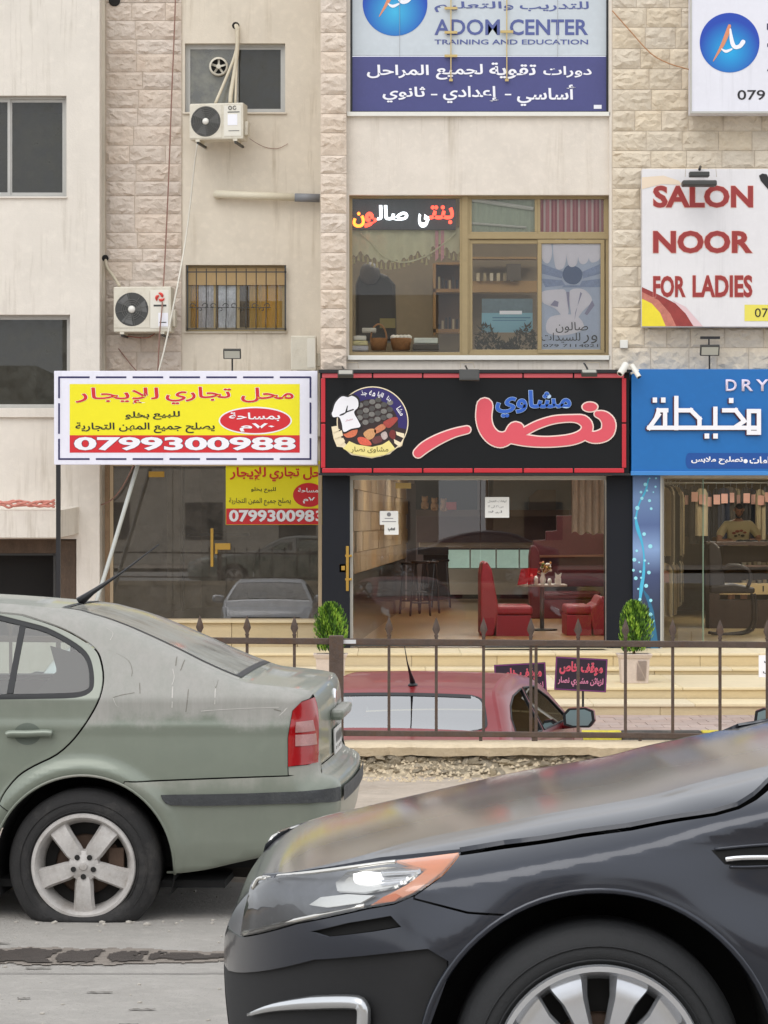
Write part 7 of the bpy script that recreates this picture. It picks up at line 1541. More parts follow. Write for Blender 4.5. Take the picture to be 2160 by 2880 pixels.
m_plast = M('trim_plastic', hx(58, 60, 62), .65, var=.35, vs=12, bump=.25, bs=60, dirt=hx(86, 86, 84))
m_chrome = M('chrome', (.82, .82, .83), .12, 1.0)
m_inter = M('car_interior', hx(84, 84, 80), .9, spec=.1)
def dusty_paint(name, c, dust, z0, z1, rough=.33, lo=0.12, amt=.85):
    """car paint with a film of dust lying on the upper surfaces, patchy and streaked"""
    m = M(name, c, rough, .35, var=.08, vs=3, coat=.4); n = m.node_tree; b = n.nodes['Principled BSDF']; L = n.links.new; base = b.inputs['Base Color'].links[0].from_socket
    tc = n.nodes.new('ShaderNodeTexCoord'); sp = n.nodes.new('ShaderNodeSeparateXYZ'); L(tc.outputs['Object'], sp.inputs[0])
    no = n.nodes.new('ShaderNodeTexNoise'); no.inputs['Scale'].default_value = 2.6; no.inputs['Detail'].default_value = 10; no.inputs['Roughness'].default_value = .72; L(tc.outputs['Object'], no.inputs[0])
    ma = n.nodes.new('ShaderNodeMath'); ma.operation = 'MULTIPLY_ADD'; L(no.outputs[0], ma.inputs[0]); ma.inputs[1].default_value = .30; L(sp.outputs[2], ma.inputs[2])
    mr = n.nodes.new('ShaderNodeMapRange'); L(ma.outputs[0], mr.inputs[0]); mr.inputs[1].default_value = z0+.15; mr.inputs[2].default_value = z1+.15; mr.inputs[3].default_value = lo; mr.inputs[4].default_value = amt; mr.interpolation_type = 'SMOOTHSTEP'
    # run marks
    mp = n.nodes.new('ShaderNodeMapping'); mp.inputs['Scale'].default_value = (7, 7, 1.2); L(tc.outputs['Object'], mp.inputs[0]); n2 = n.nodes.new('ShaderNodeTexNoise'); n2.inputs['Scale'].default_value = 2; n2.inputs['Detail'].default_value = 8; n2.inputs['Roughness'].default_value = .8; L(mp.outputs[0], n2.inputs[0])
    m3 = n.nodes.new('ShaderNodeMapRange'); L(n2.outputs[0], m3.inputs[0]); m3.inputs[1].default_value = .38; m3.inputs[2].default_value = .6; m3.inputs[3].default_value = .72; m3.inputs[4].default_value = 1
    mm = n.nodes.new('ShaderNodeMath'); mm.operation = 'MULTIPLY'; L(mr.outputs[0], mm.inputs[0]); L(m3.outputs[0], mm.inputs[1])
    mx = n.nodes.new('ShaderNodeMix'); mx.data_type = 'RGBA'; L(mm.outputs[0], mx.inputs[0]); L(base, mx.inputs[6]); mx.inputs[7].default_value = (*dust, 1); L(mx.outputs[2], b.inputs['Base Color'])
    m4 = n.nodes.new('ShaderNodeMapRange'); L(mm.outputs[0], m4.inputs[0]); m4.inputs[3].default_value = rough; m4.inputs[4].default_value = .95; L(m4.outputs[0], b.inputs['Roughness'])
    m5 = n.nodes.new('ShaderNodeMapRange'); L(mm.outputs[0], m5.inputs[0]); m5.inputs[3].default_value = .35; m5.inputs[4].default_value = 0; L(m5.outputs[0], b.inputs['Metallic'])
    m6 = n.nodes.new('ShaderNodeMapRange'); L(mm.outputs[0], m6.inputs[0]); m6.inputs[3].default_value = .45; m6.inputs[4].default_value = 0; L(m6.outputs[0], b.inputs['Coat Weight'])
    return m

# ---------------------------------------------------------------- dusty green-grey saloon, parked, flat rear tyre
def silver_car():
    W0 = .85; YAW = math.radians(-3); org = (0.0, -7.533, 0.0)
    prof = [(-4.50, .24, .05), (-4.57, .40, .12), (-4.56, .58, .14), (-4.48, .69, .14), (-4.2, .79, .10), (-3.7, .87, .07), (-3.3, .91, .06), (-3.12, .945, .05), (-2.78, 1.15, .05), (-2.5, 1.255, .06), (-2.15, 1.298, .07), (-1.8, 1.300, .07), (-1.34, 1.266, .07), (-1.195, 1.238, .06), (-1.076, 1.202, .05), (-.962, 1.157, .05), (-.84, 1.102, .05), (-.74, 1.052, .05), (-.655, 1.013, .05), (-.58, .983, .05), (-.525, .968, .05), (-.425, .958, .05), (-.335, .945, .07), (-.295, .925, .09), (-.275, .85, .11), (-.272, .70, .12), (-.268, .625, .12), (-.24, .598, .12), (-.215, .590, .14), (-.188, .565, .15), (-.183, .50, .15), (-.19, .42, .14), (-.22, .34, .10), (-.35, .30, .04), (-.57, .245, .02), (-.80, .20, .01), (-1.2, .20, 0), (-1.65, .19, 0), (-2.6, .19, 0), (-3.4, .19, 0), (-4.1, .20, 0)]
    K = lambda x: x+.028*float(sm((x+1.0)/.75)); prof = [(K(p[0]), p[1], p[2]) for p in prof]
    WC = (-1.1935, .228)
    W = lambda x, z: .85-.035*sm((.34-z)/.2)-.022*sm((z-.60)/.30)-.60*np.clip(z-.915, 0, 1)*1.0-.10*sm((-x-3.9)/.9)-.03*sm((x+.9)/.7)
    crown = lambda x, z: .020*sm((z-.55)/.25)
    bend = lambda x, z: .032*sm((x+1.0)/.75)*1.0-.28*sm((-x-3.7)/.9)
    def ex(x, z):
        r = np.hypot(x-WC[0], z-WC[1]); r2 = np.hypot(x+3.705, z-.27)
        up = sm((z-.1)/.15)
        return (.016*np.exp(-((r-.40)/.035)**2)+.016*np.exp(-((r2-.40)/.035)**2))*up+.004*np.exp(-((z-.80)/.02)**2)+.008*np.exp(-((z-.50)/.10)**2)
    sk = Skin(prof, W, crown, bend, W0, extra=ex); sk.K = K; sk.yaw = YAW
    car = thing('parked_car', 'dusty green-grey saloon car parked on the road with a flat rear tyre', 'car', org); car.rotation_euler = (0, 0, YAW)
    T = lambda P: trace(sk, P, org)
    pa = dusty_paint('paint_green_grey', hx(120, 128, 115), hx(164, 161, 156), .79, .86, lo=.06, amt=.92)
    pac = dusty_paint('paint_green_grey_clean', hx(120, 128, 115), hx(170, 168, 162), .70, 1.35, lo=.05, amt=.5)
    pab = dusty_paint('paint_bumper', hx(120, 128, 115), hx(166, 162, 154), .54, .66, lo=.15)
    seam = T(spl([(64, 1729), (160, 1761), (224, 1793), (268, 1825), (284, 1857), (291, 1908), (281, 1960), (256, 2011), (211, 2075), (160, 2122), (96, 2154), (51, 2183), (13, 2228), (-4, 2262)], 3))
    gl = T(spl([(0, 1741), (64, 1757), (128, 1775), (192, 1808), (234, 1840), (250, 1876), (254, 1921), (246, 1940), (211, 1951), (120, 1954), (0, 1956)], 3)); zg0, zg1 = gl[0][1], gl[-1][1]
    gl = [(-2.12, zg0+.012)]+gl+[(-2.12, zg1)]
    Ra = .376; A = lambda a0, a1, c=WC, n=26: arc(c, Ra, a0, a1, n)
    # rear door: seam, wheel arch, sill, front edge
    def lift(P, d=.006): return P
    top0 = (-2.17, 1.245); seam0 = [(-2.17, T([(0, 1716)])[0][1]+.02), (-1.75, T([(0, 1717)])[0][1]+.008)]+seam
    ang = math.degrees(math.atan2(seam0[-1][1]-WC[1], seam0[-1][0]-WC[0]))
    door = seam0+A(ang, 178)+[(WC[0]-Ra-.02, .20), (-2.17, .20)]
    for sg in (-1, 1):
        sealg = [q for q in np.array(shrink(np.array(gl), -.016)).tolist()]
        sk.panel('rear_door', door, pac, car, sg, holes=[sealg], gap=.0045, h=.02 if sg < 0 else .05)
        sk.panel('window_seal', sealg, m_seal, car, sg, holes=[shrink(np.array(gl), .004)], off=-.004, h=.06)
        sk.panel('rear_door_window', shrink(np.array(gl), .004), g_car, car, sg, off=-.010, edge=0, h=.06)
        d = T([(56, 1753), (72, 1757), (36, 1950), (18, 1950)]); sk.panel('window_divider', d, m_seal, car, sg, off=-.006, edge=.004, h=.05)
        # quarter panel
        qpath = sk.path((-2.17, 1.298), (-.272, .66))
        tl = T([(872, 1966), (850, 1974), (824, 2000), (811, 2075), (811, 2156)]); bs = T([(811, 2182), (592, 2190), (383, 2199), (350, 2199)])
        a1_ = math.degrees(math.atan2(bs[-1][1]-WC[1], bs[-1][0]-WC[0]))
        top = sk.path((-2.17, 1.298), (-.295, .925)); zt_ = T([(872, 1963)])[0][1]
        top = [p for p in top if not (p[0] > -.30 and p[1] < zt_+.012)]
        quarter = top+[(top[-1][0]-.0, zt_+.004)]+tl+bs+A(a1_, ang)+seam0[::-1]
        sk.panel('quarter_panel', quarter, pa, car, sg, gap=.0035, h=.02 if sg < 0 else .05)
        sk.panel('inner_lining', quarter, m_inter, car, sg, off=-.04, h=.05, edge=0)
        # tail lamp
        edge_ = [p for p in sk.path((-.30, .93), (-.27, .62)) if T([(890, 2150)])[0][1] < p[1] < zt_]
        tail = tl+T([(830, 2153), (870, 2149)])+edge_[::-1]
        sk.panel('tail_lamp', tail, M_tail, car, sg, off=.004, h=.03)
        for q in (([(834, 2030), (882, 2024), (888, 2054), (832, 2060)]), ([(832, 2066), (890, 2062), (893, 2092), (832, 2098)])): sk.panel('lamp_lens', T(q), M_lensc, car, sg, off=.009, h=.03, edge=.004)
        sk.panel('filler_panel', tl[-1:]+T([(812, 2180), (905, 2178)])+[p for p in sk.path((-.27, .63), (-.272, .68)) if p[1] < tail[-1][1]+.02][::-1][:1]+T([(870, 2151), (830, 2155)]), pab, car, sg, off=-.002, h=.03)
        # bumper side
        bump = bs[::-1]+sk.path((-.267, .622), (-.86, .20))+A(-4, a1_, n=20)
        sk.panel('rear_bumper', [p for p in bump], pab, car, sg, gap=.003, h=.035)
        strip = T([(454, 2235), (458, 2246), (468, 2258), (482, 2264), (560, 2266), (700, 2263), (830, 2259), (900, 2256)])+[p for p in sk.path((-.183, .49), (-.183, .545))]+T([(900, 2220), (830, 2226), (700, 2231), (560, 2234)])
        sk.panel('bumper_strip', strip, m_plast, car, sg, off=.012, h=.015, edge=.014)
        # front door, wing (beyond the frame)
        fd = [(-2.18, .20), (-2.18, 1.255), (-2.55, 1.205), (-3.0, .985), (-3.16, .90), (-3.22, .55), (-3.2, .20)]
        fw = [(-2.28, .96), (-2.28, 1.17), (-2.55, 1.135), (-2.92, .965)]
        sk.panel('front_door', fd, pa, car, sg, holes=[fw], gap=.004, h=.06); sk.panel('front_door_window', fw, g_car, car, sg, off=-.01, edge=0, h=.08)
        wing = sk.path((-3.12, .945), (-4.48, .69))+[(-4.45, .5), (-4.2, .45)]+arc((-3.705, .27), Ra, 25, 180, 20)[0:]+[(-3.2+.0, .56)][:0]
        wing = sk.path((-3.14, .94), (-4.40, .73))+[(-4.35, .50)]+arc((-3.705, .27), Ra, 155, 0, 20)[::1]+[(-3.23, .26), (-3.24, .55), (-3.18, .90)]
        sk.panel('front_wing', wing, pa, car, sg, gap=.004, h=.06)
        sk.panel('front_bumper', sk.path((-4.56, .58), (-4.50, .24))+[(-4.2, .20)]+arc((-3.705, .27), Ra, 190, 150, 8)+[(-4.36, .49), (-4.42, .70)], pab, car, sg, gap=.003, h=.05)
        sk.panel('cant_rail', sk.path((-2.18, 1.298), (-3.12, .945))+[(-3.0, .99), (-2.55, 1.215), (-2.18, 1.262)], pa, car, sg, h=.06)
        # dark inner skin behind the shut lines
        body = [(-3.1, .25), (-3.1, .88), (-2.2, .90), (-1.62, .90), (-1.40, .935), (-1.32, 1.02), (-1.36, 1.12), (-1.1, 1.05), (-.75, .93), (-.36, .86), (-.32, .62), (-.30, .45), (-.62, .30)]+arc(WC, Ra+.02, 10, 170, 20)+[(-1.70, .24)]
        sk.panel('inner_skin', body, m_under, car, sg, off=-.030, h=.08, edge=0)
        # arch lip
        g = MB(); pp = np.array(A(-5, 178, n=36)); P3 = sk.side(pp, sg, -.004); g.tube([tuple(p) for p in P3], .007, 6); place_raw('arch_lip', g, pab, car, True)
        # wheel housing
        for c_ in (WC, (-3.705, .27)):
            g = MB(); P = np.array(arc(c_, Ra-.004, -20, 200, 26)); n = len(P); g.add([(x, sg*.80, z) for x, z in P]+[(x, sg*.46, z) for x, z in P], [(i, i+1, n+i+1, n+i) for i in range(n-1)]); g.add([(x, sg*.50, z) for x, z in P], [list(range(n))])
            place_raw('wheel_housing', g, m_under, car)
        wheel(car, WC[0], WC[1], .835, sg, .316, .205, 'five', flat_=.228, tm=m_tyre, am=m_alloy_old, lab='flat dusty rear wheel with five-spoke alloy rim' if sg < 0 else None)
        wheel(car, -3.705, .30, .82, sg, .316, .205, 'five', tm=m_tyre, am=m_alloy_old)
        # exhaust and underside are one floor below
    # top sheets
    sk.sheet('roof', (-2.55, 1.24), (-1.34, 1.266), pac, car); sk.sheet('windscreen', (-2.56, 1.235), (-3.1, .95), g_car, car, edge=0); sk.sheet('bonnet', (-3.14, .94), (-4.44, .71), pa, car); sk.sheet('front_bumper', (-4.47, .68), (-4.50, .24), pab, car)
    sk.sheet('rear_window', (-1.325, 1.264), (-.60, .993), g_rear, car, -.86, .86, 20); 
    for a, b in ((-1, -.865), (.865, 1)): sk.sheet('roof_pillar', (-1.34, 1.266), (-.59, .988), pa, car, a, b, 3)
    for a, b in ((-.905, -.86), (.86, .905)): sk.sheet('window_rubber', (-1.325, 1.264), (-.60, .993), m_seal, car, a, b, 2, off=.003)
    sk.sheet('window_rubber', (-1.345, 1.2665), (-1.31, 1.262), m_seal, car, -.9, .9, 12, off=.003); sk.sheet('window_rubber', (-.61, .996), (-.585, .985), m_seal, car, -.9, .9, 12, off=.003)
    sk.sheet('boot_lid', (-.59, .988), (-.268, .635), pac, car, -1, 1, 26); sk.sheet('rear_bumper', (-.267, .628), (-.20, .34), pab, car, -1, 1, 26); sk.sheet('bumper_strip', (-.183, .545), (-.183, .49), m_plast, car, -1, 1, 26, off=.012)
    g = MB(); g.box(-4.4, -.62, -.74, .74, .13, .16); g.box(-.95, -.42, -.62, .62, .20, .33); place_raw('floor_pan', g, m_under, car)  # pan set low and boot box added to deepen the shade underneath
    g = MB(); g.tube(spl([(-.9, -.35, .24), (-.62, -.36, .22), (-.52, -.36, .215), (-.42, -.36, .22)], 4), .09, 14); place_raw('exhaust_silencer', g, M('exhaust', hx(54, 50, 46), .8, .3), car, True)
    # boot details
    def rear(x, y, z): return tuple(sk.place(np.array([x]), np.array([y]), np.array([z]))[0])
    ph = M('plate_white', hx(216, 214, 210), .5, var=.08, vs=20); c = rear(-.242, 0, .70)
    g = MB(); g.obox((c[0]+.006, 0, .70-.005), (.004, 0, 0), (0, .20, 0), (-.002, 0, .055)); place_raw('number_plate', g, ph, car, bevel=.003)
    g = MB(); rr_ = random.Random(3)
    for k in range(6): y = -.15+.06*k; g.obox((c[0]+.0115, y, .71), (.0006, 0, 0), (0, .008, .004), (0, .003, .018+.006*rr_.random()))
    for k in range(4): y = -.14+.09*k; g.obox((c[0]+.0118, y, .665), (.0006, 0, 0), (0, .012, 0), (0, 0, .007))
    place_raw('plate_characters', g, m_blk, car)
    g = MB(); g.obox((c[0]+.022, 0, .815), (.030, 0, 0), (0, .27, 0), (.004, 0, .024)); place_raw('boot_handle', g, pa, car, bevel=.014)
    b = rear(-.256, 0, .868); g = MB(); g.lathe([(0, .008), (.036, .008), (.042, .004), (.044, -.01)], (0, 0, 0), 'y', 24); me = place_raw('badge', g, m_chrome, car, auto=30); me.rotation_euler = (0, 0, -PI/2); me.location = (b[0]+.006, 0, .872)
    # door handle; a flat darker patch paints the shade of its dished recess
    hc = T([(83, 2064)])[0]; rec = T(ell(77, 2064, 38, 31, 24)); sk.panel('handle_recess_shade', rec, M('recess_shadow', hx(90, 98, 88), .6), car, -1, off=.0015, h=.03, edge=0)
    P = T([(22, 2066), (34, 2062), (80, 2062), (130, 2060), (150, 2062)]); P3 = sk.side(np.array(P), -1, .028); g = MB(); g.tube(spl([tuple(p) for p in P3], 4), [.010]+[.0165]*15+[.012]*2 if False else .016, 10)
    place_raw('door_handle', g, pa, car, True)
    # peeled paint, dents and scratches that show in the dusty quarter
    dk = M('scratch_dark', hx(120, 116, 108), .9); lt = M('scratch_pale', hx(196, 192, 186), .9, var=.2, vs=30)
    for pts, wd, mm in (([(300, 1826), (330, 1838), (362, 1858), (372, 1885), (370, 1902)], 1.1, dk), ([(318, 1962), (340, 1955), (378, 1948)], 1.2, dk), ([(318, 1962), (326, 1982), (334, 1988)], 1.2, lt), ([(393, 1920), (394, 1950)], 1.6, dk), ([(530, 1938), (527, 1972), (523, 2002)], 1.4, dk), ([(565, 2000), (620, 1996), (700, 1992), (784, 1989)], 1.3, lt), ([(486, 1880), (490, 1905), (484, 1925)], 1.6, lt), ([(520, 1855), (508, 1885)], 2.0, dk), ([(498, 1846), (494, 1872)], 2.0, dk), ([(598, 1906), (606, 1934), (614, 1912)], 1.8, dk), ([(606, 1936), (604, 1980)], 2, lt), ([(486, 1930), (484, 1990)], 2.2, lt), ([(298, 1764), (318, 1780), (310, 1800)], 1.2, lt), ([(808, 1990), (795, 2004), (786, 2012)], 2.4, lt), ([(770, 1995), (790, 2000)], 2, dk)):
        poly = []; L_ = spl([(a, b) for a, b in pts], 4)
        up = [(x, y-wd*(.4+.6*abs(math.sin(i)))) for i, (x, y) in enumerate(L_)]; dn = [(x+.4, y+wd*.6) for x, y in L_]
        horiz = abs(L_[-1][0]-L_[0][0]) > abs(L_[-1][1]-L_[0][1])
        if not horiz: up = [(x-wd*(.4+.6*abs(math.sin(i))), y) for i, (x, y) in enumerate(L_)]; dn = [(x+wd*.6, y+.4) for x, y in L_]
        sk.panel('scratch', T(up+dn[::-1]), mm, car, -1, off=.0012, h=.03, edge=0)
    # seats and headrests seen through the glass
    for y, x in ((-.38, -1.28), (.38, -1.28), (-.38, -2.3), (.38, -2.3)):
        g = MB(); g.ball((x, y, 1.0 if x > -2 else 1.05), .075, .13, .105, 14, 10); place_raw('headrest', g, m_inter, car, True)
        g = MB(); g.obox((x-.02, y, .76), (.07, 0, 0), (0, .26, 0), (.05, 0, .20)); place_raw('seat', g, m_inter, car, bevel=.05)
    g = MB(); g.box(-1.2, -.62, -.66, .66, .88, .90); place_raw('parcel_shelf', g, m_inter, car)
    # roof aerial
    g = MB(); Bx, Bz = X(222, org[1])-org[0], Z(1697, org[1])+.005; k_ = [(Bx, 0, Bz), (Bx+.06, 0, Bz+.045), (X(340, org[1]), 0, Z(1612, org[1])), (X(447, org[1]), 0, Z(1531, org[1]))]; g.tube(k_, [.022, .012, .0045, .0028], 8); ao = place_raw('aerial', g, m_blk, car, True); ao.rotation_euler = (0, 0, -YAW)
    return car
M_tail = M('tail_lamp_red', hx(156, 8, 14), .18, var=.15, vs=10, coat=.6); M_lensc = M('tail_lens_clear', hx(176, 128, 124), .2, var=.25, vs=18, coat=.5)
silver_car()

# ---------------------------------------------------------------- black saloon in the near lane
def black_car():
    W0 = .92; org = (0.0, -13.28+W0, 0.0)
    ctr = [(-.34, .20, .02), (-.38, .26, .02), (-.41, .38, .02), (-.422, .48, .02), (-.418, .55, .02), (-.404, .60, .03), (-.383, .65, .03), (-.356, .692, .04), (-.322, .733, .05), (-.28, .762, .05), (-.204, .790, .06), (-.06, .825, .075), (.088, .861, .085), (.235, .893, .085), (.382, .925, .085), (.53, .951, .085), (.658, .974, .085), (.775, 1.005, .085), (.972, 1.048, .085), (1.129, 1.082, .08), (1.25, 1.105, .07), (1.33, 1.14, .06), (1.5, 1.235, .06), (1.9, 1.36, .07), (2.3, 1.43, .07), (2.8, 1.44, .07), (3.3, 1.36, .06), (3.8, 1.15, .06), (4.1, 1.05, .06), (4.38, 1.0, .10), (4.46, .85, .15), (4.45, .5, .15), (4.38, .30, .08), (4.1, .2, 0), (3.0, .18, 0), (1.6, .18, 0), (.6, .18, 0), (.0, .18, .03)]
    TIP = -.427
    bend = lambda x, z: .12*sm((x-3.7)/.8)
    crown = lambda x, z: .022*sm((z-.55)/.25)
    prof = []
    for (a, b, r) in ctr:   # traced on the centre line: carry back to the side
        x = a
        for _ in range(30): x = a-float(bend(np.array(x), b))
        # damped solve
        x = a
        for _ in range(60): x = x-.5*(x+float(bend(np.array(x), b))-a)
        prof.append((x, b-float(crown(a, np.array(b))), r))
    WC = (.51, .345)
    def W(x, z):
        t = np.clip((x-TIP)/.95, 0, 1); p = (1-(1-t)**2.5)**.4
        return (.92-.03*sm((.4-z)/.25)-.035*sm((z-.60)/.3)-.60*np.clip(z-.97, 0, 1))*p
    def ex(x, z):
        r = np.hypot(x-WC[0], z-WC[1]); r2 = np.hypot(x-3.3, z-.345)
        return .012*(np.exp(-((r-.45)/.07)**2)+np.exp(-((r2-.45)/.07)**2))*sm((z-.1)/.15)+.006*np.exp(-((z-.80-.03*x)/.06)**2)*sm((x-.1)/.3)+.004*np.exp(-((z-.62)/.12)**2)
    sk = Skin(prof, W, crown, bend, W0, extra=ex, cols=[TIP+q for q in (.01, .017, .025, .035, .05, .07, .095, .125, .16)]); T = lambda P: trace(sk, P, org, xmin=TIP+.012); sk.kap = lambda x, z: 1+2.3*sm((x+.30)/.45)*sm((1.4-x)/.25)*sm((z-.62)/.15)
    Q = lambda P: T([(600+x/1.0635, 1960+y/1.0635) for x, y in P])
    car = thing('driving_car', 'black saloon car in the near lane seen from its front wheel forward', 'car', org)
    pa = M('paint_black', hx(30, 35, 47), .34, .5, coat=.9, spec=.5); pa.node_tree.nodes['Principled BSDF'].inputs['Coat Roughness'].default_value = .10; Ra = .425
    A = lambda a0, a1, n=26, c=WC: arc(c, Ra, a0, a1, n)
    hl = Q([(112, 560), (150, 536), (300, 521), (500, 493), (740, 466), (684, 532), (600, 594), (540, 618), (460, 632), (250, 676), (80, 716), (92, 640)])
    shut = Q([(740, 463), (870, 442), (1000, 425), (1100, 408), (1250, 388), (1400, 360), (1500, 345), (1570, 325), (1620, 296), (1659, 262), (1760, 200)])
    fb = Q([(600, 604), (760, 645), (900, 682)])     # wing / bumper seam
    v_ = Vector((fb[-1][0]-WC[0], fb[-1][1]-WC[1])).normalized()*Ra; fb[-1] = (WC[0]+v_.x, WC[1]+v_.y)
    aF = math.degrees(math.atan2(fb[-1][1]-WC[1], fb[-1][0]-WC[0])) % 360
    for sg in (-1, 1):
        topf = []
        # bonnet side flank (the part of the bonnet that rolls over the shoulder)
        nose_i = (hl[1][0], hl[1][1]); flank = sk.path((1.27, 1.09), (-.42, .56)); flank = [p for p in flank if p[1] > hl[1][1]+.004]
        bon = flank+[(flank[-1][0]+.002, hl[1][1]+.003)]+[(x, z+.003) for x, z in hl[1:5]]+[(x, z+.004) for x, z in shut]
        sk.panel('bonnet_flank', bon, pa, car, sg, gap=.003, h=.022)
        wing = [(x, z-.004) for x, z in shut[::-1]]+[hl[4], hl[5], hl[6]]+fb+A(aF, 0, 30)+[(WC[0]+Ra+.02, .22), (1.22, .22), (1.20, .60), (1.24, .85)]
        sk.panel('front_wing', wing, pa, car, sg, gap=.003, h=.016 if sg < 0 else .04)
        # bumper skin between headlamp and lower grille
        low = Q([(700, 792), (640, 757), (300, 790), (45, 822)]); nose = [p for p in sk.path((-.415, .63), (-.37, .25)) if low[-1][1] < p[1] < hl[-2][1]]
        up = [hl[6], hl[7], hl[8], hl[9], hl[10]]
        bump = up+nose+low[::-1]+Q([(700, 830)])+[(WC[0]-Ra-.005+.0, WC[1]+.02)]+[p for p in A(176, aF, 14)]+fb[::-1]
        sk.panel('front_bumper', bump, pa, car, sg, gap=.003, h=.03, holes=[Q([(290, 702), (400, 676), (530, 654), (562, 688), (480, 702), (340, 718)])])
        sk.panel('air_slot', Q([(285, 702), (400, 674), (532, 651), (568, 688), (480, 704), (340, 721)]), m_under, car, sg, off=-.02, h=.04, edge=0)
        # lower black grille and sill of the bumper
        lowp = low+[p for p in sk.path((-.42, .52), (-.30, .20)) if p[1] < low[-1][1]-.002]+[(.05, .19)]+A(200, 176, 8)+Q([(700, 830)])
        sk.panel('lower_grille', lowp, M_lowg, car, sg, off=-.018, h=.05, edge=0)
        # fog lamp surround
        P = Q([(104, 950), (180, 928), (300, 914), (420, 912), (446, 926), (450, 960), (444, 1040), (436, 1100)]); P3 = sk.side(np.array(P), sg, .006); g = MB(); nP = len(spl([tuple(p) for p in P3], 4)); g.tube(spl([tuple(p) for p in P3], 4), [.004+.014*min(1, i/8) for i in range(nP)], 8); place_raw('fog_lamp_trim', g, M_trim, car, True)
        # headlamp: housing, chrome edges, reflector, amber wrap, clear lens
        sk.panel('headlamp_housing', hl, M_hous, car, sg, off=-.045, h=.04, edge=0)
        sk.panel('amber_reflector', Q([(548, 494), (734, 470), (680, 531), (598, 590), (545, 614), (470, 628), (515, 600), (580, 566), (640, 520)]), M_amb, car, sg, off=-.022, h=.04)
        sk.panel('amber_bulb', Q([(478, 622), (510, 600), (545, 590), (560, 600), (540, 614)]), M_amb2, car, sg, off=-.014, h=.04)
        sk.panel('headlamp_reflector', Q([(365, 560), (400, 528), (500, 514), (622, 514), (600, 540), (540, 572), (450, 590), (370, 585)]), M_refl, car, sg, off=-.026, h=.04)
        sk.panel('headlamp_bulb', Q([(418, 532), (455, 524), (500, 528), (505, 548), (460, 556), (420, 550)]), M_bulb, car, sg, off=-.012, h=.04)
        for k in range(4):
            yy = 522+k*12; sk.panel('reflector_rib', Q([(500, yy), (618-k*18, yy-6), (612-k*18, yy-1), (500, yy+5)]), M_refl2, car, sg, off=-.015, h=.05)
        sk.panel('lower_reflector', Q([(285, 628), (320, 605), (400, 596), (480, 600), (440, 622), (340, 636)]), M_refl, car, sg, off=-.03, h=.04)
        for P in ([(150, 541), (300, 526), (500, 499), (545, 494)], [(92, 708), (250, 668), (452, 626)], [(118, 575), (135, 545), (160, 545), (140, 600), (110, 660)][:3]):
            q = sk.side(np.array(Q(P)), sg, -.004); g = MB(); g.tube(spl([tuple(p) for p in q], 4), .006, 6); place_raw('headlamp_edge', g, M_refl, car, True)
        sk.panel('headlamp_lens', hl, M_lensg, car, sg, off=.0, h=.035, edge=0)
        # side vent
        sk.panel('vent_recess', Q([(1490, 458), (1600, 444), (1720, 436), (1730, 500), (1600, 508), (1530, 500)]), m_under, car, sg, off=.002, h=.05, edge=0)
        P = sk.side(np.array(Q([(1530, 484), (1580, 479), (1659, 478), (1730, 480)])), sg, .010); g = MB(); g.tube(spl([tuple(p) for p in P], 4), .007, 8); place_raw('vent_trim', g, m_chrome, car, True)
        for dz in (452, 505): P = sk.side(np.array(Q([(1500 if dz < 480 else 1545, dz+2), (1600, dz-8 if dz < 480 else dz+2), (1720, dz-16 if dz < 480 else dz-2)])), sg, .006); g = MB(); g.tube(spl([tuple(p) for p in P], 4), .004, 6); place_raw('vent_blade', g, pa, car, True)
        # doors and rear (beyond the frame)
        sk.panel('scuttle_side', [(1.05, .80), (1.05, .96)]+sk.path((1.12, 1.07), (1.9, 1.33))+[(1.86, 1.24), (1.52, 1.035), (1.6, .98), (1.24, .86)], pa, car, sg, off=-.008, h=.04)
        sk.panel('front_door', [(1.215, .22), (1.195, .60), (1.235, .93), (1.5, 1.02), (2.2, 1.03), (2.25, .22)], pa, car, sg, gap=.004, h=.07)
        sk.panel('rear_body', [(2.255, .22), (2.205, 1.03), (3.3, 1.06), (3.75, 1.02)]+sk.path((4.0, 1.06), (4.40, .35))+[(4.2, .24)]+arc((3.3, .345), Ra, -18, 198, 24), pa, car, sg, gap=.004, h=.07)
        sk.panel('side_windows', [(1.52, 1.04), (1.85, 1.235), (2.3, 1.32), (2.8, 1.33), (3.3, 1.24), (3.6, 1.10), (3.3, 1.07), (2.2, 1.045)], g_dark, car, sg, off=-.006, h=.08, edge=0)
        sk.panel('cant_rail', sk.path((1.26, 1.095), (3.95, 1.06))+[(3.75, 1.03), (3.62, 1.10), (3.3, 1.25), (2.8, 1.335), (2.3, 1.325), (1.85, 1.24), (1.5, 1.03), (1.27, .98)], pa, car, sg, h=.06)
        for c_ in (WC, (3.3, .345)):
            g = MB(); P = np.array(arc(c_, Ra-.004, -20, 200, 26)); n = len(P); g.add([(x, sg*.88, z) for x, z in P]+[(x, sg*.52, z) for x, z in P], [(i, i+1, n+i+1, n+i) for i in range(n-1)]); g.add([(x, sg*.56, z) for x, z in P], [list(range(n))])
            place_raw('wheel_housing', g, m_under, car)
        g = MB(); P3 = sk.side(np.array(A(-4, 184, 40)), sg, -.005); g.tube([tuple(p) for p in P3], .009, 6); place_raw('arch_lip', g, pa, car, True)
        inn = [p for p in A(8, 172, 24)]; inn2 = np.array(inn)+(np.array(WC)-np.array(inn))*.10
        wheel(car, WC[0], WC[1], .905, sg, .345, .238, 'multi', tm=m_tyre2, am=m_alloy); wheel(car, 3.3, .345, .89, sg, .345, .238, 'multi')
        body = [(1.1, .25), (1.2, .86), (.9, .84), (.3, .79), (.05, .74), (-.02, .60), (.0, .5), (.02, .4)]+arc(WC, Ra+.02, 172, 8, 20)
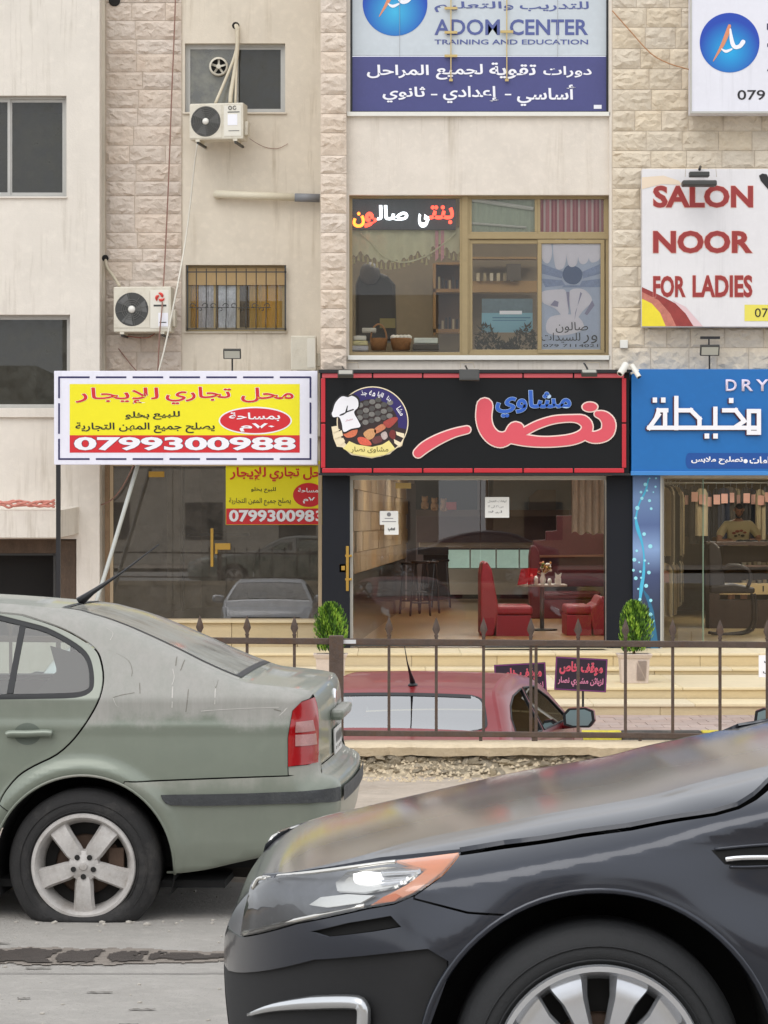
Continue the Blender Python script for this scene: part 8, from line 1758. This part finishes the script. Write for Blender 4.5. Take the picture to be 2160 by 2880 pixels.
        sk.panel('inner_skin', body, m_under, car, sg, off=-.05, h=.08, edge=0)
    sk.sheet('bonnet', (1.24, 1.085), (-.412, .60), pa, car, -1, 1, 30); sk.sheet('windscreen', (1.26, 1.09), (1.9, 1.33), g_dark, car, -.93, .93, 16)
    for a, b in ((-1, -.93), (.93, 1)): sk.sheet('windscreen_pillar', (1.26, 1.09), (1.9, 1.33), pa, car, a, b, 2)
    sk.sheet('roof', (1.9, 1.33), (3.2, 1.35), pa, car); sk.sheet('rear_window', (3.2, 1.35), (3.95, 1.07), g_dark, car); sk.sheet('boot_lid', (3.95, 1.07), (4.33, .5), pa, car); sk.sheet('rear_bumper', (4.33, .49), (4.27, .28), pa, car)
    sk.sheet('front_bumper', (-.415, .60), (-.37, .25), M_lowg, car, -1, 1, 10)
    for sg in (-1, 1):   # lamp corner that turns in towards the grille
        nz = [p for p in sk.path((-.40, .70), (-.42, .45)) if hl[10][1] < p[1] < hl[1][1]]
        sk.panel('lamp_corner', [hl[10], hl[11], hl[0], hl[1]]+nz, M_hous, car, sg, off=-.004, h=.03, edge=.0)
    for s_ in (-1, 1):
        g = MB(); P = [sk.place(np.array([1.30+.03*t]), np.array([s_*.2-s_*.55*t+.1]), np.array([1.13+.03*t]))[0] for t in np.linspace(0, 1, 8)]; g.tube([tuple(p) for p in P], .009, 6); place_raw('wiper', g, m_blk, car, True)
    g = MB(); g.box(.0, 4.2, -.78, .78, .17, .2); place_raw('floor_pan', g, m_under, car)
    g = MB(); g.box(1.5, 3.6, -.7, .7, .5, .9); g.obox((2.1, -.36, 1.0), (.07, 0, 0), (0, .22, 0), (.06, 0, .25)); g.obox((2.1, .36, 1.0), (.07, 0, 0), (0, .22, 0), (.06, 0, .25)); tag(place_raw('cabin', g, m_inter, car, bevel=.04))
    return car
M_lowg = M('grille_black', hx(20, 20, 22), .7, var=.3, vs=8); M_hous = M('lamp_housing', hx(120, 122, 126), .35, .5, var=.25, vs=6); M_amb = M('amber_plastic', hx(226, 150, 106), .2, coat=.5); M_amb2 = M('amber_deep', hx(224, 112, 20), .2, coat=.5)
M_refl = M('lamp_reflector', hx(214, 212, 206), .15, .9); M_refl2 = M('lamp_rib', hx(232, 232, 232), .12, .8); M_bulb = M('headlamp_bulb', (1, 1, 1), .1, emit=1.2); M_trim = M('satin_chrome', hx(206, 208, 210), .25, .9); M_lensg = glass('lamp_lens_clear', (.93, .94, .95), .03)
black_car()

# ---------------------------------------------------------------- small saloons in the parking lot
def lot_car(name, label, paint, org, yaw, rear_g, full=True):
    W0 = .90
    prof = [(-4.55, .24, .05), (-4.68, .42, .15), (-4.66, .62, .15), (-4.5, .78, .12), (-4.1, .90, .08), (-3.75, .96, .06), (-3.55, 1.01, .06), (-3.1, 1.26, .06), (-2.8, 1.36, .07), (-2.3, 1.41, .08), (-1.9, 1.40, .08), (-1.5, 1.36, .08), (-1.25, 1.31, .08), (-.95, 1.17, .07), (-.68, 1.05, .06), (-.50, 1.015, .06), (-.30, 1.0, .07), (-.16, .97, .09), (-.10, .88, .12), (-.06, .70, .14), (-.02, .58, .15), (0, .45, .15), (-.04, .30, .08), (-.4, .22, 0), (-2, .2, 0), (-3.2, .2, 0), (-4.2, .2, 0)]
    W = lambda x, z: .90-.03*sm((.4-z)/.25)-.03*sm((z-.6)/.35)-.50*np.clip(z-.98, 0, 1)-.10*sm((-x-3.9)/.8)
    crown = lambda x, z: .035*sm((z-.6)/.3); bend = lambda x, z: .14*sm((x+.9)/.8)-.26*sm((-x-3.7)/.9)
    R_, L_ = (-.92, .31), (-3.68, .31)
    ex = lambda x, z: .016*(np.exp(-((np.hypot(x-R_[0], z-R_[1])-.40)/.035)**2)+np.exp(-((np.hypot(x-L_[0], z-L_[1])-.40)/.035)**2))*sm((z-.1)/.15)+.006*np.exp(-((z-.86)/.02)**2)
    sk = Skin(prof, W, crown, bend, W0, extra=ex); car = thing('parked_car', label, 'car', org); car.rotation_euler = (0, 0, yaw); car.scale = (1, 1, .935)
    for sg in (-1, 1):
        wr = [(-1.02, 1.045), (-1.12, 1.15), (-1.32, 1.23), (-1.6, 1.285), (-2.05, 1.315), (-2.05, 1.0), (-1.5, 1.0)]; wf = [(-2.13, 1.0), (-2.13, 1.318), (-2.6, 1.30), (-2.95, 1.20), (-3.3, 1.03), (-3.3, 1.0)]
        up = sk.path((-.68, 1.05), (-3.55, 1.01)); 
        side = sk.path((-.06, .70), (-3.6, 1.0))+[(-3.58, .95), (-3.25, .24)]+[(-1.32, .24)]+arc(R_, .375, 180, 0, 20)+[(-.5, .35), (-.16, .56)]
        sk.panel('body_side', side, paint, car, sg, holes=[wr, wf], h=.05)
        sk.panel('rear_side_window', wr, g_dark, car, sg, off=-.006, edge=0, h=.06); sk.panel('front_side_window', wf, g_dark, car, sg, off=-.006, edge=0, h=.06)
        for P in (wr, wf): q = sk.side(np.array(resamp(np.array(P), .06)), sg, .0); g = MB(); g.tube([tuple(p) for p in q], .008, 6, close=True); place_raw('window_trim', g, m_seal, car, True)
        sk.panel('front_wing', sk.path((-3.62, 1.0), (-4.66, .62))+[(-4.5, .5), (-4.1, .45)][:1]+arc(L_, .375, 158, 0, 18)+[(-3.27, .26), (-3.6, .95)], paint, car, sg, h=.06)
        sk.panel('front_bumper', sk.path((-4.66, .60), (-4.55, .24))+arc(L_, .375, 188, 160, 6)+[(-4.5, .49)], paint, car, sg, h=.06); sk.panel('rear_bumper', sk.path((-.05, .66), (-.04, .30))+arc(R_, .375, -8, 0, 4)+[(-.5, .34), (-.16, .55)], paint, car, sg, h=.06)
        sk.panel('head_lamp', [(-4.62, .64), (-4.48, .77), (-4.2, .84), (-4.25, .72)], M_lensc if False else M_refl2, car, sg, off=.004, h=.05)
        sk.panel('tail_lamp', [(-.10, .90), (-.32, .93), (-.42, .86), (-.30, .76), (-.08, .74)], M_tail, car, sg, off=.004, h=.05)
        for c_ in (R_, L_): wheel(car, c_[0], c_[1], .86, sg, .315, .21, 'five', am=m_alloy)
        # door mirror
        c = Vector((-3.02, sg*1.0, 1.035)); g = MB(); P = [(-.115, -.055), (-.12, .03), (-.08, .075), (.05, .085), (.11, .06), (.12, -.02), (.085, -.07), (-.05, -.075)]
        def mir(sc, dx): return [(c.x+dx, c.y+sg*a*sc, c.z+b*sc) for a, b in P]
        g.add(mir(1, .05)+mir(1.05, .0)+mir(.75, -.085), [tuple(range(8)), tuple(range(23, 15, -1))]+[(i, i+8, (i+1) % 8+8, (i+1) % 8) for i in range(8)]+[(i+8, i+16, (i+1) % 8+16, (i+1) % 8+8) for i in range(8)])
        place_raw('mirror_housing', g, paint, car, bevel=.008); g = MB(); g.add(mir(1.03, .052)+mir(.82, .052), [(i, i+8, (i+1) % 8+8, (i+1) % 8) for i in range(8)]); place_raw('mirror_rim', g, m_blk, car)
        g = MB(); g.add(mir(.84, .053), [tuple(range(8))]); place_raw('mirror_glass', g, M('mirror_glass', hx(160, 186, 190), .35, .8), car); g = MB(); g.tube([(c.x+.0, sg*.80, .965), (c.x, c.y-sg*.02, c.z-.06)], [.035, .022], 8); place_raw('mirror_arm', g, paint, car, True)
        for c_ in (R_, L_):
            g = MB(); P = np.array(arc(c_, .372, -20, 200, 20)); n = len(P); g.add([(x, sg*.84, z) for x, z in P]+[(x, sg*.5, z) for x, z in P], [(i, i+1, n+i+1, n+i) for i in range(n-1)]); g.add([(x, sg*.54, z) for x, z in P], [list(range(n))])
            place_raw('wheel_housing', g, m_under, car)
    sk.sheet('roof', (-1.23, 1.30), (-2.85, 1.345), paint, car); wl = lambda t: .90*(1-.16*np.abs(2*t-1)**7); sk.sheet('rear_window', (-.74, 1.085), (-1.23, 1.30), rear_g, car, lambda t: -wl(t), wl, 18)
    for q_ in (-1, 1): sk.sheet('rear_pillar', (-.74, 1.085), (-1.23, 1.30), paint, car, lambda t: q_*wl(t), q_, 3); sk.sheet('window_rubber', (-.74, 1.085), (-1.23, 1.30), m_seal, car, lambda t: q_*(wl(t)-.02), lambda t: q_*(wl(t)+.008), 1, off=.003)
    sk.sheet('window_rubber', (-1.18, 1.28), (-1.235, 1.304), m_seal, car, -.76, .76, 12, off=.003)
    sk.sheet('windscreen', (-2.86, 1.34), (-3.52, 1.02), g_dark, car); sk.sheet('bonnet', (-3.56, 1.01), (-4.6, .70), paint, car); sk.sheet('front_bumper', (-4.63, .68), (-4.55, .24), paint, car)
    sk.sheet('boot_lid', (-.74, 1.085), (-.06, .70), paint, car, -1, 1, 22); sk.sheet('rear_bumper', (-.055, .68), (-.04, .30), paint, car, -1, 1, 22)
    g = MB(); g.box(-4.4, -.3, -.76, .76, .2, .22); place_raw('floor_pan', g, m_under, car)
    for y in (-.38, 0, .38): g = MB(); g.obox((-1.35, y, 1.06), (.05, 0, 0), (0, .12, 0), (.02, 0, .08)); place_raw('headrest', g, m_inter, car, bevel=.04)
    g = MB(); g.box(-3.3, -1.3, -.7, .7, .5, .92); g.box(-1.3, -.68, -.66, .66, .93, .95); place_raw('cabin', g, m_inter, car)
    g = MB(); g.tube([(-1.42, .02, 1.385), (-1.40, .02, 1.42), (-1.33, .02, 1.475), (-1.22, .02, 1.57), (-1.12, .02, 1.70)], [.022, .02, .011, .005, .0025], 8); g.ball((-1.42, .02, 1.385), .06, .035, .02, 12, 6); place_raw('aerial', g, m_blk, car, True)
    return car
red = M('paint_red', hx(124, 14, 24), .4, .2, var=.1, vs=3, coat=.25, dirt=hx(134, 44, 50))
a_ = math.radians(12); yaw = math.radians(90)-a_-PI
cy_, sy_ = math.cos(yaw), math.sin(yaw)
def base_for(lx, ly, wx, wy): return (wx-(lx*cy_-ly*sy_), wy-(lx*sy_+ly*cy_), LOT)
o1 = base_for(-1.0, 0, .10, 0.0)
g_sky = glass('rear_glass_clean', (.34, .42, .40), .34)
c1 = lot_car('parked_car', 'red saloon car parked in the lower lot behind the railing with a roof aerial', red, o1, yaw, g_sky)
lat = Vector((-sy_, cy_, 0))*3.38
c2 = lot_car('parked_car', 'red car at the right edge, mostly hidden behind the black car', red, tuple(Vector(o1)+lat+Vector((.1, .2, 0))), yaw, g_sky)
c3 = lot_car('parked_car', 'pale grey car in the lot, reflected in the vacant shop glass', M('paint_pale_grey', hx(222, 224, 228), .3, .4, coat=.6), (-2.25, 4.0, LOT), -PI/2, g_dark)
